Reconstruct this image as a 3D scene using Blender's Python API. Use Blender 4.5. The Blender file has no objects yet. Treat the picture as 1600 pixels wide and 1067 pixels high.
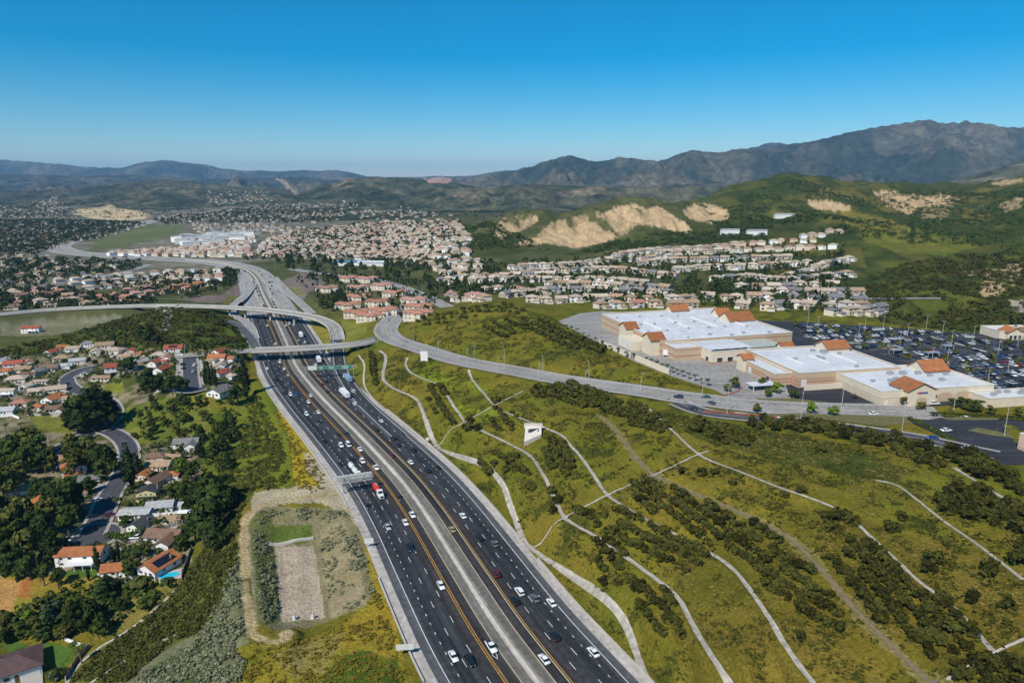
import bpy, math, random
import numpy as np
from mathutils import Vector, Matrix
random.seed(7); rng = np.random.default_rng(11)
scene = bpy.context.scene
COL = scene.collection
R = math.radians
# ------------------------------------------------------------------ camera
CAM_H, FPX, HOR = 132.0, 1066.7, 283.0
PITCH = math.atan((533.5-HOR)/FPX); CP, SP = math.cos(PITCH), math.sin(PITCH)
cd = bpy.data.cameras.new('camera'); cam = bpy.data.objects.new('camera', cd); COL.objects.link(cam)
cd.sensor_width = 36.0; cd.lens = 24.0; cd.clip_start = 1.0; cd.clip_end = 80000.0
cam.location = (0, 0, CAM_H); cam.rotation_euler = (math.pi/2-PITCH, 0, 0)
scene.camera = cam
# ------------------------------------------------------------------ sky, sun, exposure
SUN_EL, SUN_AZ = R(47), R(212)          # azimuth clockwise from +Y: the sun stands behind the camera, to its left
world = bpy.data.worlds.new('World'); scene.world = world; world.use_nodes = True
wn = world.node_tree.nodes; wl = world.node_tree.links
bg = wn['Background']
sky = wn.new('ShaderNodeTexSky'); sky.sky_type = 'NISHITA'; sky.sun_disc = False
sky.sun_elevation = SUN_EL; sky.sun_rotation = SUN_AZ
sky.altitude = 300; sky.air_density = 1.0; sky.dust_density = 0.0; sky.ozone_density = 7.0
hs = wn.new('ShaderNodeHueSaturation'); hs.inputs['Hue'].default_value = .489; hs.inputs['Saturation'].default_value = 1.48; hs.inputs['Value'].default_value = 1.08
wl.new(sky.outputs[0], hs.inputs['Color']); wl.new(hs.outputs[0], bg.inputs['Color'])
bg.inputs['Strength'].default_value = 0.1
sd = bpy.data.lights.new('sun', 'SUN'); sd.energy = 5.0; sd.angle = R(0.5); sd.color = (1.0, 0.955, 0.88)
sun = bpy.data.objects.new('sun', sd); COL.objects.link(sun)
sdir = Vector((math.sin(SUN_AZ)*math.cos(SUN_EL), math.cos(SUN_AZ)*math.cos(SUN_EL), math.sin(SUN_EL)))
sun.rotation_euler = sdir.to_track_quat('Z', 'Y').to_euler(); sun.location = (-300, -300, 600)
vs = scene.view_settings; vs.view_transform = 'Standard'; vs.look = 'None'; vs.exposure = 0.0; vs.gamma = 1.0
scene.cycles.max_bounces = 4; scene.cycles.diffuse_bounces = 2; scene.cycles.glossy_bounces = 2
scene.cycles.transparent_max_bounces = 6; scene.cycles.volume_bounces = 0
scene.cycles.use_denoising = True
# ------------------------------------------------------------------ pixel <-> place
def U(u, v, z=0.0):
    """the point at height z that the photograph shows at pixel (u, v)"""
    dx, d = u-800.0, v-533.5
    fy, dn = FPX*CP-d*SP, FPX*SP+d*CP
    k = (CAM_H-z)/dn
    return np.array([dx*k, fy*k, z])
def UD(u, v, dep):
    """the point at camera depth dep at pixel (u, v)"""
    k = dep/FPX
    d = v-533.5
    return np.array([(u-800.0)*k, (FPX*CP-d*SP)*k, CAM_H-(FPX*SP+d*CP)*k])
def PX(x, y, z):
    dep = y*CP-(z-CAM_H)*SP; up = y*SP+(z-CAM_H)*CP
    return 800+FPX*x/dep, 533.5-FPX*up/dep
# ------------------------------------------------------------------ numpy noise
def _hash(ix, iy, seed):
    h = (ix*374761393+iy*668265263+seed*1442695041) & 0xffffffff
    h = ((h ^ (h >> 13))*1274126177) & 0xffffffff
    return ((h ^ (h >> 16)) & 0xffff)/65535.0
def vnoise(x, y, seed=0):
    x = np.asarray(x, float); y = np.asarray(y, float)
    ix = np.floor(x).astype(np.int64); iy = np.floor(y).astype(np.int64)
    fx = x-ix; fy = y-iy
    fx = fx*fx*fx*(fx*(fx*6-15)+10); fy = fy*fy*fy*(fy*(fy*6-15)+10)
    a = _hash(ix, iy, seed); b = _hash(ix+1, iy, seed); c = _hash(ix, iy+1, seed); d = _hash(ix+1, iy+1, seed)
    return (a*(1-fx)+b*fx)*(1-fy)+(c*(1-fx)+d*fx)*fy
def fbm(x, y, seed=0, octs=5, gain=0.5, ridged=False):
    t = 0; a = 1.0; n = 0
    for o in range(octs):
        q = vnoise(x*2**o+17.3*o, y*2**o-9.1*o, seed+o)*2-1
        if ridged: q = 1-2*np.abs(q)
        t = t+a*q; n += a; a *= gain
    return t/n
def smooth(a, b, x):
    t = np.clip((x-a)/(b-a), 0, 1); return t*t*(3-2*t)
def inpoly(x, y, poly):
    x = np.asarray(x); y = np.asarray(y); ins = np.zeros(x.shape, bool); j = len(poly)-1
    for i in range(len(poly)):
        xi, yi = poly[i][0], poly[i][1]; xj, yj = poly[j][0], poly[j][1]
        if yi != yj:
            ins ^= ((yi > y) != (yj > y)) & (x < (xj-xi)*(y-yi)/(yj-yi)+xi)
        j = i
    return ins
def resample(P, step):
    P = np.asarray(P, float); d = np.r_[0, np.cumsum(np.linalg.norm(np.diff(P[:, :2], axis=0), axis=1))]
    n = max(2, int(round(d[-1]/step))+1); s = np.linspace(0, d[-1], n)
    return np.stack([np.interp(s, d, P[:, k]) for k in range(P.shape[1])], 1)
def spline(P, step=4.0, it=3):
    """Chaikin-smoothed polyline with even steps"""
    P = np.asarray(P, float)
    for _ in range(it):
        Q = np.empty((2*(len(P)-1)+2, P.shape[1])); Q[0] = P[0]; Q[-1] = P[-1]
        Q[1:-1:2] = .75*P[:-1]+.25*P[1:]; Q[2:-1:2] = .25*P[:-1]+.75*P[1:]
        P = Q
    return resample(P, step)
def sidevec(P):
    t = np.gradient(P[:, :2], axis=0); t /= np.linalg.norm(t, axis=1)[:, None]+1e-9
    return np.stack([t[:, 1], -t[:, 0]], 1)
# ------------------------------------------------------------------ objects
def tag(o, label=None, cat=None, group=None, kind=None):
    if label: o['label'] = label
    if cat: o['category'] = cat
    if group: o['group'] = group
    if kind: o['kind'] = kind
    return o
def empty(name, loc=(0, 0, 0), rz=0.0, sc=1.0):
    o = bpy.data.objects.new(name, None); COL.objects.link(o)
    o.location = loc; o.rotation_euler = (0, 0, rz); o.scale = (sc, sc, sc) if not hasattr(sc, '__len__') else sc
    o.empty_display_size = 0.5
    return o
def link(name, me, parent=None, loc=None, rz=0.0, sc=None):
    o = bpy.data.objects.new(name, me); COL.objects.link(o)
    if parent is not None: o.parent = parent
    if loc is not None: o.location = loc
    if rz: o.rotation_euler = (0, 0, rz)
    if sc is not None: o.scale = sc
    return o
def fastmesh(name, V, F, mats=(), smooth_=False, mi=None, col=None):
    """mesh from numpy verts and an (n,3) or (n,4) face array"""
    V = np.ascontiguousarray(V, np.float32); F = np.ascontiguousarray(F, np.int32); k = F.shape[1]
    me = bpy.data.meshes.new(name)
    me.vertices.add(len(V)); me.vertices.foreach_set('co', V.ravel())
    me.loops.add(F.size); me.loops.foreach_set('vertex_index', F.ravel())
    me.polygons.add(len(F)); me.polygons.foreach_set('loop_start', np.arange(0, F.size, k, dtype=np.int32))
    if smooth_: me.polygons.foreach_set('use_smooth', np.ones(len(F), bool))
    if mi is not None: me.polygons.foreach_set('material_index', np.ascontiguousarray(mi, np.int32))
    for m in mats: me.materials.append(m)
    if col is not None:
        a = me.attributes.new('cover', 'FLOAT_COLOR', 'POINT')
        c = np.ones((len(V), 4), np.float32); c[:, :3] = col; a.data.foreach_set('color', c.ravel())
    me.update(calc_edges=True); me.validate()
    return me
class MB:
    """collects polygons for one mesh"""
    def __init__(s): s.v = []; s.f = []; s.m = []
    def poly(s, pts, m=0):
        n = len(s.v); s.v += [tuple(map(float, p)) for p in pts]; s.f.append(tuple(range(n, n+len(pts)))); s.m.append(m)
    def box(s, c, d, rz=0.0, m=0, taper=1.0, base=True):
        """box standing on c (centre of its base), size d"""
        x, y, z = d[0]/2, d[1]/2, d[2]; ca, sa = math.cos(rz), math.sin(rz); n = len(s.v)
        for zz, k in ((0, 1.0), (z, taper)):
            for px, py in ((-x, -y), (x, -y), (x, y), (-x, y)):
                s.v.append((c[0]+(px*ca-py*sa)*k, c[1]+(px*sa+py*ca)*k, c[2]+zz))
        q = [(4, 5, 6, 7), (0, 1, 5, 4), (1, 2, 6, 5), (2, 3, 7, 6), (3, 0, 4, 7)]
        if base: q.append((3, 2, 1, 0))
        s.f += [tuple(n+i for i in t) for t in q]; s.m += [m]*len(q)
    def tube(s, a, b, r0, r1=None, n=8, m=0, caps=True):
        a = Vector(a); b = Vector(b); r1 = r0 if r1 is None else r1
        d = (b-a).normalized(); u = d.orthogonal().normalized(); w = d.cross(u); k = len(s.v)
        for p, r in ((a, r0), (b, r1)):
            for i in range(n):
                t = 2*math.pi*i/n; s.v.append(tuple(p+u*(r*math.cos(t))+w*(r*math.sin(t))))
        for i in range(n):
            j = (i+1) % n; s.f.append((k+i, k+j, k+n+j, k+n+i)); s.m.append(m)
        if caps:
            s.f.append(tuple(k+n+i for i in range(n))); s.m.append(m); s.f.append(tuple(k+n-1-i for i in range(n))); s.m.append(m)
    def loft(s, rings, m=0, caps=True, closed=True):
        k = len(s.v); n = len(rings[0])
        for r in rings: s.v += [tuple(map(float, p)) for p in r]
        for a in range(len(rings)-1):
            for i in range(n if closed else n-1):
                j = (i+1) % n; s.f.append((k+a*n+i, k+a*n+j, k+(a+1)*n+j, k+(a+1)*n+i)); s.m.append(m)
        if caps:
            s.f.append(tuple(k+n-1-i for i in range(n))); s.m.append(m)
            e = k+(len(rings)-1)*n; s.f.append(tuple(e+i for i in range(n))); s.m.append(m)
    def mesh(s, name, mats, smooth_=False):
        me = bpy.data.meshes.new(name); me.from_pydata(s.v, [], s.f)
        for m in (mats if isinstance(mats, (list, tuple)) else [mats]): me.materials.append(m)
        if any(s.m): me.polygons.foreach_set('material_index', s.m)
        if smooth_: me.polygons.foreach_set('use_smooth', [True]*len(me.polygons))
        me.update(); return me
    def build(s, name, mats, parent=None, loc=None, rz=0.0, smooth_=False):
        return link(name, s.mesh(name, mats, smooth_), parent, loc, rz)
# ------------------------------------------------------------------ materials
MATS = {}
def srgb(h):
    h = h.lstrip('#'); c = [int(h[i:i+2], 16)/255 for i in (0, 2, 4)]
    return tuple(x/12.92 if x <= .04045 else ((x+.055)/1.055)**2.4 for x in c)
def mat(name, col, rough=0.8, metal=0.0, noise=None, bump=None, rnd=0.0, coat=0.0, spec=0.3, coord='Object', noise2=None):
    """procedural material: colour, noise=(scale, dark factor, light factor), noise2 likewise, bump=(scale, strength, distance), rnd = value spread from thing to thing"""
    if name in MATS: return MATS[name]
    m = bpy.data.materials.new(name); m.use_nodes = True; nt = m.node_tree; N = nt.nodes; L = nt.links
    b = N['Principled BSDF']; b.inputs['Roughness'].default_value = rough; b.inputs['Metallic'].default_value = metal
    b.inputs['Specular IOR Level'].default_value = spec
    if coat: b.inputs['Coat Weight'].default_value = coat; b.inputs['Coat Roughness'].default_value = .08
    tc = N.new('ShaderNodeTexCoord'); src = tc.outputs[coord]
    cur = None
    rgb = N.new('ShaderNodeRGB'); rgb.outputs[0].default_value = (*col, 1); cur = rgb.outputs[0]
    def mul(c, fac):
        x = N.new('ShaderNodeMix'); x.data_type = 'RGBA'; x.blend_type = 'MULTIPLY'; x.inputs[0].default_value = 1.0
        L.new(c, x.inputs[6]); L.new(fac, x.inputs[7]); return x.outputs[2]
    for nz in (noise, noise2):
        if nz:
            t = N.new('ShaderNodeTexNoise'); t.inputs['Scale'].default_value = nz[0]; t.inputs['Detail'].default_value = 5; t.inputs['Roughness'].default_value = .65
            L.new(src, t.inputs['Vector'])
            mr = N.new('ShaderNodeMapRange'); mr.inputs['From Min'].default_value = .3; mr.inputs['From Max'].default_value = .7
            mr.inputs['To Min'].default_value = nz[1]; mr.inputs['To Max'].default_value = nz[2]; L.new(t.outputs['Fac'], mr.inputs['Value'])
            cur = mul(cur, mr.outputs['Result'])
    if rnd:
        oi = N.new('ShaderNodeObjectInfo'); mr = N.new('ShaderNodeMapRange'); mr.inputs['To Min'].default_value = 1-rnd; mr.inputs['To Max'].default_value = 1+rnd
        L.new(oi.outputs['Random'], mr.inputs['Value']); cur = mul(cur, mr.outputs['Result'])
    L.new(cur, b.inputs['Base Color'])
    if bump:
        t = N.new('ShaderNodeTexNoise'); t.inputs['Scale'].default_value = bump[0]; t.inputs['Detail'].default_value = 4; L.new(src, t.inputs['Vector'])
        bp = N.new('ShaderNodeBump'); bp.inputs['Strength'].default_value = bump[1]; bp.inputs['Distance'].default_value = bump[2]
        L.new(t.outputs['Fac'], bp.inputs['Height']); L.new(bp.outputs[0], b.inputs['Normal'])
    MATS[name] = m; return m
def cover_mat(name, s1=0.35, s2=0.05, bump=0.6, bs=0.6, lo=.62, hi=1.4, bd=1.0):
    """ground whose base colour is the painted ground cover, broken up by two sizes of noise"""
    m = bpy.data.materials.new(name); m.use_nodes = True; nt = m.node_tree; N = nt.nodes; L = nt.links
    b = N['Principled BSDF']; b.inputs['Roughness'].default_value = .95; b.inputs['Specular IOR Level'].default_value = .05
    at = N.new('ShaderNodeAttribute'); at.attribute_name = 'cover'
    tc = N.new('ShaderNodeTexCoord'); cur = at.outputs['Color']
    for s, a, c in ((s1, lo, hi), (s2, .78, 1.22)):
        t = N.new('ShaderNodeTexNoise'); t.inputs['Scale'].default_value = s; t.inputs['Detail'].default_value = 6; t.inputs['Roughness'].default_value = .7
        L.new(tc.outputs['Object'], t.inputs['Vector'])
        mr = N.new('ShaderNodeMapRange'); mr.inputs['From Min'].default_value = .3; mr.inputs['From Max'].default_value = .7
        mr.inputs['To Min'].default_value = a; mr.inputs['To Max'].default_value = c; L.new(t.outputs['Fac'], mr.inputs['Value'])
        x = N.new('ShaderNodeMix'); x.data_type = 'RGBA'; x.blend_type = 'MULTIPLY'; x.inputs[0].default_value = 1.0
        L.new(cur, x.inputs[6]); L.new(mr.outputs['Result'], x.inputs[7]); cur = x.outputs[2]
    L.new(cur, b.inputs['Base Color'])
    t = N.new('ShaderNodeTexNoise'); t.inputs['Scale'].default_value = bs; t.inputs['Detail'].default_value = 5; L.new(tc.outputs['Object'], t.inputs['Vector'])
    bp = N.new('ShaderNodeBump'); bp.inputs['Strength'].default_value = bump; bp.inputs['Distance'].default_value = bd
    L.new(t.outputs['Fac'], bp.inputs['Height']); L.new(bp.outputs[0], b.inputs['Normal'])
    return m
ORD = ['', 'first', 'second', 'third', 'fourth', 'fifth', 'sixth', 'seventh', 'eighth', 'ninth', 'tenth', 'eleventh', 'twelfth', 'thirteenth', 'fourteenth', 'fifteenth', 'sixteenth', 'seventeenth', 'eighteenth', 'nineteenth']
def nth(n):
    if n < 20: return ORD[n]
    t, r = divmod(n, 10)
    T = {2: 'twent', 3: 'thirt', 4: 'fort', 5: 'fift', 6: 'sixt', 7: 'sevent', 8: 'eight', 9: 'ninet'}
    if t >= 10:
        return 'hundred and '+nth(n-100) if n > 100 else 'hundredth'
    return T[t]+'ieth' if r == 0 else T[t]+'y-'+ORD[r]
# ================================================================== lines of the place, traced as (u, v, height)
def L3(pts): return np.array([U(*p) for p in pts])
HW_PX = [(840.5, 1064, 0), (780, 983.5, 0), (730, 904, 0), (697.7, 852.7, 0), (669.5, 807, 0), (632, 754.6, 0), (594.6, 714, 0), (554, 671.6, 0), (505, 624, 0),
         (467.6, 580, 0), (458, 561, 0), (450, 538, 0), (438, 513, 0), (427.8, 491, 0), (411, 460, 0), (404, 441, 1), (394, 427, 2), (376, 417.5, 3), (345, 411, 3.5), (300, 407, 4),
         (225, 403, 4), (150, 399, 4), (105, 394, 4), (84, 386.5, 4), (100, 379.5, 4), (130, 371.5, 4), (175, 361, 4), (222, 350, 4), (245, 344, 4)]
HW = L3(HW_PX)
HW = np.vstack([HW[0]+(HW[0]-HW[1])*3.0, HW]); HW = spline(HW, 4.0, 3)
HWS = np.r_[0, np.cumsum(np.linalg.norm(np.diff(HW[:, :2], axis=0), axis=1))]; HWN = sidevec(HW)
def hw_point(s, lat):
    x = np.interp(s, HWS, HW[:, 0]); y = np.interp(s, HWS, HW[:, 1]); z = np.interp(s, HWS, HW[:, 2])
    nx = np.interp(s, HWS, HWN[:, 0]); ny = np.interp(s, HWS, HWN[:, 1])
    return np.stack([x+nx*lat, y+ny*lat, z], -1)
def hw_coord(p):
    i = int(np.argmin((HW[:, 0]-p[0])**2+(HW[:, 1]-p[1])**2))
    d = np.array(p[:2])-HW[i, :2]; t = np.array([-HWN[i, 1], HWN[i, 0]])
    return HWS[i]+d@t, d@HWN[i], math.atan2(t[1], t[0])
def line(px, step=3.0, it=2, z=None):
    return spline(L3([(p[0], p[1], p[2] if len(p) > 2 else z) for p in px]), step, it)
ROADC = line([(672, 464, 6.5), (645, 474, 7), (627, 485, 7.8), (612, 500, 8.5), (601, 514, 9), (606, 525, 9.5), (622, 534, 10.5), (655, 543.5, 12.5), (684, 553.6, 14), (719, 564, 16), (767, 573, 18), (808, 580, 19.5), (860, 590, 21.5),
              (917, 599, 23.5), (1000, 610, 26), (1060, 620, 27.7), (1110, 626, 28), (1147, 631, 28), (1200, 636, 28), (1260, 639, 28), (1330, 641, 28), (1400, 642, 28), (1470, 647, 28)])
ROADD = line([(1060, 629, 27.8), (1085, 640, 28), (1110, 646, 28), (1160, 651, 28), (1210, 655, 28), (1267, 662, 28), (1330, 669, 28.3), (1400, 679, 28.6), (1450, 687, 29), (1500, 699, 29), (1560, 712, 29)])
FLY = line([(-60, 497, 9), (0, 491.5, 9), (80, 483.5, 9.5), (170, 479.5, 10), (250, 477.5, 10), (330, 479, 10), (400, 483, 10), (450, 488.5, 9.5), (490, 495, 8.5), (512, 503, 7), (524, 513, 4.5), (528, 527, 2), (528, 545, .8), (530, 569, .2),
            (537, 588, 0), (552, 611, 0), (572, 634, 0), (596, 656, 0), (625, 681, 0)])
OVER = line([(396, 547.5, 7.6), (450, 545.5, 7.8), (510, 542, 8.2), (560, 538, 8.8), (597, 529, 9.3)], it=1)
OVERL = line([(200, 566, 3), (240, 560, 4.5), (275, 556.5, 5.5), (330, 553, 6.8), (396, 547.5, 7.6)])
ST_CUL = line([(296, 557, 5.5), (297, 575, 4.5), (298, 592, 3.6), (300, 607, 3)])
ST_MAIN = line([(142, 838, -13), (152, 818, -13), (160, 800, -13), (172, 772, -12.6), (187, 750, -12.3), (197, 730, -12), (203, 710, -11.8), (198, 692, -11.6), (182, 678, -11.8), (162, 671, -12)])
ST_BEND = line([(40, 726, -13), (82, 706, -13), (125, 684, -12.6), (155, 671, -12), (175, 657, -11.4), (180, 643, -10.8), (172, 628, -10.2), (150, 618, -9.6), (122, 612, -9), (107, 602, -8.6), (104, 593, -8.3), (112, 585, -8), (130, 576.5, -7.4), (152, 573, -7)])
ONRAMP = line([(345, 500, 3), (362, 503, 2.4), (375, 510, 1.6), (386, 521, .8), (395, 534, .3), (402, 547, 0), (412, 565, 0)])
OFFR = line([(372, 472, 3), (384, 462, 2), (394, 448, 1.2), (398, 438, 1.2)])
RAMPR = line([(487, 490, 3.5), (470, 474, 3), (452, 459, 2.2), (437, 444, 1.5), (428, 433, 1.5)])
RAMPL = line([(398, 529, 0), (393, 512, .6), (386, 504, 1.2), (374, 498, 2), (362, 490, 3), (362, 479, 3.2), (372, 470, 3), (386, 458, 1.8)])
ROADR = line([(700, 480, 7), (672, 466, 6.5), (640, 453, 6), (615, 443, 6), (560, 432, 5), (500, 428, 4), (455, 420, 3)])
ROADL1 = line([(-20, 512, -4), (60, 506, -4), (140, 499, -3.5), (190, 494, -3)])
ROADL2 = line([(20, 452, -2), (80, 444, -2), (150, 433, -1.5), (200, 425, -1), (232, 413, 0)])
ROADL3 = line([(-10, 411, 0), (30, 407, 0), (62, 402, 1), (84, 397, 2)])
BRANCH = line([(258, 478, 9), (264, 490, 10), (262, 505, 9), (254, 520, 6)])
HILLROAD = line([(1190, 472, 27), (1250, 470, 28), (1330, 467, 30), (1420, 466, 33), (1470, 466, 35)])
BENCH = {
 'a': [(592.6, 548.5, 7), (605, 555.7, 7), (597, 584.5, 5.5), (600, 597, 5), (622.5, 611, 5), (652, 621.6, 5), (660.6, 644, 4.6), (680, 685.6, 4), (697, 694, 4), (742, 715, 5), (781, 743, 5), (802.5, 788, 4.5), (819, 833, 3.5), (830, 842, 3.5), (871, 869, 4), (917, 904, 4.5), (967, 946, 4.5), (989, 987, 3.2), (1002, 1034, 1.2), (1012, 1062, .3)],
 'b': [(636, 560, 10.5), (633, 568, 10.3), (637, 578, 10), (647, 585.6, 10), (670, 595, 10.2), (690.5, 603, 10.5), (707, 632, 10.3), (726.6, 658.8, 10), (734, 663, 10), (756, 674, 10.5), (804, 697, 11), (829, 711, 11), (840.6, 726.5, 11), (854.7, 753, 10.7), (868.7, 782.8, 10.4), (880, 808, 10), (897, 819, 10), (944.7, 844.7, 10.5), (1000, 886, 11), (1033.5, 909, 11), (1058.6, 930, 11), (1075, 959, 10.8), (1096, 1001, 10.5), (1142, 1067, 10.5), (1180, 1120, 10.5)],
 'c': [(731.8, 583.5, 14.5), (742, 599, 14.7), (758.6, 617.5, 15), (772, 634, 15.5), (787, 643, 15.8), (821, 656, 16.5), (852, 668, 16.8), (880, 680, 17), (891, 695.6, 17), (908, 712.5, 17), (925, 737.8, 16.6), (947.5, 774, 16), (981, 794, 16.2), (1005, 808, 16.5), (1060, 838, 16.8), (1121, 869, 17), (1146, 888, 17), (1167, 913, 17), (1201, 963.5, 16.8), (1226, 1005, 16.5), (1251, 1043, 16.5), (1272, 1067, 16.5), (1310, 1120, 16.5)],
 'd': [(832, 617, 20.5), (883, 632, 21.4), (919, 642, 22), (947.5, 656, 22), (964, 673, 22), (981, 698, 22), (1004, 726.6, 21.7), (1022, 743, 21.5), (1046, 753, 21.6), (1105, 779, 22), (1176, 808.5, 22.4), (1234.6, 838, 22.5), (1268, 871, 22.5), (1301.6, 909, 22.5), (1339, 955, 22.2), (1377, 993, 22), (1419, 1034.7, 22), (1456.6, 1067, 22), (1520, 1125, 22)],
 'e': [(1005, 630, 26.5), (1045, 667, 26.8), (1090, 710, 26.5), (1113, 720.5, 26.6), (1146.6, 733, 26.8), (1180, 745.7, 27), (1218, 762, 27.2), (1260, 775, 27.4), (1293, 787.6, 27.5), (1327, 804, 27.7), (1352, 829.5, 28), (1373, 850, 28), (1398, 871, 28), (1436, 909, 28), (1473, 934, 28), (1507, 963.5, 28), (1532, 993, 27.7), (1553, 1020, 27.5)],
 'f': [(1369, 750, 29.5), (1402, 756, 30), (1431.5, 779, 30.5), (1454.5, 798, 31), (1490, 825, 31.5), (1528, 850, 32), (1599, 905, 33)],
 'g': [(1490, 730, 30.5), (1540, 760, 32), (1600, 798, 33.5), (1680, 845, 34)],
}
DRAIN = {
 'a': [(680, 686, 4), (703, 672, 7), (727, 659, 10), (750, 646, 12.8), (772, 634, 15.5), (795, 622, 18), (818, 611, 19.8)],
 'b': [(829, 841, 3.5), (854, 826, 6.7), (880, 809, 10), (913, 792, 13), (947, 774, 16), (985, 757, 19), (1021, 743, 21.5), (1055, 727, 24), (1090, 710, 26.5), (1107, 705, 27.3)],
 'c': [(1480, 1062, 24.5), (1515, 1040, 26), (1553, 1020, 27.5), (1600, 998, 30), (1660, 972, 33)],
}
BENCH = {k: line(v, 2.0, 2) for k, v in BENCH.items()}; DRAIN = {k: line(v, 2.0, 1) for k, v in DRAIN.items()}
TOE_A = [(560, 560, 2), (571, 574, 2), (567, 589, 1.5), (571, 607, 1), (599, 638, .4)]
LOOP = line([(560, 772, -.2), (520, 772, -.3), (480, 775, -.5), (430, 783, -.8), (400, 793, -1), (384, 810, -1.2), (380, 840, -1.4), (383, 880, -1.6), (387, 930, -1.8), (391, 970, -2), (397, 992, -2), (415, 1002, -2), (438, 1003, -2), (448, 990, -2)], 2.0, 2)
SLOPE_TOE = line([(95, 1085, -21), (106, 1062, -20.8), (120, 1040, -20.3), (150, 1013, -19.2), (200, 985, -17.6), (235, 958, -16), (255, 940, -15), (281, 914, -14)], 2.0, 2)
SLOPE_MID = line([(128, 1075, -16), (165, 1050, -14.5), (205, 1025, -13), (235, 1008, -12), (290, 984, -9.5), (335, 968, -6)], 2.0, 1)
# ================================================================== height field on a polar sheet round the camera's foot
AZ = np.radians(np.r_[np.linspace(-78, -46, 24)[:-1], np.linspace(-46, 46, 600), np.linspace(46, 78, 24)[1:]])
RR = np.exp(np.r_[np.linspace(math.log(40), math.log(140), 24)[:-1], np.linspace(math.log(140), math.log(850), 420)[:-1], np.linspace(math.log(850), math.log(2600), 190)[:-1], np.linspace(math.log(2600), math.log(30000), 330)])
GA, GR = np.meshgrid(AZ, RR); GX, GY = GR*np.sin(GA), GR*np.cos(GA)
CTRL = []
def ctl(pts): CTRL.extend([U(*p) for p in pts])
def ctld(pts): CTRL.extend([UD(*p) for p in pts])
def ctlz(pts):
    for u, dep, z in pts: CTRL.append(np.array([(u-800)/FPX*dep, (dep+(z-CAM_H)*SP)/CP, z]))
for P, st in ((ROADC, 12), (ROADD, 12), (ONRAMP, 8), (RAMPL, 8), (RAMPR, 12), (ROADR, 14), (ROADL1, 14), (ROADL2, 20), (ST_CUL, 8), (ST_MAIN, 8), (ST_BEND, 8), (OVERL, 8), (LOOP, 10), (SLOPE_TOE, 9), (SLOPE_MID, 9), (HILLROAD, 14)):
    CTRL.extend(P[::st])
for k, P in BENCH.items(): CTRL.extend(P[::10])
for lat in (-29, 29):
    for s in np.arange(0, HWS[-1], 24.0):
        if s < 1500 or s % 72 == 0:
            p = hw_point(s, lat); CTRL.append(p)
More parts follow.
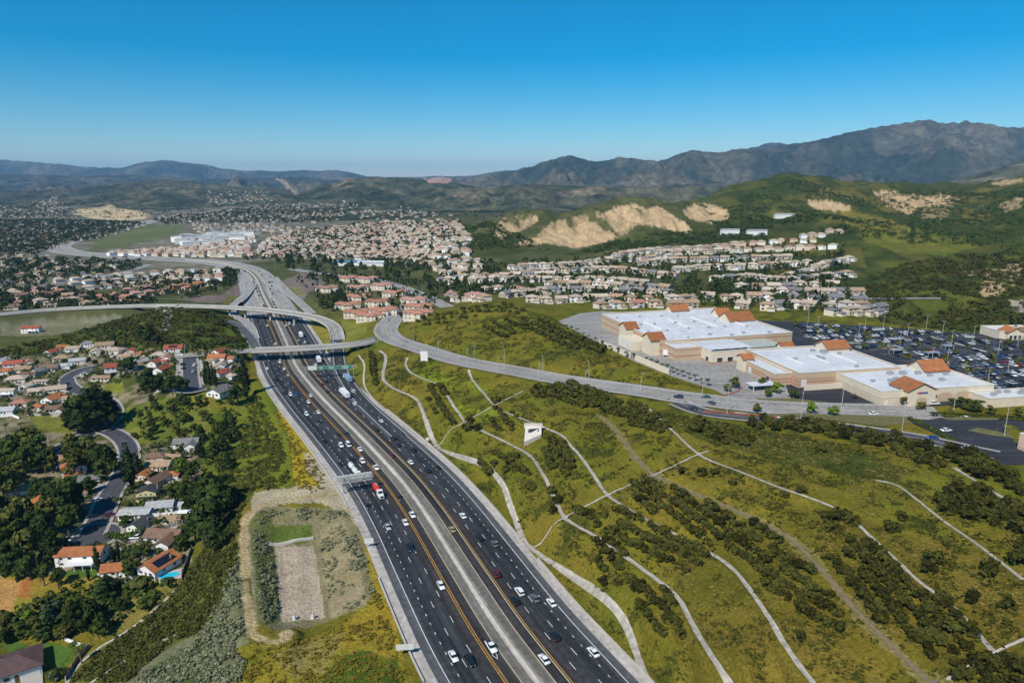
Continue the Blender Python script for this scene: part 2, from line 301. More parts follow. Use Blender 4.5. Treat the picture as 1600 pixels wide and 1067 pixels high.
ctl([  # basin beside the road
 (432, 862, -5.5), (490, 857, -5.5), (470, 910, -5.5), (500, 962, -5.5), (440, 970, -5.5), (405, 820, -1.2), (470, 800, -.8), (545, 800, -.5), (400, 890, -1.6), (405, 975, -2), (560, 940, -1), (555, 860, -.7), (520, 985, -1.8), (465, 835, -3.5),
 (580, 1000, -.5), (520, 1050, -1.5), (440, 1050, -2.2), (380, 1060, -2.6), (330, 1060, -3.8), (360, 930, -2.2), (355, 880, -2.6), (340, 985, -4.5),
 # fill slope down to the houses
 (300, 900, -12), (330, 860, -8), (345, 820, -7), (350, 780, -7), (400, 760, -3.5), (440, 745, -.8), (375, 720, -7), (420, 690, -3.5), (450, 680, -.8), (400, 640, -3), (425, 630, -.8), (380, 600, -1), (365, 660, -7.5),
 (320, 700, -10), (300, 740, -11), (300, 790, -12), (300, 840, -12.6), (270, 760, -11.6),
 # house pads
 (285, 895, -13), (240, 890, -13.2), (180, 900, -13.6), (110, 890, -13.6), (60, 880, -14), (130, 840, -13.1), (210, 830, -12.9), (245, 790, -12.3), (240, 740, -11.6), (250, 715, -11), (290, 700, -10.4), (120, 740, -12.6), (60, 780, -13.3), (20, 830, -14), (20, 700, -13.3), (0, 740, -13.6),
 (30, 900, -15), (80, 930, -17), (140, 935, -16.6), (190, 940, -16.2), (230, 930, -15), (20, 960, -19), (80, 980, -19.4), (140, 985, -18.4), (15, 1040, -21), (70, 1040, -21), (90, 1010, -20.6), (0, 1090, -21.5), (-60, 960, -20), (-60, 860, -15), (-60, 720, -13.5),
 # upper houses
 (30, 590, -8.5), (60, 620, -10), (20, 640, -11), (85, 640, -11), (60, 665, -12.2), (100, 670, -12.4), (150, 590, -7.6), (175, 600, -8), (200, 620, -7.5), (230, 600, -4), (215, 640, -8), (250, 640, -5.5), (280, 625, -2), (330, 622, 1), (350, 600, 3.5), (345, 575, 5), (262, 580, 3.6), (262, 605, 1.5), (250, 670, -9), (300, 665, -6.5), (340, 645, -3.4), (200, 660, -10.2),
 (10, 565, -7), (70, 560, -6.5), (120, 555, -5.4), (170, 548, -3.4), (220, 545, 1), (200, 580, -5), (250, 553, 4.5), (275, 545, 6), (-50, 600, -9), (-50, 560, -8), (210, 565, -.5),
 # scrub hill left of the ramps
 (20, 540, -5.5), (90, 535, -4), (160, 525, 0), (210, 515, 4), (240, 500, 7.5), (300, 490, 12), (330, 492, 11.5), (290, 520, 10.5), (335, 520, 7.5), (360, 530, 5), (380, 543, 4.5), (310, 540, 7.5), (350, 500, 6), (20, 520, -4.5), (110, 515, -3), (180, 505, 1), (225, 487, 5), (285, 483, 10),
 # valley floor left
 (20, 500, -3.5), (120, 490, -3), (20, 470, -3), (100, 460, -3), (200, 465, -2.6), (250, 455, -2), (300, 465, -1), (340, 462, 2), (365, 450, 1.5), (330, 440, -1), (150, 445, -2), (250, 430, -1), (330, 425, -1), (50, 425, -1), (150, 415, -1), (-40, 440, -3), (-40, 480, -3),
 # right of the road, below and beyond the bridges
 (487, 515, .4), (505, 530, .5), (560, 515, 3), (580, 500, 4.5), (560, 540, 5.5), (545, 520, 2), (575, 530, 6), (600, 490, 5.5), (540, 480, 3.5), (590, 470, 4.5), (640, 490, 7), (560, 450, 4), (620, 455, 5.5), (500, 455, 4), (480, 440, 6), (505, 445, 6.5), (465, 450, 4), (470, 428, 3), (520, 420, 3), (580, 420, 4), (640, 430, 5), (700, 440, 7), (640, 405, 3), (520, 395, 2), (720, 460, 10),
 (580, 560, 6), (560, 600, 1.2), (615, 570, 8.5), (630, 545, 10), (660, 575, 11.5), (700, 585, 13.5), (640, 610, 7.5), (690, 640, 8), (750, 600, 16), (800, 600, 18), (640, 640, 3.6), (620, 650, 1.5), (700, 705, 2), (760, 760, 2.2), (790, 810, 2), (860, 880, 1.5), (920, 945, 1.6), (970, 1000, 1), (760, 650, 13), (830, 640, 18.5), (870, 612, 20.5), (940, 618, 23), (975, 640, 23.6),
 (860, 720, 14), (900, 680, 19.4), (940, 700, 19.6), (1000, 680, 24.4), (980, 650, 24), (1040, 720, 24.4), (1000, 770, 19), (900, 840, 9), (960, 880, 9), (1100, 850, 18), (1200, 880, 19), (1250, 950, 18.5), (1330, 1020, 19.6), (1150, 960, 13), (1200, 1040, 12.5), (1060, 1000, 8), (1050, 1060, 5), (1100, 1067, 8.5),
 (1200, 790, 25), (1300, 850, 25.5), (1400, 940, 25.4), (1480, 1030, 25), (1550, 1080, 25.5), (1650, 1080, 30), (1450, 860, 29.8), (1550, 940, 30), (1600, 950, 31.5), (1650, 900, 34), (1700, 1000, 35),
 # plateau rim and car parks
 (1060, 660, 27), (1150, 700, 27), (1180, 670, 27.8), (1300, 690, 28), (1300, 740, 27.6), (1400, 710, 28.8), (1400, 735, 28.8), (1480, 760, 30.4), (1550, 740, 30.6), (1560, 780, 32), (1600, 740, 30.8), (1520, 715, 29.2), (1600, 715, 29.2), (1650, 760, 31), (1700, 820, 34), (1500, 690, 29), (1600, 680, 29), (1700, 700, 29), (1400, 660, 28.3), (1450, 668, 28.6), (1550, 655, 28.6), (1680, 640, 28.5),
 (1150, 610, 28), (1100, 600, 28), (1090, 610, 28), (1050, 600, 27.9), (1000, 575, 28), (950, 550, 28), (900, 525, 28), (870, 505, 28), (890, 493, 27.5), (940, 520, 28), (1020, 560, 28), (1150, 575, 28), (1300, 560, 28), (1400, 600, 28), (1500, 620, 28), (1250, 500, 28), (1400, 512, 28), (1540, 522, 28), (1640, 540, 28), (1640, 600, 28), (1200, 520, 28), (1100, 500, 28), (1000, 490, 28), (930, 485, 27.5),
 # grassy hill between the climbing road and the stores
 (640, 515, 12), (680, 500, 18), (720, 488, 24), (760, 478, 29), (790, 477, 31), (830, 487, 30.5), (860, 500, 29.5), (720, 520, 20), (780, 520, 24), (850, 545, 25), (900, 560, 26), (960, 580, 27), (1020, 598, 27.5), (1070, 610, 27.8), (820, 560, 21), (740, 555, 17), (900, 585, 24), (980, 600, 26.3), (680, 485, 19), (740, 472, 24),
 # ground behind the store, lower housing
 (800, 470, 24), (860, 478, 24), (960, 480, 25), (1050, 477, 25), (1150, 480, 26), (1250, 490, 27), (1340, 500, 27.5), (780, 450, 15), (860, 455, 18), (960, 460, 21), (1060, 462, 23), (1160, 465, 25), (740, 462, 14), (700, 425, 10), (760, 435, 15), (840, 440, 18), (940, 440, 20), (1040, 445, 22), (1140, 445, 25), (1240, 445, 28), (1320, 450, 30),
])
ctld([  # hills beyond: (u, v, depth)
 (760, 415, 900), (840, 422, 870), (940, 425, 860), (1040, 425, 850), (1140, 425, 830), (1240, 425, 800), (1320, 425, 770),
 (700, 410, 960), (780, 400, 960), (860, 405, 950), (940, 405, 940), (1040, 400, 940), (1140, 398, 930), (1240, 400, 900), (1320, 400, 860),
 (900, 395, 990), (1000, 385, 1010), (1100, 382, 1020), (1200, 380, 1010), (1290, 378, 980),
 (760, 385, 1010), (840, 385, 1020), (1000, 375, 1060), (1100, 370, 1080), (1200, 365, 1100), (1280, 360, 1080),
 (680, 400, 1040), (700, 380, 1150), (740, 360, 1250), (690, 365, 1300), (770, 350, 1230), (800, 337, 1240), (840, 338, 1260), (880, 345, 1200), (820, 370, 1080), (880, 375, 1060), (920, 372, 1080), (960, 360, 1110), (900, 360, 1130), (860, 365, 1100),
 (920, 333, 1290), (960, 320, 1300), (990, 316, 1310), (1020, 322, 1300), (1050, 330, 1290), (1000, 340, 1180), (1040, 350, 1160), (1080, 345, 1230), (1000, 365, 1090), (1070, 365, 1110), (1060, 318, 1500), (1090, 320, 1420), (1130, 325, 1400), (1120, 345, 1250), (1150, 350, 1200),
 (1140, 300, 1620), (1180, 288, 1680), (1230, 278, 1700), (1280, 286, 1700), (1330, 295, 1680), (1180, 310, 1500), (1230, 305, 1500), (1200, 335, 1280), (1260, 310, 1450), (1260, 335, 1250), (1320, 330, 1250), (1300, 315, 1400), (1240, 355, 1150),
 (1360, 300, 1620), (1400, 303, 1580), (1450, 305, 1560), (1500, 305, 1540), (1370, 318, 1480), (1430, 325, 1420), (1480, 322, 1420), (1340, 350, 1120), (1400, 345, 1180), (1460, 345, 1200), (1380, 370, 960), (1440, 370, 980), (1350, 390, 880), (1420, 395, 850), (1360, 420, 790), (1440, 420, 760), (1500, 350, 1180), (1500, 380, 900), (1560, 300, 1480), (1600, 290, 1450), (1650, 285, 1450), (1560, 330, 1250), (1620, 320, 1200), (1560, 360, 1000), (1620, 370, 920), (1520, 410, 780), (1580, 410, 760), (1650, 410, 720), (1480, 430, 720), (1550, 440, 690), (1620, 440, 660), (1700, 440, 640), (1700, 360, 900),
 (1350, 450, 680), (1420, 450, 665), (1380, 480, 590), (1440, 485, 575), (1500, 462, 610), (1560, 470, 590), (1540, 500, 540), (1480, 505, 530), (1600, 490, 540), (1640, 470, 580), (1560, 455, 630), (1700, 500, 520), (1400, 500, 545),
 (640, 378, 1350), (600, 365, 1600), (640, 350, 1800), (720, 345, 1700), (560, 380, 1400), (460, 390, 1350), (480, 365, 1700), (400, 375, 1500), (400, 350, 2000), (300, 385, 1400), (300, 365, 1700), (200, 385, 1420), (120, 410, 1130), (20, 390, 1380), (20, 360, 1900), (100, 350, 2150), (200, 340, 2350), (-50, 350, 2100), (-60, 400, 1250),
 (560, 345, 2100),
])
ctlz([(u, d, z) for d, z in ((1620, 34), (2000, 34), (2500, 38)) for u in (690, 760, 830, 900, 970, 1030)]+[(1090, 2100, 48), (1090, 2600, 50), (1160, 2300, 70), (800, 1420, 42), (860, 1420, 46), (920, 1430, 52), (985, 1440, 60), (1050, 1560, 66), (740, 1420, 38)])
CTRL = np.array(CTRL)
def feat(x, y):
    return np.stack([np.arctan2(x, y)*3.6, np.log(np.hypot(x, y))], -1)
def tps(r2): return np.where(r2 > 1e-12, r2*np.log(r2+1e-12), 0)
cf = feat(CTRL[:, 0], CTRL[:, 1])
_, ui = np.unique(np.round(cf, 3), axis=0, return_index=True); CTRL = CTRL[ui]; cf = cf[ui]; nC = len(cf)
Am = np.zeros((nC+3, nC+3)); Am[:nC, :nC] = tps(((cf[:, None]-cf[None])**2).sum(-1))+np.eye(nC)*2e-4
Am[:nC, nC] = 1; Am[:nC, nC+1:] = cf; Am[nC, :nC] = 1; Am[nC+1:, :nC] = cf.T
wts = np.linalg.solve(Am, np.r_[CTRL[:, 2], 0, 0, 0])
# evaluate on a coarser log-polar lattice, then bilinear
ca = np.linspace(-1.36, 1.36, 280); cr = np.linspace(math.log(40), math.log(2800), 230)
CA, CRr = np.meshgrid(ca, cr); cff = np.stack([CA.ravel()*3.6, CRr.ravel()], 1); cz = np.empty(len(cff))
for i in range(0, len(cff), 6000):
    q = cff[i:i+6000]; cz[i:i+6000] = tps(((q[:, None]-cf[None])**2).sum(-1))@wts[:nC]+wts[nC]+q@wts[nC+1:]
cz = cz.reshape(CA.shape)
def bil(arr, xs, ys, x, y):
    i = np.clip(np.searchsorted(xs, x)-1, 0, len(xs)-2); j = np.clip(np.searchsorted(ys, y)-1, 0, len(ys)-2)
    a = np.clip((x-xs[i])/(xs[i+1]-xs[i]), 0, 1); b = np.clip((y-ys[j])/(ys[j+1]-ys[j]), 0, 1)
    return (arr[j, i]*(1-a)+arr[j, i+1]*a)*(1-b)+(arr[j+1, i]*(1-a)+arr[j+1, i+1]*a)*b
Z = bil(cz, ca, cr, GA, np.log(np.minimum(GR, 2790)))
Z = np.clip(Z, -24, 160)
# relief: gullies on the hills, unevenness on the open slopes
UU, VV = PX(GX, GY, Z)
hilly = smooth(900, 1250, GR)*smooth(640, 820, UU)*smooth(430, 380, VV)
rid = fbm(GX/95, GY/95, 3, 5, .5, True); rid2 = fbm(GX/38, GY/38, 31, 4, .55, True)
Z = Z+hilly*(rid*13+rid2*7)*(1-.75*smooth(1380, 1600, GR)*(1-smooth(1040, 1140, UU)))
CLIFFS = [[(905, 352), (930, 340), (962, 324), (990, 319), (1010, 326), (1028, 322), (1050, 335), (1075, 352), (1082, 366), (1050, 362), (1018, 352), (995, 352), (975, 368), (950, 378), (900, 388), (850, 380), (800, 386), (818, 375), (845, 372), (870, 362)], [(780, 347), (795, 336), (838, 336), (842, 345), (820, 358), (800, 366), (785, 374), (765, 374), (775, 360)], [(840, 366), (862, 348), (905, 338), (940, 330), (925, 345), (880, 362), (845, 374)], [(1065, 332), (1085, 318), (1110, 319), (1135, 328), (1140, 342), (1110, 348), (1085, 345)], [(1262, 312), (1290, 313), (1330, 322), (1330, 330), (1290, 329), (1265, 324)], [(1362, 300), (1390, 299), (1430, 307), (1480, 304), (1500, 312), (1478, 322), (1440, 322), (1420, 335), (1385, 320)]]
cl = np.zeros(Z.shape, bool)
for q in CLIFFS: cl |= inpoly(UU, VV, q)
clf = cl.astype(float)
for _ in range(3): clf[1:-1, 1:-1] = (clf[1:-1, 1:-1]*2+clf[:-2, 1:-1]+clf[2:, 1:-1]+clf[1:-1, :-2]+clf[1:-1, 2:])/6
wx = GX+fbm(GX/50, GY/50, 61, 3)*14+GY*.25
Z = Z+clf*(fbm(wx/17, GY/110, 62, 4, .55, True)*11-4)
midhill = smooth(520, 640, GR)*smooth(1340, 1420, UU)*(1-smooth(1100, 1300, GR))
Z = Z+midhill*(fbm(GX/60, GY/60, 5, 5, .5, True)*6.5)
Z = Z+(1-smooth(700, 1200, GR))*fbm(GX/9, GY/9, 8, 4)*.55
# valley hills, ranges: crest lines traced as (u, v) at a distance
K0 = int(np.searchsorted(RR, 1850)); FA, FR, FX, FY = GA[K0:], GR[K0:], GX[K0:], GY[K0:]
def ridge(crest, dep, wf, wb, seed, amp, sc, z0=0.0, spur=0.5):
    us, vv = zip(*crest); uu = 800+FPX*np.tan(FA)/CP
    uc = np.where(np.abs(FA) < 1.2, uu, np.sign(FA)*9e3)
    v = np.interp(uc, us, vv); D = dep
    zc = CAM_H-D*((FPX*SP+(v-533.5)*CP)/FPX)
    t = FY*CP+(CAM_H-zc)*SP-D
    m = (t > -wf*1.3) & (t < wb)
    X, Y, t, zc, zo, r = FX[m], FY[m], t[m], zc[m], Z[K0:][m], FR[m]
    warp = fbm(X/(sc*2.2), Y/(sc*2.2), seed+40, 3)*wf*.25
    f = np.where(t < 0, np.clip(1+(t+np.minimum(warp, 0)*(t < -wf*.05))/wf, 0, 1), np.clip(1-t/wb, 0, 1))
    side = np.clip(t/(wf*.3)*-1, 0, 1)
    wx_ = X+fbm(X/sc, Y/sc, seed+20, 3)*sc*.5+Y*.2
    n = fbm(wx_/sc, Y/(sc*1.9), seed, 6, .58, True)*1.1-.25
    prof = f**1.25
    h = z0+(zc-z0)*prof+amp*n*prof*(.09+.91*side)-spur*amp*side*prof*(1-np.abs(fbm(X/(sc*.55), Y/(sc*1.4), seed+9, 3)))
    k = smooth(1900, 2500, r)
    Zf = Z[K0:]; Zf[m] = np.where(h > zo, h*k+zo*(1-k), zo)
far0 = smooth(2000, 2900, GR)
Z = Z*(1-far0)+far0*(4+fbm(GX/500, GY/500, 77, 5)*16+10*smooth(3000, 6000, GR))
ridge([(-400, 300), (0, 301), (60, 298), (130, 292), (180, 288), (260, 280), (330, 287), (420, 296), (480, 300), (560, 330), (2000, 340)], 4600, 1700, 900, 101, 70, 260)
ridge([(-400, 320), (420, 320), (500, 290), (545, 279), (590, 275), (640, 279), (690, 283), (740, 291), (800, 298), (900, 300), (2000, 300)], 4300, 1300, 900, 111, 75, 230)
ridge([(-400, 330), (640, 310), (700, 296), (760, 292), (830, 287), (900, 290), (980, 294), (1060, 290), (1150, 293), (1300, 288), (1420, 294), (1500, 280), (1560, 262), (1620, 240), (1700, 215), (2200, 200)], 3600, 1100, 1200, 121, 80, 210)
ridge([(-900, 290), (300, 290), (600, 287), (700, 283), (760, 276), (830, 262), (862, 251), (885, 244), (910, 250), (950, 251), (990, 243), (1015, 248), (1040, 248), (1080, 237), (1120, 240), (1160, 233), (1200, 231), (1290, 217), (1350, 199), (1400, 191), (1440, 187.5), (1490, 190), (1540, 197), (1600, 199), (1700, 190), (2200, 200)], 7200, 3000, 2500, 131, 400, 500)
ridge([(-900, 300), (1080, 270), (1150, 236), (1200, 221.5), (1225, 226), (1260, 221), (1300, 222), (1380, 240), (2000, 260)], 10500, 3000, 2000, 141, 200, 600)
ridge([(-900, 245), (-200, 240), (0, 249.5), (60, 252), (110, 256), (150, 263), (190, 262), (225, 254), (260, 251), (300, 255), (340, 261), (380, 266), (430, 269), (480, 266), (540, 267), (575, 275), (650, 276), (700, 279), (745, 273), (790, 265), (830, 266), (1000, 270), (2200, 290)], 13500, 4200, 3000, 151, 330, 900)
ridge([(-900, 275), (0, 272), (120, 275), (200, 272), (330, 280), (450, 276), (560, 283), (2200, 300)], 8600, 2600, 1800, 161, 160, 480)
# ---- roads and paths sit in the ground
def seg_dist(P, X, Y):
    """nearest distance to polyline P and the height there"""
    best = np.full(X.shape, 1e9); zz = np.zeros(X.shape)
    for i in range(len(P)):
        d = (X-P[i, 0])**2+(Y-P[i, 1])**2; m = d < best; best[m] = d[m]; zz[m] = P[i, 2]
    return np.sqrt(best), zz
def carve(P, hw, blend, sink=0.3, cut=True, fill=True):
    lo = P[:, :2].min(0)-hw-blend-5; hi = P[:, :2].max(0)+hw+blend+5
    m = (GX > lo[0]) & (GX < hi[0]) & (GY > lo[1]) & (GY < hi[1])
    if not m.any(): return
    d, zz = seg_dist(resample(P, 3.0 if hw > 3 else 1.5), GX[m], GY[m]); w = 1-smooth(hw, hw+blend, d)
    z0 = Z[m]; tgt = zz-sink
    if not cut: tgt = np.maximum(tgt, z0)
    if not fill: tgt = np.minimum(tgt, z0)
    Z[m] = z0*(1-w)+tgt*w
for P in BENCH.values(): carve(P, 1.8, 2.2, .18)
for P in DRAIN.values(): carve(P, 1.0, 1.5, .18)
carve(SLOPE_TOE, 2, 2, .2); carve(SLOPE_MID, 1, 1.5, .2); carve(LOOP, 2.6, 3, .12)
carve(FLY[FLY[:, 0] < U(205, 478, 10)[0]], 6, 11, 1.6)
carve(ROADC, 10.5, 9); carve(ROADD, 7, 5); carve(OVERL, 7, 8); carve(ST_CUL, 6.5, 4); carve(ST_MAIN, 6.5, 4); carve(ST_BEND, 6.5, 4)
carve(ROADR, 8, 8); carve(ROADL1, 7, 6); carve(ROADL2, 9, 10); carve(ROADL3, 9, 10); carve(RAMPL, 6, 5); carve(RAMPR, 6, 6); carve(ONRAMP, 6, 5); carve(OFFR, 6, 6); carve(HILLROAD, 5, 5); carve(BRANCH, 4, 4)
carve(FLY[-70:], 6.5, 4)
carve(HW, 30.5, 7, .35)
PAD = [U(*p)[:2] for p in ((866, 503, 28), (905, 482, 28), (1180, 484, 28), (1420, 508, 28), (1545, 520, 28), (1680, 540, 28), (1680, 700, 28), (1500, 640, 28), (1180, 631, 28), (1108, 612, 28), (1040, 590, 28), (985, 566, 28), (930, 538, 28))]
pm = inpoly(GX, GY, PAD); Z[pm] = 27.75
gaz, glr = AZ, np.log(RR)
def ground(x, y):
    x = np.asarray(x, float); y = np.asarray(y, float)
    return bil(Z, gaz, glr, np.arctan2(x, y), np.log(np.hypot(x, y)))
def G(u, v):
    """the ground point the photograph shows at pixel (u, v)"""
    d = v-533.5; dv = np.array([u-800.0, FPX*CP-d*SP, -(FPX*SP+d*CP)]); dv /= np.hypot(dv[0], dv[1])
    t = np.exp(np.linspace(math.log(130), math.log(20000), 1500))
    h = CAM_H+dv[2]*t-ground(dv[0]*t, dv[1]*t); k = np.argmax(h < 0)
    if h[k] >= 0: k = len(t)-1
    lo, hi = t[max(k-1, 0)], t[k]
    for _ in range(18):
        mid = (lo+hi)/2
        if CAM_H+dv[2]*mid-float(ground(dv[0]*mid, dv[1]*mid)) < 0: hi = mid
        else: lo = mid
    return np.array([dv[0]*hi, dv[1]*hi, float(ground(dv[0]*hi, dv[1]*hi))])
# ================================================================== ground cover (base colours only)
UU, VV = PX(GX, GY, Z)
dz_r = np.gradient(Z, axis=0)/np.gradient(GR, axis=0); dz_a = np.gradient(Z, axis=1)/(np.gradient(GA, axis=1)*GR)
STEEP = np.hypot(dz_r, dz_a)
COVER = np.zeros(Z.shape+(3,))
n1 = fbm(GX/26, GY/26, 201, 5)*.5+.5; n2 = fbm(GX/7, GY/7, 202, 4)*.5+.5; n3 = fbm(GX/90, GY/90, 203, 4)*.5+.5; n4 = fbm(GX/2.6, GY/2.6, 204, 3)*.5+.5
def c3(*c): return np.array(c)
def mixc(a, b, t): return a*(1-t[..., None])+b*t[..., None]
wu = UU+(n2-.5)*np.clip(1400/np.maximum(GR, 60), 1.5, 9)+(n1-.5)*np.clip(2400/np.maximum(GR, 60), 2, 14); wv = VV+(n4-.5)*np.clip(900/np.maximum(GR, 60), 1, 6)+(n1[::-1]-.5)*np.clip(1500/np.maximum(GR, 60), 1, 8)
def paint(poly, col, amt=1.0, edge=True, z=None):
    m = inpoly(wu if edge else UU, wv if edge else VV, poly)
    if z is not None: m &= z
    a = amt if not np.isscalar(amt) else np.full(Z.shape, amt)
    COVER[m] = COVER[m]*(1-a[m][:, None])+np.broadcast_to(col, COVER.shape)[m]*a[m][:, None]
def two(a, b, t): return mixc(np.broadcast_to(c3(*a), COVER.shape), np.broadcast_to(c3(*b), COVER.shape), t)
OLIVE, DRY, BRIGHT, DARKG = (.108, .122, .011), (.18, .138, .018), (.15, .19, .012), (.038, .05, .010)
CHAP, DIRT, SAND, GRAVEL, CONC = (.035, .046, .016), (.36, .29, .19), (.46, .35, .21), (.3, .27, .22), (.42, .39, .35)
near = two(OLIVE, DRY, np.clip(n1*1.5-.25+(n4-.5)*.5, 0, 1)); near = mixc(near, np.broadcast_to(c3(*DARKG), COVER.shape), smooth(.54, .74, n2)*.75)
COVER[:] = near
farm = smooth(560, 800, GR)
scrub = two((.05, .062, .02), (.105, .105, .04), np.clip(n1*1.6-.3, 0, 1)); COVER[:] = mixc(COVER, scrub, farm)
# distant country: chaparral with paler ridges and bare patches
fr = fbm(GX/400, GY/400, 221, 5)*.5+.5; fr2 = fbm(GX/140, GY/140, 222, 5)*.5+.5
wild = two((.040, .050, .026), (.135, .118, .07), np.clip(fr2*1.8-.45, 0, 1)); wild = mixc(wild, np.broadcast_to(c3(.2, .155, .10), COVER.shape), smooth(.64, .8, fr2)*smooth(.42, .62, fr)*.8)
hf = fbm(GX/55, GY/55, 225, 4)*.5+.5; wild = wild*(.55+.95*hf[..., None]); wild = mixc(wild, np.broadcast_to(c3(.02, .03, .014), COVER.shape), smooth(.52, .66, fbm(GX/95, GY/95, 226, 4)*.5+.5)*.8)
COVER[:] = mixc(COVER, wild, smooth(1500, 2300, GR))
mt = smooth(4200, 5600, GR)
mcol = two((.03, .04, .026), (.115, .098, .062), np.clip(fbm(GX/420, GY/700, 231, 6, .62)*1.5+.36, 0, 1)); COVER[:] = mixc(COVER, mcol, mt)
# green hills on the right
greenh = two((.048, .062, .013), (.125, .108, .025), np.clip(n3*1.9-.5, 0, 1)); greenh = mixc(greenh, np.broadcast_to(c3(.035, .052, .012), COVER.shape), smooth(.41, .53, fbm(GX/42, GY/42, 241, 5)*.5+.5)*.92)
hz = smooth(1040, 1160, UU)*smooth(560, 700, GR)*(1-smooth(1900, 2300, GR)); COVER[:] = mixc(COVER, greenh, hz)
chapm = two((.028, .04, .012), (.07, .08, .02), np.clip(n1*1.7-.35, 0, 1))
paint([(620, 430), (700, 412), (830, 392), (900, 400), (1000, 385), (1130, 378), (1200, 372), (1320, 366), (1340, 352), (1150, 345), (1080, 355), (1000, 365), (880, 398), (800, 385), (700, 395)], chapm, .85)
paint([(1340, 372), (1360, 440), (1330, 470), (1380, 505), (1600, 530), (1620, 380), (1560, 395), (1480, 400), (1430, 410)], two((.03, .045, .01), (.10, .11, .018), np.clip(n1*1.8-.5, 0, 1)), .9)
paint([(1340, 345), (1420, 355), (1500, 370), (1530, 385), (1470, 400), (1400, 395), (1350, 375)], two((.10, .13, .015), (.17, .15, .03), n3), .75)
paint([(1310, 325), (1400, 345), (1440, 365), (1380, 362), (1320, 350)], two((.2, .15, .03), (.14, .14, .03), n2), .8)
# bare sandstone cliffs
gul = fbm(wx/17, GY/110, 252, 4)*.5+.5
sandm = np.clip(smooth(.27, .40, gul+.16*(n2-.5)+.1*(n4-.5)), 0, 1)
sand = two((.52, .38, .21), (.40, .28, .16), n1)
for q, am in zip(CLIFFS, (1, .8, .75, .95, 1, .9)): paint(q, sand, np.maximum(sandm*am, np.where(am == 1, .7, .0)*smooth(.2, .3, gul)))
paint([(1440, 322), (1490, 318), (1480, 340), (1440, 342)], sand, sandm*.45)
paint([(1545, 288), (1570, 281), (1600, 279), (1600, 284), (1570, 290)], sand, .8)
paint([(1560, 318), (1590, 308), (1600, 310), (1600, 325), (1570, 330)], sand, sandm*.7)
paint([(1530, 450), (1545, 430), (1560, 435), (1575, 452), (1560, 462), (1535, 465)], sand, sandm*.8)
paint([(1575, 470), (1640, 468), (1640, 490), (1590, 488)], c3(.33, .29, .24), .9)
paint([(1500, 425), (1600, 410), (1600, 450), (1540, 440)], sand, sandm*smooth(.5, .62, n2)*.8)
# far valley: settled ground, graded yellow site, meadow
paint([(-80, 330), (120, 322), (250, 330), (420, 318), (560, 320), (520, 345), (720, 345), (700, 380), (640, 400), (380, 410), (60, 470), (-80, 480)], two((.10, .095, .06), (.25, .22, .165), np.clip(fbm(GX/30, GY/30, 261, 4)*.9+.4, 0, 1)), .9)
paint([(150, 372), (200, 350), (290, 352), (270, 368), (190, 386), (140, 392)], two((.07, .11, .02), (.16, .16, .07), n3), .9)
paint([(116, 334), (122, 327), (165, 325), (215, 329), (240, 337), (225, 343), (180, 345), (140, 341)], c3(.50, .38, .21), .97)
paint([(155, 324), (175, 320), (182, 327), (158, 328)], c3(.48, .38, .2), .9)
paint([(660, 278), (690, 276), (708, 281), (700, 287), (670, 286)], c3(.36, .22, .17), .95)
paint([(428, 278), (445, 281), (470, 303), (462, 304)], c3(.3, .24, .16), .8)
paint([(640, 374), (690, 368), (720, 378), (660, 385), (620, 380)], two((.07, .09, .02), (.12, .12, .04), n2), .8)
paint([(380, 398), (470, 362), (560, 350), (720, 344), (700, 372), (600, 410), (480, 400)], two((.16, .14, .1), (.30, .25, .18), n2), .6)
paint([(275, 468), (300, 462), (345, 462), (368, 445), (385, 432), (392, 448), (372, 470), (330, 474)], two((.15, .115, .10), (.2, .155, .13), n2), .95)
paint([(430, 444), (470, 426), (498, 432), (512, 446), (480, 458), (470, 478), (450, 462)], two((.16, .125, .11), (.21, .165, .145), n2), .95)
paint([(442, 452), (470, 447), (474, 462), (455, 462)], two((.12, .13, .03), (.18, .16, .05), n2), .8)
paint([(345, 478), (355, 462), (372, 462), (378, 474)], two((.13, .13, .02), (.2, .16, .04), n2), .8)
paint([(485, 502), (512, 500), (522, 520), (516, 540), (490, 536)], two((.16, .16, .02), (.27, .22, .04), n2), .95)
paint([(535, 500), (575, 505), (572, 520), (545, 538), (530, 545), (538, 520)], two((.14, .16, .02), (.24, .22, .04), n2), .95)
paint([(470, 495), (486, 498), (490, 535), (478, 525)], c3(.38, .34, .29), .9)
paint([(356, 497), (378, 505), (396, 528), (390, 520), (372, 512)], c3(.3, .26, .2), .7)
paint([(0, 500), (190, 492), (190, 515), (60, 525), (0, 525)], two((.12, .13, .05), (.28, .25, .19), n2), .7)
# scrub hill left
scr = two((.035, .055, .012), (.10, .12, .02), np.clip(n2*1.9-.5, 0, 1))
paint([(-60, 560), (0, 545), (90, 525), (180, 500), (260, 482), (380, 490), (392, 540), (330, 548), (240, 548), (130, 540), (40, 560)], scr, .9)
paint([(345, 500), (380, 530), (392, 545), (375, 545), (350, 520)], two((.14, .17, .015), (.09, .12, .015), n2), .9)
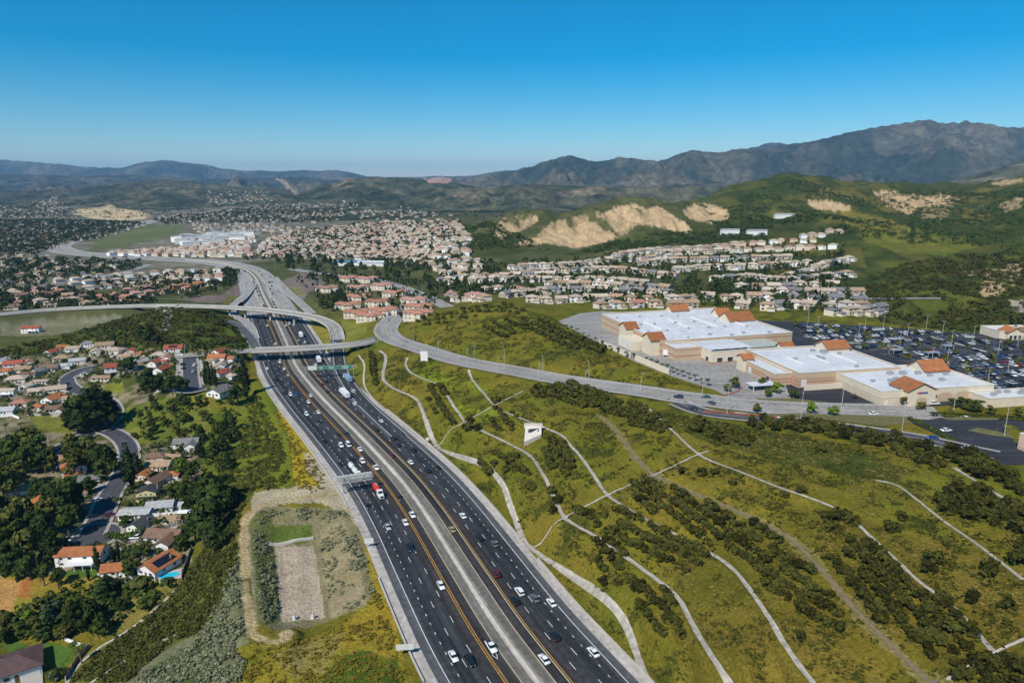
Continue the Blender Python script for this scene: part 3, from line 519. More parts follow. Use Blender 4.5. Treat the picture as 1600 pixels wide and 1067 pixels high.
# neighbourhood ground: lawns, yards, bare soil
yard = two((.055, .07, .016), (.27, .215, .145), np.clip(fbm(GX/9, GY/9, 271, 4)*1.9+.42, 0, 1))
paint([(-80, 565), (130, 545), (240, 545), (385, 545), (370, 600), (330, 640), (330, 700), (300, 770), (300, 900), (190, 910), (-80, 900)], yard, .9)
paint([(185, 640), (300, 612), (400, 600), (430, 700), (400, 760), (330, 760), (300, 680), (240, 690), (200, 700)], two((.075, .11, .012), (.16, .17, .02), np.clip(n2*1.6-.3, 0, 1)), .9)
paint([(160, 600), (190, 597), (195, 615), (168, 614)], c3(.16, .17, .02), .9)
paint([(45, 650), (100, 648), (110, 678), (60, 672)], two((.2, .18, .03), (.12, .14, .02), n2), .95)
paint([(280, 615), (370, 615), (365, 640), (300, 635)], two((.17, .16, .02), (.22, .17, .03), n2), .9)
paint([(0, 900), (140, 895), (180, 905), (140, 945), (60, 960), (0, 965)], two((.27, .17, .03), (.17, .16, .02), np.clip(n1*1.6-.3, 0, 1)), .95)
paint([(-60, 905), (35, 905), (18, 960), (-60, 965)], c3(.36, .19, .07), .8)
paint([(30, 908), (50, 902), (45, 935), (30, 932)], c3(.34, .11, .04), .7)
paint([(140, 915), (190, 905), (240, 920), (290, 900), (290, 915), (240, 950), (190, 990), (150, 1000), (130, 960)], two((.23, .17, .05), (.15, .15, .025), n2), .9)
paint([(100, 895), (160, 885), (160, 900), (100, 902)], c3(.07, .12, .012), .95)
paint([(50, 1015), (72, 1002), (118, 1012), (115, 1030), (95, 1045), (68, 1038)], c3(.075, .13, .012), .97, edge=False)
paint([(0, 1005), (12, 1001), (45, 1008), (20, 1018), (0, 1010)], c3(.07, .11, .012), .95)
# brush slope, sage strip, verge, basin
paint([(282, 914), (320, 860), (345, 790), (400, 760), (375, 800), (372, 880), (345, 950), (320, 1000), (300, 1067), (110, 1067), (160, 1018), (235, 962)], two((.05, .065, .012), (.13, .12, .025), np.clip(n2*1.7-.3, 0, 1)), .95)
paint([(355, 900), (372, 860), (382, 920), (390, 1000), (385, 1075), (170, 1075), (250, 1020), (320, 985)], two((.11, .12, .06), (.2, .19, .11), n2), .85)
paint([(240, 1040), (320, 1000), (330, 1075), (235, 1075)], c3(.045, .075, .012), .7)
paint([(375, 1010), (400, 1005), (450, 1010), (520, 985), (590, 930), (610, 960), (640, 1067), (360, 1075)], two((.34, .22, .025), (.12, .14, .014), np.clip(n1*1.8-.45, 0, 1)), .97)
paint([(525, 1035), (570, 1015), (620, 1030), (630, 1075), (500, 1075)], c3(.05, .085, .01), smooth(.35, .6, n1)*.9)
paint([(425, 1025), (480, 1000), (540, 985), (510, 1050), (460, 1060)], two((.3, .23, .1), (.18, .15, .04), n2), .6)
paint([(390, 600), (410, 590), (432, 640), (470, 715), (505, 770), (450, 780), (420, 740)], two((.10, .14, .012), (.17, .17, .016), np.clip(n1*1.8-.4, 0, 1)), .9)
paint([(425, 620), (440, 625), (485, 700), (515, 745), (505, 768), (462, 770), (455, 690)], two((.44, .30, .02), (.27, .22, .02), n2), .95)
paint([(475, 705), (505, 725), (540, 765), (560, 800), (575, 850), (560, 830), (535, 790), (505, 770), (480, 735)], two((.45, .38, .29), (.36, .3, .2), n2), .95)
paint([(395, 770), (480, 757), (540, 768), (565, 800), (548, 805), (500, 785), (440, 787), (395, 805)], two((.44, .37, .27), (.34, .29, .16), n2), .95)
paint([(388, 800), (410, 790), (540, 795), (562, 830), (590, 900), (575, 945), (500, 975), (440, 985), (400, 975), (390, 900)], two((.16, .145, .06), (.25, .215, .13), n2), .95)
paint([(500, 830), (540, 810), (560, 860), (572, 940), (515, 965)], two((.33, .26, .165), (.21, .18, .075), n2), .95)
paint([(392, 800), (425, 800), (432, 860), (436, 975), (405, 975), (395, 880)], two((.06, .085, .02), (.15, .15, .04), n2), .9)
paint([(425, 822), (488, 818), (490, 843), (470, 850), (425, 848)], two((.06, .10, .012), (.1, .14, .02), n2), .9)
paint([(430, 855), (490, 852), (508, 965), (438, 972)], two((.36, .285, .20), (.42, .34, .25), np.clip(n1*1.4-.2, 0, 1)), .97, edge=False)
paint([(562, 835), (585, 850), (605, 905), (612, 955), (590, 940), (575, 890)], two((.36, .26, .025), (.17, .16, .02), n2), .9)
paint([(1080, 860), (1180, 800), (1300, 790), (1480, 860), (1640, 930), (1640, 1090), (1080, 1090), (1040, 960)], two((.17, .112, .016), (.095, .092, .012), np.clip(n1*1.6-.25, 0, 1)), .75)
# right: greener pockets, darker belt near the rim, bare patches
paint([(640, 570), (735, 590), (780, 625), (760, 660), (720, 650), (690, 605), (650, 590)], c3(.17, .22, .012), .8*smooth(.3, .55, n1))
paint([(735, 645), (800, 640), (830, 665), (770, 665)], c3(.15, .19, .012), .6*smooth(.3, .6, n1))
paint([(1010, 640), (1100, 655), (1300, 690), (1420, 735), (1400, 755), (1200, 715), (1100, 690)], c3(.045, .06, .012), .8)
paint([(1400, 740), (1520, 735), (1600, 790), (1600, 830), (1500, 820)], two((.17, .17, .015), (.11, .12, .015), n2), .7)
paint([(1250, 980), (1330, 1000), (1400, 1067), (1260, 1067), (1150, 1067), (1150, 950)], two(DRY, (.22, .15, .03), n1), .5)
paint([(1430, 830), (1600, 890), (1600, 1000), (1560, 1000), (1480, 920)], two((.2, .13, .025), (.14, .12, .02), n1), .6)
for q in BENCH['d'][::1]: pass
dd, _ = seg_dist(resample(BENCH['d'], 3), GX, GY); dm = (dd < 2.3+(n2-.5)*3) & (UU > 930); COVER[dm] = two((.25, .19, .075), (.17, .15, .035), n2)[dm]
for P, w, c in ((LOOP, 2.5, two((.48, .37, .22), (.36, .27, .12), n4)),):
    dd, _ = seg_dist(P, GX, GY); k = smooth(w*.85, w*.45, dd+(n2-.5)*2.6+(n4-.5)*1.2)[..., None]; COVER[:] = COVER*(1-k)+c*k
    k = (smooth(.7, .3, dd+(n4-.5)*.5)*.6)[..., None]; COVER[:] = COVER*(1-k)+c3(.16, .15, .04)*k
# ground and mountains as objects that share their border
nr, na = Z.shape
def sheet(name, r0, r1, m):
    V = np.stack([GX[r0:r1+1], GY[r0:r1+1], Z[r0:r1+1]], -1).reshape(-1, 3); k = r1-r0+1
    i = np.arange(k-1)[:, None]*na+np.arange(na-1)[None]; i = i.ravel()
    F = np.stack([i, i+1, i+1+na, i+na], 1)[:, ::-1]
    o = link(name, fastmesh(name, V, F, [m], True, None, COVER[r0:r1+1].reshape(-1, 3))); o['kind'] = 'structure'; return o
k1 = int(np.searchsorted(RR, 2700)); k2 = int(np.searchsorted(RR, 5200))
gm = cover_mat('ground_cover', .9, .09, .7, 1.1, .6, 1.35)
sheet('ground', 0, k1, gm); sheet('hills', k1, k2, cover_mat('hill_cover', .03, .008, 1.0, .022, .5, 1.5, 9)); sheet('mountains', k2, nr-1, cover_mat('mountain_cover', .012, .003, 1.0, .0075, .5, 1.5, 70))
# ================================================================== roads
def road_mat(name, col, streak=.25, fine=.25, rough=.85):
    """asphalt or concrete: grain, patches and streaks worn along the direction of travel (UV = metres along, metres across)"""
    m = bpy.data.materials.new(name); m.use_nodes = True; N = m.node_tree.nodes; L = m.node_tree.links
    b = N['Principled BSDF']; b.inputs['Roughness'].default_value = rough; b.inputs['Specular IOR Level'].default_value = .25
    uv = N.new('ShaderNodeUVMap'); uv.uv_map = 'UVMap'; rgb = N.new('ShaderNodeRGB'); rgb.outputs[0].default_value = (*col, 1); cur = rgb.outputs[0]
    for sx, sy, a in ((.012, .55, streak), (.5, .5, fine), (.05, .08, fine*.7)):
        mp = N.new('ShaderNodeMapping'); mp.inputs['Scale'].default_value = (sx, sy, 1); L.new(uv.outputs[0], mp.inputs['Vector'])
        t = N.new('ShaderNodeTexNoise'); t.inputs['Scale'].default_value = 1.0; t.inputs['Detail'].default_value = 4; L.new(mp.outputs[0], t.inputs['Vector'])
        mr = N.new('ShaderNodeMapRange'); mr.inputs['From Min'].default_value = .3; mr.inputs['From Max'].default_value = .7; mr.inputs['To Min'].default_value = 1-a; mr.inputs['To Max'].default_value = 1+a
        L.new(t.outputs['Fac'], mr.inputs['Value'])
        x = N.new('ShaderNodeMix'); x.data_type = 'RGBA'; x.blend_type = 'MULTIPLY'; x.inputs[0].default_value = 1.0
        L.new(cur, x.inputs[6]); L.new(mr.outputs['Result'], x.inputs[7]); cur = x.outputs[2]
    L.new(cur, b.inputs['Base Color']); return m
M_ASPH = road_mat('asphalt', (.038, .040, .043), .5, .3); M_ASPH_D = road_mat('asphalt_worn', (.025, .027, .031), .55, .3); M_ASPH_B = road_mat('asphalt_brown', (.037, .033, .033), .45, .3)
M_SHOULDER = road_mat('asphalt_shoulder', (.085, .085, .088), .2); M_MEDIAN = road_mat('median_paving', (.15, .135, .115), .3); M_CONC = road_mat('concrete', (.40, .365, .32), .12)
M_CONCROAD = road_mat('concrete_road', (.29, .275, .25), .3); M_OLDROAD = road_mat('old_asphalt', (.27, .255, .235), .2); M_WALK = road_mat('sidewalk', (.33, .305, .27), .1); M_STREET = road_mat('street_asphalt', (.062, .064, .072), .2); M_LOT = road_mat('lot_asphalt', (.032, .033, .038), .3)
M_WHITE = mat('road_paint_white', (.66, .66, .64), .7, noise=(.5, .65, 1.12)); M_YEL = mat('road_paint_yellow', (.56, .29, .045), .7, noise=(.5, .6, 1.15), noise2=(2.0, .75, 1.1)); M_CREAM = mat('road_paint_cream', (.62, .53, .30), .7, noise=(.8, .8, 1.1))
M_WALL = mat('barrier_concrete', (.47, .43, .375), .85, noise=(.25, .82, 1.12)); M_RED = mat('kerb_red', (.42, .06, .035), .7, noise=(1, .8, 1.1))
def ribbons(P, bands, dz=0.0, drape=False, sub=1, wob=0.0):
    """strips along polyline P: bands = [(lat0, lat1, material index[, lift])] -> verts, faces, material indices, uv"""
    n = sidevec(P); s = np.r_[0, np.cumsum(np.linalg.norm(np.diff(P[:, :2], axis=0), axis=1))]; V = []; F = []; M = []; T = []; k = 0; N = len(P)
    for b in bands:
        lift = b[3] if len(b) > 3 else 0.0; lats = np.linspace(b[0], b[1], sub+1)
        for i in range(sub):
            for lat in (lats[i], lats[i+1]):
                lw = lat*(1+wob*(vnoise(s/2.6, s*0+lat*3, 5)*2-1)+wob*.8*(vnoise(s/9, s*0+lat, 6)*2-1)) if wob else lat
                xy = P[:, :2]+n*np.reshape(lw, (-1, 1)); z = (ground(xy[:, 0], xy[:, 1]) if drape else P[:, 2])+dz+lift
                V.append(np.c_[xy, z]); T.append(np.c_[s, np.full(N, lat)])
            a = np.arange(N-1)+k; F.append(np.stack([a, a+N, a+N+1, a+1], 1)); M.append(np.full(N-1, b[2])); k += 2*N
    return np.vstack(V), np.vstack(F), np.concatenate(M), np.vstack(T)
def road_obj(name, P, bands, mats, dz=0.0, parent=None, drape=False, sub=1, kind='structure', wob=0.0):
    V, F, M, T = ribbons(P, bands, dz, drape, sub, wob); me = fastmesh(name, V, F, mats, False, M)
    uvl = me.uv_layers.new(name='UVMap'); li = np.empty(len(me.loops), np.int32); me.loops.foreach_get('vertex_index', li); uvl.data.foreach_set('uv', T[li].astype(np.float32).ravel())
    o = link(name, me, parent)
    if parent is None: o['kind'] = kind
    return o
def dashes(P, lats, on, gap, w, m, name, parent, dz=.03, s0=0, s1=1e9, phase=0):
    s = np.r_[0, np.cumsum(np.linalg.norm(np.diff(P[:, :2], axis=0), axis=1))]; n = sidevec(P); V = []; 
    for lat in lats:
        st = np.arange(max(s0, 0)+phase, min(s1, s[-1])-on, on+gap)
        def pt(ss, l): return np.c_[np.interp(ss, s, P[:, 0])+np.interp(ss, s, n[:, 0])*l, np.interp(ss, s, P[:, 1])+np.interp(ss, s, n[:, 1])*l, np.interp(ss, s, P[:, 2])+dz]
        V.append(np.stack([pt(st, lat-w/2), pt(st, lat+w/2), pt(st+on, lat+w/2), pt(st+on, lat-w/2)], 1).reshape(-1, 3))
    V = np.vstack(V); o = link(name, fastmesh(name, V, np.arange(len(V)).reshape(-1, 4), [m]), parent); o['kind'] = 'stuff'; return o
# ---- the freeway: dark asphalt up to the flyover, pale concrete beyond
S_FLY = hw_coord(U(427, 490, 0))[0]; kf = int(np.searchsorted(HWS, S_FLY))
HWA, HWB = HW[:kf+1], HW[kf:]
bands = [(-27.6, -24.4, 4), (-24.4, -21.6, 2), (-21.6, -18.3, 0), (-18.3, -15.0, 1), (-15.0, -11.5, 0), (-11.5, -7.8, 5), (-7.8, -4.1, 5), (-4.1, -1.1, 3), (-1.1, 1.1, 4),
         (1.1, 4.1, 3), (4.1, 7.8, 5), (7.8, 11.5, 5), (11.5, 15.0, 0), (15.0, 18.3, 1), (18.3, 21.6, 0), (21.6, 24.3, 2), (24.3, 27.2, 4)]
freeway = road_obj('freeway', HWA, bands, [M_ASPH, M_ASPH_D, M_SHOULDER, M_MEDIAN, M_CONC, M_ASPH_B])
freeb = road_obj('freeway', HWB, [(-25, -21.6, 0), (-21.6, -4, 0), (-4, -1.5, 1), (-1.5, 1.5, 2), (1.5, 4, 1), (4, 21.6, 0), (21.6, 25, 0)], [M_CONCROAD, M_MEDIAN, M_CONC])
for P, par in ((HWA, freeway), (HWB, freeb)):
    for lat in (-21.6, 21.6): road_obj('edge_line', P, [(lat-.13, lat+.13, 0)], [M_WHITE], .03, par)
    for lat in (-4.15, 4.15): road_obj('edge_line', P, [(lat-.1, lat+.1, 0)], [M_CREAM], .03, par)
for sg in (-1, 1):
    road_obj('carpool_line', HWA, [(sg*8.2-.13, sg*8.2+.13, 0)], [M_YEL], .03, freeway); road_obj('carpool_line', HWA, [(sg*7.5-.13, sg*7.5+.13, 0)], [M_YEL if sg < 0 else M_CREAM], .03, freeway)
    road_obj('carpool_line', HWB, [(sg*7.8-.3, sg*7.8+.3, 0)], [M_CREAM], .03, freeb)
dashes(HWA, (-15.1, 11.6), 3.6, 10.9, .2, M_WHITE, 'lane_dashes', freeway); dashes(HWA, (-11.7, 15.1), 3.6, 10.9, .2, M_WHITE, 'lane_dashes', freeway, phase=5)
dashes(HWA, (-18.4, 18.4), 1.1, 3.6, .24, M_WHITE, 'lane_dots', freeway); dashes(HWB, (-18.2, -15, -11.6, 11.6, 15, 18.2), 4, 10, .25, M_WHITE, 'lane_dashes', freeb, s1=500)
for s, lat in ((hw_coord(U(773, 1023))[0], -6.0),):     # carpool diamond
    mb = MB()
    for q in range(4):
        a = [(2.0, 0), (0, .75), (-2.0, 0), (0, -.75)]; p0, p1 = a[q], a[(q+1) % 4]
        def w(p, k): return hw_point(s+p[0]*k, lat+p[1]*k)+np.array([0, 0, .035])
        mb.poly([w(p0, 1), w(p1, 1), w(p1, .74), w(p0, .74)])
    mb.build('carpool_diamond', M_WHITE, freeway)
# ---- barriers: median wall, kerb walls
def profile_wall(name, P, prof, m, lat0=0.0, dz=0.0, drape=False):
    n = sidevec(P); rings = []
    for i in range(len(P)):
        x, y = P[i, :2]+n[i]*lat0; z = (float(ground(x, y)) if drape else P[i, 2])+dz
        rings.append([(x+n[i, 0]*a, y+n[i, 1]*a, z+b) for a, b in prof])
    mb = MB(); mb.loft(rings); return mb.mesh(name, m)
jersey = [(-.32, 0), (-.18, .25), (-.09, .95), (.09, .95), (.18, .25), (.32, 0)]
tag(link('median_barrier', profile_wall('median_barrier', HWA, jersey, M_WALL)), 'long concrete barrier wall in the middle of the dark asphalt freeway', 'barrier')
tag(link('median_barrier', profile_wall('median_barrier', HWB[:140], jersey, M_WALL)), 'concrete median barrier on the pale freeway stretch beyond the flyover', 'barrier')
lowwall = [(-.2, 0), (-.2, .8), (.2, .8), (.2, 0)]
def seg_by(v0, v1, u0, u1, lat):
    a = hw_coord(U(u0, v0))[0]; b = hw_coord(U(u1, v1))[0]; s = np.linspace(min(a, b), max(a, b), int(abs(b-a)/4)+2); return hw_point(s, lat)
tag(link('shoulder_wall', profile_wall('shoulder_wall', seg_by(1067, 868, 1030, 862, 27.4), lowwall, M_WALL)), 'low concrete wall along the near right shoulder of the freeway', 'wall')
tag(link('shoulder_kerb', profile_wall('shoulder_kerb', seg_by(840, 640, 815, 600, 27.4), [(-.5, 0), (-.35, .35), (.35, .35), (.5, 0)], M_CONC)), 'pale kerb at the foot of the green cut slope', 'kerb')
tag(link('shoulder_kerb', profile_wall('shoulder_kerb', seg_by(790, 580, 560, 420, -27.9), [(-.45, 0), (-.3, .4), (.3, .4), (.45, 0)], M_CONC)), 'pale kerb along the yellow verge on the left freeway shoulder', 'kerb')
tag(link('shoulder_wall', profile_wall('shoulder_wall', seg_by(1067, 900, 660, 610, -27.9), lowwall, M_WALL)), 'low wall along the near left shoulder of the freeway beside the verge', 'wall')
# ---- ramps, streets, climbing road
def street(name, P, hw, m, walk=1.3, line_=None, dz=.02, kerb=True, mark=M_CREAM, wm=None):
    b = [(-hw, hw, 0)]
    if walk: b += [(-hw-walk, -hw, 1, .13), (hw, hw+walk, 1, .13)]
    o = road_obj(name, P, b, [m, wm or M_WALK], dz)
    if walk and kerb:
        for sg in (-1, 1): link('kerb', profile_wall('kerb', P, [(-.12, -.15), (-.12, .16), (.12, .16), (.12, -.15)], M_CONC, sg*hw, dz), o)
    if line_:
        for lat in line_: road_obj('centre_line', P, [(lat-.12, lat+.12, 0)], [mark], dz+.03, o)
    return o
rc = street('climbing_road', ROADC, 8, M_OLDROAD, 2.2, (-.4, .4)); dashes(ROADC, (-4, 4), 3, 9, .2, M_WHITE, 'lane_dashes', rc, .05)
street('lower_road', ROADD, 4.6, M_STREET, 1.2, (0,))
street('cul_de_sac_street', ST_CUL, 4.6, M_STREET); street('main_street', ST_MAIN, 4.6, M_STREET); street('bend_street', ST_BEND, 4.6, M_STREET); street('approach_street', OVERL, 5, M_OLDROAD)
def disc_road(name, c, r, m, n=28, ring=1.6):
    mb = MB(); z = c[2]+.045; P = [(c[0]+r*math.cos(2*math.pi*i/n), c[1]+r*math.sin(2*math.pi*i/n), z) for i in range(n)]; mb.poly(P)
    Q = [(c[0]+(r+ring)*math.cos(2*math.pi*i/n), c[1]+(r+ring)*math.sin(2*math.pi*i/n)) for i in range(n)]
    for i in range(n):
        j = (i+1) % n; mb.poly([(P[i][0], P[i][1], z+.09), (Q[i][0], Q[i][1], z+.09), (Q[j][0], Q[j][1], z+.09), (P[j][0], P[j][1], z+.09)], 1)
    me = mb.mesh(name, [m, M_WALK]); o = link(name, me); o['kind'] = 'structure'; return o
DISC = []
for nm, c, r in (('turning_circle', ST_MAIN[0], 11.0), ('turning_circle', ST_CUL[-1], 9.0)):
    mk = (GX-c[0])**2+(GY-c[1])**2 < (r+3)**2; Z[mk] = c[2]-.25; disc_road(nm, c, r, M_STREET)
for nm, P, hw, m in (('on_ramp', ONRAMP, 4.6, M_SHOULDER), ('ramp_left', RAMPL, 4.2, M_CONCROAD), ('ramp_right', RAMPR, 5, M_CONCROAD), ('off_ramp', OFFR, 4.5, M_CONCROAD), ('boulevard', ROADR, 8, M_OLDROAD),
                     ('service_road', ROADL1, 6, M_OLDROAD), ('valley_road', ROADL2, 8, M_OLDROAD), ('valley_road', ROADL3, 7, M_CONCROAD), ('hill_road', HILLROAD, 4, M_OLDROAD), ('branch_road', BRANCH, 3.5, M_CONC)):
    o = road_obj(nm, P, [(-hw, hw, 0)], [m], .03)
    for lat in (-hw+.6, hw-.6): road_obj('edge_line', P, [(lat-.15, lat+.15, 0)], [M_WHITE], .06, o)
# ramp that comes down from the flyover and runs in beside the freeway
kd = int(np.argmax((FLY[:, 2] < 1.6) & (FLY[:, 1] < 700) & (FLY[:, 0] < -60)))
dr = road_obj('descending_ramp', FLY[kd-2:], [(-5.2, -3.9, 1), (-3.9, 3.9, 0), (3.9, 6.2, 1)], [M_ASPH, M_SHOULDER], .05)
for lat in (-3.9, 3.9): road_obj('edge_line', FLY[kd-2:], [(lat-.15, lat+.15, 0)], [M_WHITE], .085, dr)
dashes(FLY[kd-2:], (0,), 3.6, 9, .2, M_WHITE, 'lane_dashes', dr, .085)
# ---- drain paths on the cut slope, dirt tracks
M_PATH = road_mat('path_concrete', (.36, .325, .27), .2, .35)
for k, w in (('a', 1.05), ('b', .8), ('c', .72), ('e', .6), ('f', .55), ('g', .8)):
    road_obj('bench_path', BENCH[k], [(-w, w, 0)], [M_PATH], .16, drape=True, sub=4, wob=.12 if k == 'a' else .22)
M_DIRT = mat('dirt', (.20, .155, .105), .95, noise=(.6, .7, 1.25)); road_obj('dirt_ditch', BENCH['d'][(BENCH['d'][:, 0] > 42)], [(-.55, .6, 0)], [M_DIRT], .12, drape=True, sub=2, wob=.4)
for k in DRAIN: road_obj('down_drain', DRAIN[k], [(-.36, .36, 0)], [M_CONC], .32, drape=True, sub=2)
road_obj('toe_drain', line(TOE_A, 2), [(-.6, .6, 0)], [M_CONC], .08, drape=True); road_obj('toe_drain', SLOPE_TOE, [(-.5, .5, 0)], [M_CONC], .09, drape=True); road_obj('toe_drain', SLOPE_MID, [(-.4, .4, 0)], [M_CONC], .09, drape=True)
# ================================================================== bridges
M_DECK = mat('bridge_concrete', (.50, .465, .41), .85, noise=(.12, .8, 1.12)); M_PIER = mat('pier_concrete', (.44, .41, .365), .9, noise=(.3, .8, 1.1))
def bridge(name, P, hw, label, piers, thick=1.5, surf=M_OLDROAD, cap=False, start=None):
    root = empty(name, tuple(P[0]*[1, 1, 0])); root_inv = -np.array(root.location)
    Q = P+root_inv
    tag(root, label, 'bridge')
    link('deck', profile_wall('deck', Q, [(-hw, -.1), (-hw, -.55), (-hw*.55, -thick), (hw*.55, -thick), (hw, -.55), (hw, -.1)], M_DECK), root)
    so = road_obj('roadway', Q, [(-hw+.3, hw-.3, 0)], [surf], -.05, root)
    for lat in (-.15, .15): road_obj('centre_line', Q, [(lat-.08, lat+.08, 0)], [M_CREAM], -.02, so)
    for sg in (-1, 1): link('parapet', profile_wall('parapet', Q, [(-.22, -.5), (-.22, .95), (.22, .95), (.22, -.5)], M_DECK, sg*hw), root)
    for (x, y, zt, zb, rz) in piers:
        mb = MB(); o = np.array([x, y, 0])+root_inv
        rings = []
        for f, sx, sy in ((0, 1.1, .8), (.55, 1.1, .8), (.85, 1.5, .85), (1, 2.6, .95)):
            ca, sa = math.cos(rz), math.sin(rz); z = zb-.6+(zt-thick+.1-zb+.6)*f
            rings.append([(o[0]+a*ca-b*sa, o[1]+a*sa+b*ca, z+root_inv[2]) for a, b in ((-sx, -sy), (sx, -sy), (sx, sy), (-sx, sy))])
        mb.loft(rings); mb.build('pier', M_PIER, root)
    return root
def near_P(P, x, y):
    i = int(np.argmin((P[:, 0]-x)**2+(P[:, 1]-y)**2)); t = P[min(i+1, len(P)-1)]-P[max(i-1, 0)]; return P[i], math.atan2(t[1], t[0])+math.pi/2
def pier_at(P, u, v):
    p = U(u, v, 0); q, a = near_P(P, p[0], p[1]); return (q[0], q[1], q[2], float(ground(q[0], q[1])), a)
OV = OVER
c0 = np.argmin(np.min(np.hypot(OV[:, None, 0]-HW[None, :, 0], OV[:, None, 1]-HW[None, :, 1]), axis=1))
q = OV[c0]; i2 = int(np.argmin((OV[:, 0]-U(510, 556, 0)[0])**2)); qa = math.atan2(*(OV[c0+1]-OV[c0-1])[[1, 0]])+math.pi/2
bridge('overpass', OV, 6.2, 'pale concrete road overpass with two piers crossing the freeway in front of the flyover',
       [(q[0], q[1], q[2], 0, qa), (OV[i2, 0], OV[i2, 1], OV[i2, 2], float(ground(OV[i2, 0], OV[i2, 1])), qa)])
fk = kd
FB = FLY[:fk]
bridge('flyover', FB, 5.6, 'long curved concrete flyover ramp sweeping over the freeway beyond the overpass', [pier_at(FLY, 365, 494), pier_at(FLY, 392, 496), pier_at(FLY, 428, 500), pier_at(FLY, 468, 503)], 1.7, M_CONCROAD)
ab = U(262, 478, 10); mb = MB(); mb.box((0, 0, 0), (17, 13, 13.2), 0, taper=.97); mb.box((0, 0, 13.2), (17.6, 13.4, .5)); o = mb.build('abutment', M_DECK, None, (ab[0], ab[1]-2, -3.0), .05)
tag(o, 'bright concrete abutment block under the flyover on the scrub hill', 'abutment')
# abutment slopes under the overpass ends
for (u, v, sgn) in ((403, 552, -1), (556, 545, 1)):
    p = U(u, v, 4); mb = MB(); mb.box((0, 0, 0), (3, 13, 8.4), 0, taper=.92); o = mb.build('abutment', M_PIER, None, (p[0]-sgn*-2, p[1], -2.2), qa-math.pi/2)
    tag(o, 'concrete abutment under the %s end of the road overpass' % ('left' if sgn < 0 else 'right'), 'abutment')
# ================================================================== sign gantries, signs, street lights
M_STEEL = mat('galvanised_steel', (.50, .50, .49), .5, .5, noise=(.6, .85, 1.1)); M_SIGN = mat('sign_green', (.0, .16, .09), .5, noise=(.4, .9, 1.1)); M_SIGNBACK = mat('sign_back', (.62, .61, .57), .6, 0, noise=(.3, .85, 1.1)); M_LEG = mat('sign_legend', (.75, .76, .74), .6)
def truss(mb, x0, x1, z0, z1, y0, y1, bay=1.8):
    for z in (z0, z1):
        for y in (y0, y1): mb.tube((x0, y, z), (x1, y, z), .09, n=6)
    n = int(abs(x1-x0)/bay)
    for i in range(n+1):
        x = x0+(x1-x0)*i/n
        for y in (y0, y1): mb.tube((x, y, z0), (x, y, z1), .06, n=5)
        if i < n:
            xn = x0+(x1-x0)*(i+1)/n
            for y in (y0, y1): mb.tube((x, y, z0 if i % 2 else z1), (xn, y, z1 if i % 2 else z0), .055, n=5)
pa = U(478, 591, 0); pb = U(553, 588.5, 0); d = pb-pa; Lg = float(np.hypot(d[0], d[1]))
root = empty('sign_gantry', tuple(pa), math.atan2(d[1], d[0])); tag(root, 'green overhead sign gantry spanning the right carriageway just before the overpass', 'sign gantry')
for x in (0, Lg):
    mb = MB(); mb.tube((x, 0, -.5), (x, 0, 8.6), .28, .24, 10); mb.box((x, 0, -.3), (1.2, 1.2, .5)); mb.build('post', M_STEEL, root)
mb = MB(); truss(mb, 0, Lg+2.2, 6.4, 8.0, -.6, .6); mb.build('truss', M_STEEL, root)
for x0, x1, m in ((.06, .24, M_SIGNBACK), (.27, .40, M_SIGN), (.43, .66, M_SIGN), (.69, .97, M_SIGN)):
    mb = MB(); w = (x1-x0)*Lg; mb.box((x0*Lg+w/2, -.85, 5.9), (w, .12, 2.9)); p = mb.build('sign_panel', m, root)
    if m is M_SIGN:
        mb = MB(); xa, xb = x0*Lg+.12, x1*Lg-.12
        for a, b in (((xa, 6.0), (xb, 6.08)), ((xa, 8.62), (xb, 8.7)), ((xa, 6.0), (xa+.08, 8.7)), ((xb-.08, 6.0), (xb, 8.7))):
            mb.poly([(a[0], -.914, a[1]), (b[0], -.914, a[1]), (b[0], -.914, b[1]), (a[0], -.914, b[1])])
        for zz, f in ((7.9, .55), (7.2, .7), (6.5, .4)):
            ww = (xb-xa)*f/2; cx = (xa+xb)/2
            mb.poly([(cx-ww, -.914, zz), (cx+ww, -.914, zz), (cx+ww, -.914, zz+.22), (cx-ww, -.914, zz+.22)])
        mb.build('sign_border', M_LEG, p)
# cantilever sign near the verge, seen from behind
pa = U(537, 771, 0); root = empty('cantilever_sign', tuple(pa), math.atan2(*(hw_point(hw_coord(pa)[0], 0)-pa)[[1, 0]])-.12)
tag(root, 'grey cantilever sign reaching over the left lanes beside the sandy verge', 'sign')
mb = MB(); mb.tube((0, 0, -.5), (0, 0, 7.6), .38, .3, 10); mb.box((0, 0, -.4), (1.6, 1.6, .7)); mb.build('post', M_STEEL, root)
mb = MB(); truss(mb, -2.2, 13.0, 5.9, 7.4, -.45, .45, 1.3); mb.build('truss', M_STEEL, root)
for a, b in ((-2.0, 2.4), (2.8, 12.6)):
    mb = MB(); mb.box(((a+b)/2, .7, 5.3), (b-a, .1, 2.9))
    for k in range(int((b-a)/1.1)+1): mb.box((a+.3+k*1.1, .6, 5.3), (.12, .12, 2.9))
    mb.build('sign_panel', M_SIGNBACK, root)
mb = MB(); mb.box((5.5, -.8, 5.2), (14, .9, .08)); mb.build('catwalk', M_STEEL, root)
def road_sign(u, v, w, h, leg, label, rz):
    p = G(u, v); root = empty('road_sign', tuple(p), rz); tag(root, label, 'sign')
    for sx in (-.3, .3): mb = MB(); mb.tube((sx*w, 0, -.3), (sx*w, 0, leg+h), .09, n=6); mb.build('post', M_STEEL, root)
    mb = MB(); mb.box((0, -.12, leg), (w, .1, h)); mb.box((0, -.19, leg+h*.2), (w, .05, .1)); mb.box((0, -.19, leg+h*.7), (w, .05, .1)); mb.build('sign_panel', M_SIGNBACK, root)
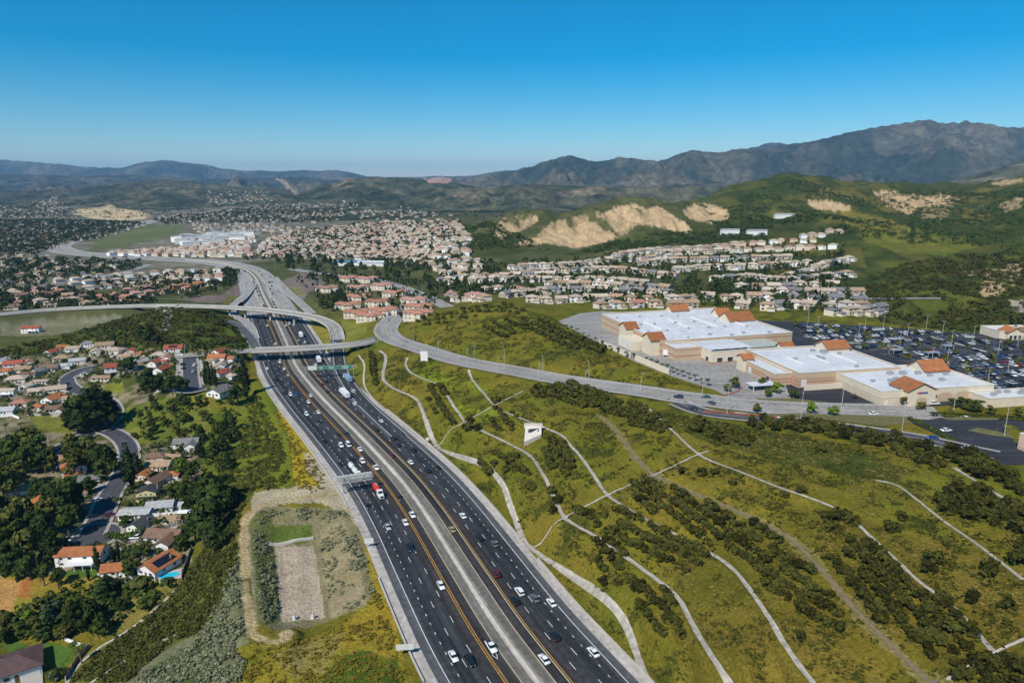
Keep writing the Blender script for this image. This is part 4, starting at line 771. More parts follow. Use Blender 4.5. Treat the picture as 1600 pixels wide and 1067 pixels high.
road_sign(577, 856, 3.4, 2.0, 2.0, 'small grey sign back beside the left shoulder below the cantilever sign', .1)
road_sign(633, 1025, 5.0, 1.9, 2.2, 'wide grey sign back on two posts by the near left shoulder', .1)
road_sign(668, 692, 1.6, 1.6, 1.4, 'small white cabinet sign at the foot of the green slope', 0)
# street lights and lot lights
M_POLE = mat('lamp_pole', (.52, .50, .46), .6, .2, noise=(1, .9, 1.1)); M_LAMP = mat('lamp_head', (.35, .35, .34), .5)
def light_meshes(h, arm, heads):
    a = MB(); a.tube((0, 0, -.3), (0, 0, h), .14, .09, 8); a.box((0, 0, -.2), (.5, .5, .6))
    b = MB(); c = MB()
    for sg in heads:
        b.tube((0, 0, h-.25), (sg*arm*.6, 0, h+.25), .07, n=6); b.tube((sg*arm*.6, 0, h+.25), (sg*arm, 0, h+.3), .07, n=6); c.box((sg*arm+sg*.3, 0, h+.2), (.95, .4, .2), taper=.8)
    c = MB(); c.box((0, 0, 0), (.95, .4, .2), taper=.8)
    return a.mesh('pole', M_POLE), b.mesh('arm', M_POLE), c.mesh('lamp', M_LAMP), [(sg*arm+sg*.3, 0, h+.2) for sg in heads]
LM = {'street': light_meshes(10.2, 2.0, (1,)), 'lot': light_meshes(10.8, .8, (-1, 1)), 'tall': light_meshes(12.5, 1.6, (1,))}
def street_light(u, v, kind, label, rz, group):
    p = G(u, v); o = empty('street_light', tuple(p), rz); tag(o, label, 'street light', group)
    pm_, am_, lm_, hd = LM[kind]; link('pole', pm_, o); link('arm', am_, o)
    for q in hd: link('lamp', lm_, o, q)
RL = [(646, 532), (685, 552), (730, 568), (741, 561), (778, 583), (788, 570), (842, 595), (848, 583), (915, 606), (920, 594), (1001, 612), (1097, 619)]
for i, (u, v) in enumerate(RL): street_light(u, v, 'street', 'grey street light on the climbing road, %s along it from the overpass end' % nth(i+1), 1.7 if i % 2 else -1.3, 'street lights on the climbing road')
RL = [(1136, 647), (1251, 657), (1315, 637), (1409, 675), (1490, 640), (1569, 680)]
for i, (u, v) in enumerate(RL): street_light(u, v, 'tall', 'tall pale lamp pole on the rim road before the stores, %s from left' % nth(i+1), 1.2, 'lamp poles on the plateau rim')
RL = sorted([(1277, 519), (1341, 531), (1351, 517), (1405, 546), (1417, 531), (1447, 515), (1472, 527), (1486, 542), (1480, 564), (1559, 557), (1542, 606), (1574, 585), (1262, 507), (1455, 572), (1380, 512), (1520, 535), (1590, 540)])
for i, (u, v) in enumerate(RL): street_light(u, v, 'lot', 'double-headed lamp pole in the big car park, %s from the left' % nth(i+1), .3, 'lamp poles in the car park')
RL = [(312, 607), (183, 641), (166, 668), (81, 704), (290, 560), (430, 420), (455, 424), (470, 421), (500, 430), (625, 447), (660, 462), (605, 508), (590, 540)]
for i, (u, v) in enumerate(RL): street_light(u, v, 'street', 'grey street light of the valley streets, %s from the left' % nth(sorted(range(len(RL)), key=lambda k: RL[k][0]).index(i)+1), .8, 'street lights in the valley')
# ================================================================== plants
def leaf_mat(name, col, rnd=.25, tr=.25):
    m = bpy.data.materials.new(name); m.use_nodes = True; N = m.node_tree.nodes; L = m.node_tree.links; b = N['Principled BSDF']
    b.inputs['Roughness'].default_value = 1.0; b.inputs['Specular IOR Level'].default_value = .03
    oi = N.new('ShaderNodeObjectInfo'); tc = N.new('ShaderNodeTexCoord'); t = N.new('ShaderNodeTexNoise'); t.inputs['Scale'].default_value = .8; t.inputs['Detail'].default_value = 3; L.new(tc.outputs['Object'], t.inputs['Vector'])
    hs = N.new('ShaderNodeHueSaturation'); hs.inputs['Color'].default_value = (*col, 1)
    a = N.new('ShaderNodeMapRange'); a.inputs['To Min'].default_value = 1-rnd; a.inputs['To Max'].default_value = 1+rnd*1.4; L.new(oi.outputs['Random'], a.inputs['Value'])
    c = N.new('ShaderNodeMapRange'); c.inputs['From Min'].default_value = .3; c.inputs['From Max'].default_value = .7; c.inputs['To Min'].default_value = .7; c.inputs['To Max'].default_value = 1.4; L.new(t.outputs['Fac'], c.inputs['Value'])
    mu = N.new('ShaderNodeMath'); mu.operation = 'MULTIPLY'; L.new(a.outputs['Result'], mu.inputs[0]); L.new(c.outputs['Result'], mu.inputs[1]); L.new(mu.outputs[0], hs.inputs['Value'])
    h = N.new('ShaderNodeMapRange'); h.inputs['To Min'].default_value = .485; h.inputs['To Max'].default_value = .515; L.new(t.outputs['Fac'], h.inputs['Value']); L.new(h.outputs['Result'], hs.inputs['Hue'])
    L.new(hs.outputs[0], b.inputs['Base Color'])
    MATS[name] = m; return m
LEAF = {'dark': leaf_mat('leaves_dark', (.032, .048, .012), .35), 'mid': leaf_mat('leaves_mid', (.048, .068, .014)), 'olive': leaf_mat('leaves_olive', (.085, .09, .02)), 'bright': leaf_mat('leaves_bright', (.10, .15, .015)),
        'shrub': leaf_mat('leaves_shrub', (.046, .046, .010), .42), 'sage': leaf_mat('leaves_sage', (.17, .18, .10), .2), 'cypress': leaf_mat('leaves_cypress', (.022, .034, .012)), 'palm': leaf_mat('leaves_palm', (.075, .085, .02)), 'brush': leaf_mat('leaves_brush', (.058, .062, .011), .2), 'straw': leaf_mat('leaves_straw', (.19, .145, .035), .2), 'blue': leaf_mat('leaves_bluish', (.05, .075, .035)), 'dry': leaf_mat('leaves_dry', (.2, .15, .035)), 'slope': leaf_mat('leaves_slope', (.085, .088, .02)), 'yellow': leaf_mat('leaves_yellow', (.23, .18, .025), .4)}
M_BARK = mat('bark', (.10, .075, .055), .95, noise=(3, .7, 1.3)); M_PALMBARK = mat('palm_bark', (.17, .14, .11), .95, noise=(3, .7, 1.2))
def leafquads(C, Nrm, size, rg, aspect=1.0):
    """one bent leaf cluster (quad) at every centre, facing roughly along Nrm"""
    n = len(C); Nn = Nrm+rg.normal(0, .45, (n, 3)); Nn /= np.linalg.norm(Nn, axis=1)[:, None]+1e-9
    t = rg.normal(0, 1, (n, 3)); t -= Nn*(t*Nn).sum(1)[:, None]; t /= np.linalg.norm(t, axis=1)[:, None]+1e-9; b = np.cross(Nn, t)
    s = (size*rg.uniform(.6, 1.3, n))[:, None]; lift = Nn*s*.18
    V = np.stack([C-t*s-b*s*.5*aspect, C+t*s*.3-b*s*aspect+lift, C+t*s+b*s*.4*aspect, C-t*s*.2+b*s*aspect+lift], 1).reshape(-1, 3)
    return V
def crown_mesh(name, m, clumps, n_leaf, size, rg):
    """clumps = (centre, radius) list; leaves on the shells of the clumps"""
    V = []; tot = sum(r*r for _, r in clumps)
    for c, r in clumps:
        k = max(6, int(n_leaf*r*r/tot)); d = rg.normal(0, 1, (k, 3)); d /= np.linalg.norm(d, axis=1)[:, None]; d[:, 2] = np.where(d[:, 2] < -.5, -d[:, 2]*.5, d[:, 2])
        rr = r*rg.uniform(.72, 1.12, k)[:, None]; V.append(leafquads(np.array(c)+d*rr*[1, 1, .85], d, size, rg))
    V = np.vstack(V); return fastmesh(name, V, np.arange(len(V)).reshape(-1, 4), [m])
def make_tree(kind, seed):
    """unit tree 1 m tall x about 1 m wide (scaled when planted): returns trunk mesh, crown mesh"""
    rg = np.random.default_rng(seed); mb = MB(); H = 10.0; cl = []; m = 'mid'; nl = 620; sz = .52
    if kind in ('round', 'spread', 'loose'):
        W = {'round': 3.9, 'spread': 5.2, 'loose': 3.6}[kind]; m = {'round': 'dark', 'spread': 'mid', 'loose': 'olive'}[kind]; nk = {'round': 13, 'spread': 15, 'loose': 10}[kind]
        for i in range(nk):
            a = rg.uniform(0, 6.28); q = math.sqrt(rg.uniform(0, 1)); z = rg.uniform(3.2, 8.6); k = math.sqrt(max(.08, 1-((z-5.4)/4.4)**2)); cl.append(((W*.72*q*math.cos(a)*k, W*.72*q*math.sin(a)*k, z), rg.uniform(1.1, 2.0)*W/4.2))
        cl.append(((0, 0, 8.4), 1.3)); nl = {'round': 760, 'spread': 800, 'loose': 480}[kind]
        mb.tube((0, 0, -.3), (.1, .05, 4.2), .34, .22, 7)
        for i in range(5):
            a = i*1.26+rg.uniform(0, .6); mb.tube((.1, .05, rg.uniform(2.4, 4.0)), (1.7*math.cos(a), 1.7*math.sin(a), rg.uniform(5, 6.8)), .15, .06, 5)
    elif kind == 'pine':
        m = 'dark'; mb.tube((0, 0, -.3), (.1, 0, 9.4), .3, .06, 7); nl = 720; sz = .5
        for i in range(15):
            z = 2.0+7.4*i/14; r = (1-(z-1)/9.6)*2.9+.5; a = i*2.4; cl.append(((r*.55*math.cos(a), r*.55*math.sin(a), z), r*.62+.25)); mb.tube((0, 0, z-.3), (r*.6*math.cos(a), r*.6*math.sin(a), z), .08, .03, 4)
    elif kind == 'cypress':
        m = 'cypress'; mb.tube((0, 0, -.3), (0, 0, 8.8), .2, .04, 6); nl = 420; sz = .3
        for i in range(13):
            z = .7+8.9*i/12; r = .95*math.sin(min(1.0, (i+1.5)/5)*1.57)*(1-.65*max(0, i-6)/6); cl.append(((rg.normal(0, .1), rg.normal(0, .1), z), max(.22, r)))
    elif kind == 'shrub':
        m = 'shrub'; H = 3.0; nl = 300; sz = .24; mb.tube((0, 0, -.2), (0, 0, 1.4), .12, .06, 5)
        for i in range(8):
            a = rg.uniform(0, 6.28); q = rg.uniform(.2, 1); cl.append(((1.05*q*math.cos(a), 1.05*q*math.sin(a), rg.uniform(.7, 2.1)), rg.uniform(.5, .95)))
    elif kind == 'palm':
        mb.tube((0, 0, -.3), (.15, 0, 4), .3, .24, 8); mb.tube((.15, 0, 4), (.1, .1, 7.6), .24, .2, 8); V = []
        for i in range(34):
            a = i*2.399; up = rg.uniform(-.35, 1.0); d = np.array([math.cos(a), math.sin(a), 0]); s_ = np.array([-math.sin(a), math.cos(a), 0]); Lf = rg.uniform(2.4, 3.2); p = np.array([.1, .1, 7.6]); pts = []
            for j in range(5):
                f = j/4; pts.append(p+d*Lf*f*(1-.15*f)+np.array([0, 0, up*Lf*.55*f-1.5*f*f]))
            for j in range(4):
                w0, w1 = .42*math.sin(.4+2.4*j/4), .42*math.sin(.4+2.4*(j+1)/4)
                for sg in (-1, 1): V += [pts[j], pts[j+1], pts[j+1]+s_*w1*sg+[0, 0, -.16], pts[j]+s_*w0*sg+[0, 0, -.16]]
        V = np.array(V); tm = mb.mesh('trunk', M_PALMBARK); return tm, fastmesh('crown', V, np.arange(len(V)).reshape(-1, 4), [LEAF['palm']]), 10.0
    cm = crown_mesh('crown', LEAF[m], cl, nl, sz, rg)
    return mb.mesh('trunk', M_BARK), cm, H
TREES = {k: [make_tree(k, 50+7*i+hash(k[0]) % 1) for i in range(n)] for k, n in (('round', 4), ('spread', 3), ('loose', 3), ('pine', 3), ('cypress', 2), ('shrub', 5), ('palm', 2))}
ALLT = []
def swap(o, m):
    o.material_slots[0].link = 'OBJECT'; o.material_slots[0].material = m
def plant(kind, p, h, wf=1.0, leaf=None, name=None):
    t, c, H = random.choice(TREES[kind]); s = h/H
    if kind == 'shrub':
        o = link('shrub', c, None, tuple(p), random.uniform(0, 6.28), (s*wf, s*wf*random.uniform(.85, 1.15), s))
        if leaf: swap(o, LEAF[leaf])
        return o
    r = empty(name or {'pine': 'pine_tree', 'cypress': 'cypress_tree', 'palm': 'palm_tree'}.get(kind, 'tree'), tuple(p), random.uniform(0, 6.28), (s*wf, s*wf, s))
    link('trunk', t, r); co = link('crown', c, r)
    if leaf: swap(co, LEAF[leaf])
    return r
def wpoly(px): return [G(u, v)[:2] for u, v in px]
def scatter(poly, n, mind=0.0, rg=rng):
    """n random points inside a world polygon, at least mind apart"""
    P = np.array(poly); lo, hi = P.min(0), P.max(0); out = []; tries = 0
    while len(out) < n and tries < 60:
        q = lo+rg.uniform(0, 1, (max(64, n), 2))*(hi-lo); q = q[inpoly(q[:, 0], q[:, 1], poly)]; tries += 1
        for p in q:
            if len(out) >= n: break
            if mind and out:
                a = np.array(out)
                if ((a-p)**2).sum(1).min() < mind*mind: continue
            out.append(p)
    o = np.array(out).reshape(-1, 2); return np.c_[o, ground(o[:, 0], o[:, 1])]
# ---- single trees: (u, v of the foot, height, kind, width factor, leaf colour)
ND = [(130, 674, 25, 'round', 1.15, 0), (152, 670, 29, 'pine', 1.5, 0), (166, 660, 22, 'round', 1.1, 0), (118, 668, 19, 'round', 1, 0), (236, 614, 19, 'round', 1.0, 0), (252, 616, 14, 'round', 1.1, 0), (270, 616, 13.5, 'spread', .9, 'dark'), (284, 613, 12, 'round', 1.1, 0), (372, 634, 15, 'round', 1.1, 0), (386, 622, 30, 'cypress', 1.0, 0), (379, 598, 13, 'pine', 1, 0),
 (322, 603, 18, 'cypress', .9, 0), (328, 605, 19, 'cypress', .9, 0), (334, 602, 17, 'cypress', .9, 0), (338, 605, 15, 'cypress', .9, 0), (203, 580, 12, 'round', 1.2, 0), (196, 585, 11, 'spread', 1, 'dark'), (140, 568, 6, 'loose', 1.2, 0), (150, 572, 6, 'round', 1.2, 'mid'), (220, 530, 14, 'round', 1, 0), (236, 534, 15, 'pine', 1.1, 0), (228, 538, 11, 'round', 1, 0), (246, 540, 10, 'round', 1, 0), (300, 543, 9, 'loose', 1.4, 0), (312, 546, 7, 'loose', 1.4, 0), (190, 528, 8, 'round', 1.4, 'bright'), (150, 541, 8, 'loose', 1.1, 'bright'),
 (10, 677, 9, 'palm', 1.1, 0), (35, 675, 8.5, 'palm', 1.1, 0), (165, 737, 17, 'round', 1.15, 0), (152, 730, 12, 'round', 1.1, 0), (205, 766, 27, 'cypress', 1.15, 0), (214, 745, 14, 'pine', .9, 'blue'), (110, 812, 21, 'spread', .85, 'dark'), (122, 800, 15, 'round', 1.1, 0), (98, 806, 15, 'loose', 1.3, 'mid'), (168, 752, 14, 'round', 1.1, 'mid'), (140, 770, 9, 'round', 1.2, 0), (184, 792, 6.5, 'palm', 1.3, 0), (198, 797, 6, 'palm', 1.4, 0), (190, 788, 5, 'palm', 1.3, 0), (95, 860, 10, 'palm', 1.2, 0),
 (318, 852, 17, 'round', 1.1, 0), (333, 838, 18, 'round', 1.1, 0), (343, 806, 19, 'pine', 1.3, 0), (326, 792, 18, 'round', 1.2, 0), (306, 846, 15, 'round', 1, 0), (310, 800, 15, 'round', 1.1, 0), (350, 785, 15, 'round', 1.2, 0), (340, 862, 11, 'round', 1.1, 0), (292, 768, 9, 'loose', 1.2, 0), (282, 740, 9, 'loose', 1.3, 'bright'), (300, 752, 11, 'spread', .9, 0), (282, 860, 7.5, 'round', 1.25, 'mid'), (195, 824, 6, 'round', 1.3, 'mid'), (228, 868, 6.5, 'loose', 1.5, 'mid'), (215, 870, 5, 'loose', 1.5, 'mid'), (205, 903, 9.5, 'loose', 1.1, 'mid'), (155, 896, 13.5, 'cypress', 1, 0), (186, 874, 9, 'cypress', 1, 0), (176, 876, 8, 'cypress', 1, 0), (139, 907, 6.5, 'cypress', 1.1, 0), (180, 878, 6, 'cypress', 1.1, 0),
 (165, 940, 11, 'round', 1.1, 0), (175, 932, 8, 'spread', 1, 'dark'), (218, 930, 7, 'palm', 1.4, 0), (228, 922, 5, 'loose', 1.6, 0), (205, 928, 6, 'loose', 1.4, 0), (190, 955, 6, 'round', 1, 0), (85, 978, 11, 'round', 1.25, 'blue'), (122, 986, 13, 'round', .95, 0), (138, 980, 11, 'spread', .8, 'mid'), (160, 992, 9.5, 'pine', 1.1, 'mid'), (112, 972, 9, 'loose', 1.1, 0), (150, 968, 9, 'round', 1, 0), (128, 1036, 9, 'palm', .9, 0), (117, 1024, 7, 'palm', 1, 0), (100, 1000, 6, 'loose', 1.3, 0), (92, 1062, 4.5, 'round', 1.6, 'mid'), (55, 990, 7, 'loose', 1.3, 0), (35, 995, 7, 'loose', 1.3, 'mid'), (15, 985, 8, 'loose', 1.3, 0), (70, 1002, 6, 'round', 1.3, 0), (45, 975, 6, 'loose', 1.5, 'bright'), (8, 1005, 6, 'round', 1.4, 0),
 (48, 906, 12, 'loose', .9, 'mid'), (70, 915, 10, 'loose', 1, 'mid'), (92, 918, 9, 'loose', 1, 'mid'), (28, 905, 14, 'round', 1.1, 0), (10, 900, 15, 'round', 1.1, 0), (62, 884, 9, 'loose', 1, 0), (30, 860, 15, 'spread', .8, 'mid'), (290, 690, 9, 'loose', 1.3, 0), (262, 728, 6, 'loose', 1.4, 'bright'), (285, 775, 7, 'spread', 1, 0), (266, 775, 5, 'round', 1.2, 0),
 (1192, 606, 6, 'loose', 1.6, 'mid'), (1200, 620, 5, 'loose', 1.5, 'bright'), (1213, 614, 6.5, 'loose', 1.5, 'bright'), (1240, 622, 5, 'round', 1.5, 'mid'), (1268, 646, 6, 'loose', 1.5, 'bright'), (1302, 650, 5.5, 'loose', 1.5, 'bright'), (1148, 607, 7, 'loose', 1.2, 'olive'), (1136, 612, 5, 'loose', 1.3, 'olive'), (1412, 634, 5, 'loose', 1.2, 'olive'), (1440, 641, 4.5, 'round', 1.6, 'olive'), (1500, 637, 6, 'loose', 1.6, 'mid'), (1512, 641, 6.5, 'loose', 1.6, 'olive'), (1525, 645, 7, 'loose', 1.5, 'mid'), (1488, 636, 5, 'loose', 1.5, 'mid'), (1547, 648, 5, 'loose', 1.4, 'olive'), (1590, 650, 4.5, 'loose', 1.4, 'olive'), (1183, 645, 5, 'loose', 1.4, 'olive')]
for (u, v, h, k, w, lf) in ND: ALLT.append((plant(k, G(u, v), h*.92, w, lf or None), k, 'single', u, v, h))
# groves: polygon, count, spacing, kinds, heights, phrase
GROVES = [([(-30, 735), (60, 705), (80, 760), (100, 790), (112, 835), (95, 880), (40, 895), (-30, 900)], 27, 7, ('round', 'round', 'pine', 'spread'), (11, 18), 'dark grove on the far left slope'),
 ([(0, 838), (75, 842), (80, 850), (0, 850)], 12, 2.6, ('cypress',), (11, 14), 'cypress row in the dark grove'),
 ([(205, 700), (200, 668), (232, 640), (290, 632), (340, 645), (372, 655), (378, 695), (345, 712), (322, 690), (282, 676), (238, 690)], 28, 7, ('round', 'loose', 'spread'), (4, 8), 'thicket on the slope above the lower street'),
 ([(310, 690), (372, 660), (380, 700), (360, 735), (335, 735), (312, 715)], 9, 7, ('round', 'pine'), (8, 12), 'dark stand behind the grey roofed house'),
 ([(22, 735), (80, 725), (150, 700), (160, 720), (130, 750), (60, 745)], 12, 6, ('round', 'loose'), (8, 14), 'trees along the bent street'),
 ([(245, 660), (250, 640), (200, 600), (215, 585), (232, 600)], 8, 5, ('loose', 'round'), (4, 7), 'bushes below the short street'),
 ([(500, 470), (535, 462), (540, 478), (510, 490), (490, 480)], 12, 6, ('round', 'pine'), (8, 12), 'trees beside the red roofed flats'),
 ([(420, 414), (470, 404), (520, 412), (600, 424), (640, 432), (700, 440), (690, 452), (610, 438), (520, 430), (470, 424)], 40, 12, ('pine', 'round'), (10, 15), 'tree belt behind the red roofed flats'),
 ([(700, 442), (760, 455), (740, 470), (690, 462), (660, 450)], 16, 11, ('round', 'pine'), (9, 13), 'trees along the boulevard')]
for px, n, sp, kinds, hh, ph in GROVES:
    for p in scatter(wpoly(px), n, sp):
        k = random.choice(kinds); h = random.uniform(*hh); u, v = PX(*p); ALLT.append((plant(k, p, h, random.uniform(.85, 1.2), random.choice((None, 'slope', 'mid', 'olive', 'mid')) if k in ('round', 'spread', 'loose') else None), k, ph, float(u), float(v), h))
KN = {'round': 'dense round tree', 'spread': 'broad spreading tree', 'loose': 'loose leafy tree', 'pine': 'dark conical tree', 'cypress': 'narrow cypress', 'palm': 'palm tree'}
by = {}
for t in ALLT:
    reg = t[2] if t[2] != 'single' else ('lower left gardens' if t[3] < 400 and t[4] > 690 else 'upper left gardens' if t[3] < 400 else 'planting strips before the stores')
    by.setdefault((reg, t[1]), []).append(t)
for (reg, k), L_ in by.items():
    L_.sort(key=lambda t: t[3])
    for i, t in enumerate(L_):
        tag(t[0], '%s, %s from left in the %s' % (KN[k], nth(i+1), reg) if len(L_) > 1 else 'the only %s in the %s' % (KN[k], reg), 'tree', reg)
# ---- shrubs on the cut slope
def gridfill(poly, n, jit=.13):
    """about n points in planted rows along the long axis of a plot"""
    P = np.array(poly); x, y = P[:, 0], P[:, 1]; A = abs(np.dot(x, np.roll(y, 1))-np.dot(y, np.roll(x, 1)))/2; s = math.sqrt(A/n); c = P.mean(0); w, v = np.linalg.eigh(np.cov((P-c).T)); a, b = v[:, 1], v[:, 0]
    m = int(np.abs(P-c).max()*1.5/s)+2; out = []
    for j in range(-m, m+1):
        for i in range(-m, m+1):
            q = c+a*(i+.5*(j % 2)+rng.normal(0, jit))*s*.82+b*(j+rng.normal(0, jit*.5))*s*1.22
            if rng.uniform() < .95: out.append(q)
    q = np.array(out); q = q[inpoly(q[:, 0], q[:, 1], poly)]; return np.c_[q, ground(q[:, 0], q[:, 1])]
SH = []
PLOTS = [([(668, 606), (688, 603), (706, 636), (722, 660), (702, 668), (684, 652), (668, 626)], 34, 2.3, 2.7, 'plot between the two upper left drain paths'),
 ([(574, 548), (592, 552), (594, 590), (592, 606), (578, 602), (572, 575)], 26, 2.6, 3.2, 'clump beside the overpass end'),
 ([(765, 642), (800, 640), (812, 662), (800, 678), (770, 672)], 13, 3, 2.6, 'plot left of the trapezoid spillway'),
 ([(852, 690), (880, 688), (897, 715), (893, 745), (875, 752), (862, 735), (850, 705)], 30, 2.6, 2.7, 'plot right of the trapezoid spillway'),
 ([(765, 708), (785, 700), (815, 720), (832, 735), (825, 745), (795, 742), (770, 726)], 16, 2.9, 2.6, 'plot below the trapezoid spillway'),
 ([(740, 720), (755, 720), (772, 742), (760, 748)], 6, 2.6, 2.6, 'row above the lowest drain path'),
 ([(895, 800), (905, 795), (930, 805), (925, 818), (900, 812)], 6, 3, 2.6, 'clump at the middle drain crossing'),
 ([(935, 800), (985, 795), (1030, 820), (1080, 850), (1112, 872), (1105, 895), (1060, 900), (1010, 880), (960, 850), (930, 825)], 48, 3.0, 2.7, 'orchard plot below the third drain path'),
 ([(975, 752), (1020, 750), (1080, 775), (1150, 805), (1210, 838), (1260, 885), (1310, 945), (1328, 990), (1290, 995), (1240, 965), (1180, 900), (1110, 855), (1050, 820), (1000, 790)], 120, 3.0, 2.9, 'long orchard strip beside the dirt ditch'),
 ([(990, 915), (1010, 905), (1040, 925), (1075, 975), (1078, 995), (1040, 998), (1000, 965)], 22, 2.8, 2.8, 'lowest plot near the freeway wall'),
 ([(925, 850), (950, 845), (980, 870), (978, 892), (945, 895), (925, 870)], 12, 2.8, 2.7, 'plot right of the lowest drain crossing'),
 ([(1295, 885), (1340, 840), (1360, 850), (1400, 880), (1450, 925), (1510, 975), (1528, 1010), (1480, 1035), (1430, 1030), (1385, 985), (1330, 930)], 74, 3.2, 3.2, 'wide plot right of the dirt ditch'),
 ([(1462, 775), (1500, 760), (1540, 765), (1600, 800), (1610, 830), (1560, 830), (1500, 805), (1465, 800)], 34, 3.6, 4.4, 'thicket below the rim path'),
 ([(1480, 1050), (1540, 1030), (1600, 1020), (1610, 1080), (1500, 1080)], 18, 3, 3.2, 'corner thicket below the drain junction'),
 ([(832, 606), (900, 600), (950, 618), (1000, 632), (1045, 668), (1030, 678), (990, 665), (940, 645), (880, 628), (830, 618)], 84, 2.8, 3.2, 'dense belt below the climbing road'),
 ([(1160, 655), (1240, 658), (1330, 672), (1420, 688), (1470, 705), (1465, 735), (1440, 728), (1380, 700), (1290, 682), (1180, 672)], 70, 3.0, 4.0, 'dense belt below the lower road'),
 ([(1470, 700), (1520, 712), (1560, 735), (1600, 760), (1600, 775), (1540, 752), (1480, 725)], 24, 3.2, 4.2, 'dense belt beside the small car park'),
 ([(1080, 655), (1130, 665), (1180, 690), (1170, 700), (1110, 690), (1075, 672)], 24, 3.6, 3.2, 'patch above the upper drain junction'),
 ([(750, 505), (800, 500), (830, 510), (800, 530), (760, 525)], 22, 4, 3.2, 'dark patch on the grassy hill'),
 ([(800, 495), (860, 505), (920, 530), (955, 552), (940, 556), (890, 545), (830, 525)], 60, 3.6, 3.4, 'dark belt on the hill below the store'),
 ([(640, 498), (690, 490), (740, 480), (800, 478), (830, 492), (760, 492), (700, 505), (660, 515)], 40, 4, 3, 'scattered shrubs on the grassy hilltop')]
for px, n, sp, h, ph in PLOTS:
    for p in gridfill(wpoly(px), n):
        u, v = PX(*p); SH.append([p, h*random.uniform(.7, 1.2), ph, u, v])
for u, v, h in ((1064, 741, 3.4), (1096, 742, 3), (1118, 742, 3.6), (1145, 757, 2.2), (790, 737, 3), (830, 765, 3), (862, 770, 3), (870, 785, 3.4), (865, 800, 3.4), (1283, 705, 3), (1408, 812, 3.6), (1393, 830, 4), (1290, 815, 4.4), (1310, 812, 4.6), (1330, 818, 4.4), (1300, 830, 4), (1460, 880, 4.6), (1450, 893, 4), (1545, 898, 5.2), (1518, 942, 4), (1575, 950, 4.2), (1355, 862, 4.5), (1252, 1002, 3.4), (942, 912, 3.2), (965, 912, 2.2), (985, 908, 2.6), (992, 925, 4.4), (730, 672, 4), (734, 660, 4.2), (745, 672, 4), (775, 630, 4), (1600, 862, 6), (1598, 880, 6), (1590, 830, 5), (1250, 770, 3.2), (1225, 776, 2.2), (1480, 852, 2)):
    p = G(u, v); SH.append([p, h, 'open grass of the cut slope', u, v])
for s in SH: s.append(s[1]/np.linalg.norm(s[0]-np.array([0, 0, CAM_H])))
SH.sort(key=lambda s: -s[5]); IND, REST = SH[:300], SH[300:]
by = {}
for s in IND: by.setdefault(s[2], []).append(s)
for ph, L_ in by.items():
    L_.sort(key=lambda s: s[3])
    for i, s in enumerate(L_):
        o = plant('shrub', s[0]-[0, 0, .12], s[1], random.uniform(.95, 1.35)); tag(o, 'dark shrub, %s from left in the %s' % (nth(i+1), ph), 'shrub', ph)
# ---- masses nobody could count: numpy copies of small templates in one mesh
def template(kind, seed, n=26):
    rg = np.random.default_rng(seed)
    if kind == 'cone': d = rg.normal(0, 1, (n, 3)); d /= np.linalg.norm(d, axis=1)[:, None]; z = rg.uniform(.1, .95, n); C = np.c_[d[:, :2]*(1-z)[:, None]*.42, z]; s = .17
    elif kind == 'tuft': C = np.c_[rg.normal(0, .3, (n, 2)), rg.uniform(.15, .7, n)]; d = rg.normal(0, .6, (n, 3)); d[:, 2] += .8; s = .28
    else: d = rg.normal(0, 1, (n, 3)); d /= np.linalg.norm(d, axis=1)[:, None]; d[:, 2] = np.abs(d[:, 2])*1.2-.35; C = d*[.46, .46, .45]+[0, 0, .52]; s = .2
    return leafquads(C, d, s, rg)
def mass(name, pts, hts, wid, kind, m, label, cat, n=26, seed=0, parent=None, nt=6):
    T = [template(kind, seed+i, n) for i in range(nt)]; rg = np.random.default_rng(seed+99); idx = rg.integers(0, nt, len(pts)); V = []
    for t in range(nt):
        q = idx == t; P = pts[q]; h = hts[q]; w = h*wid; a = rg.uniform(0, 6.28, len(P)); c, s = np.cos(a), np.sin(a)
        B = T[t]; x = (B[None, :, 0]*c[:, None]-B[None, :, 1]*s[:, None])*w[:, None]; y = (B[None, :, 0]*s[:, None]+B[None, :, 1]*c[:, None])*w[:, None]
        V.append(np.stack([x+P[:, 0:1], y+P[:, 1:2], B[None, :, 2]*h[:, None]+P[:, 2:3]-.05*h[:, None]], -1).reshape(-1, 3))
    V = np.vstack(V); o = link(name, fastmesh(name, V, np.arange(len(V)).reshape(-1, 4), [m])); tag(o, label, cat, kind='stuff'); return o
if REST: mass('shrubbery', np.array([s[0] for s in REST]), np.array([s[1] for s in REST]), 1.35, 'ball', LEAF['shrub'], 'smaller dark shrubs scattered over the slopes', 'shrubbery', 60, 5)
def mass_zone(name, zones, hts, wid, kind, m, label, cat, n=22, seed=0, thin=None):
    pts = np.vstack([scatter(wpoly(px), c, 0, np.random.default_rng(seed+i)) for i, (px, c) in enumerate(zones)])
    if thin is not None:
        pts = pts[thin(pts)]
    hh = np.random.default_rng(seed+5).uniform(hts[0], hts[1], len(pts)); return mass(name, pts, hh, wid, kind, m, label, cat, n, seed)
def patchy(sc, lo, seed=1): return lambda p: fbm(p[:, 0]/sc, p[:, 1]/sc, seed, 3)*.5+.5 > lo
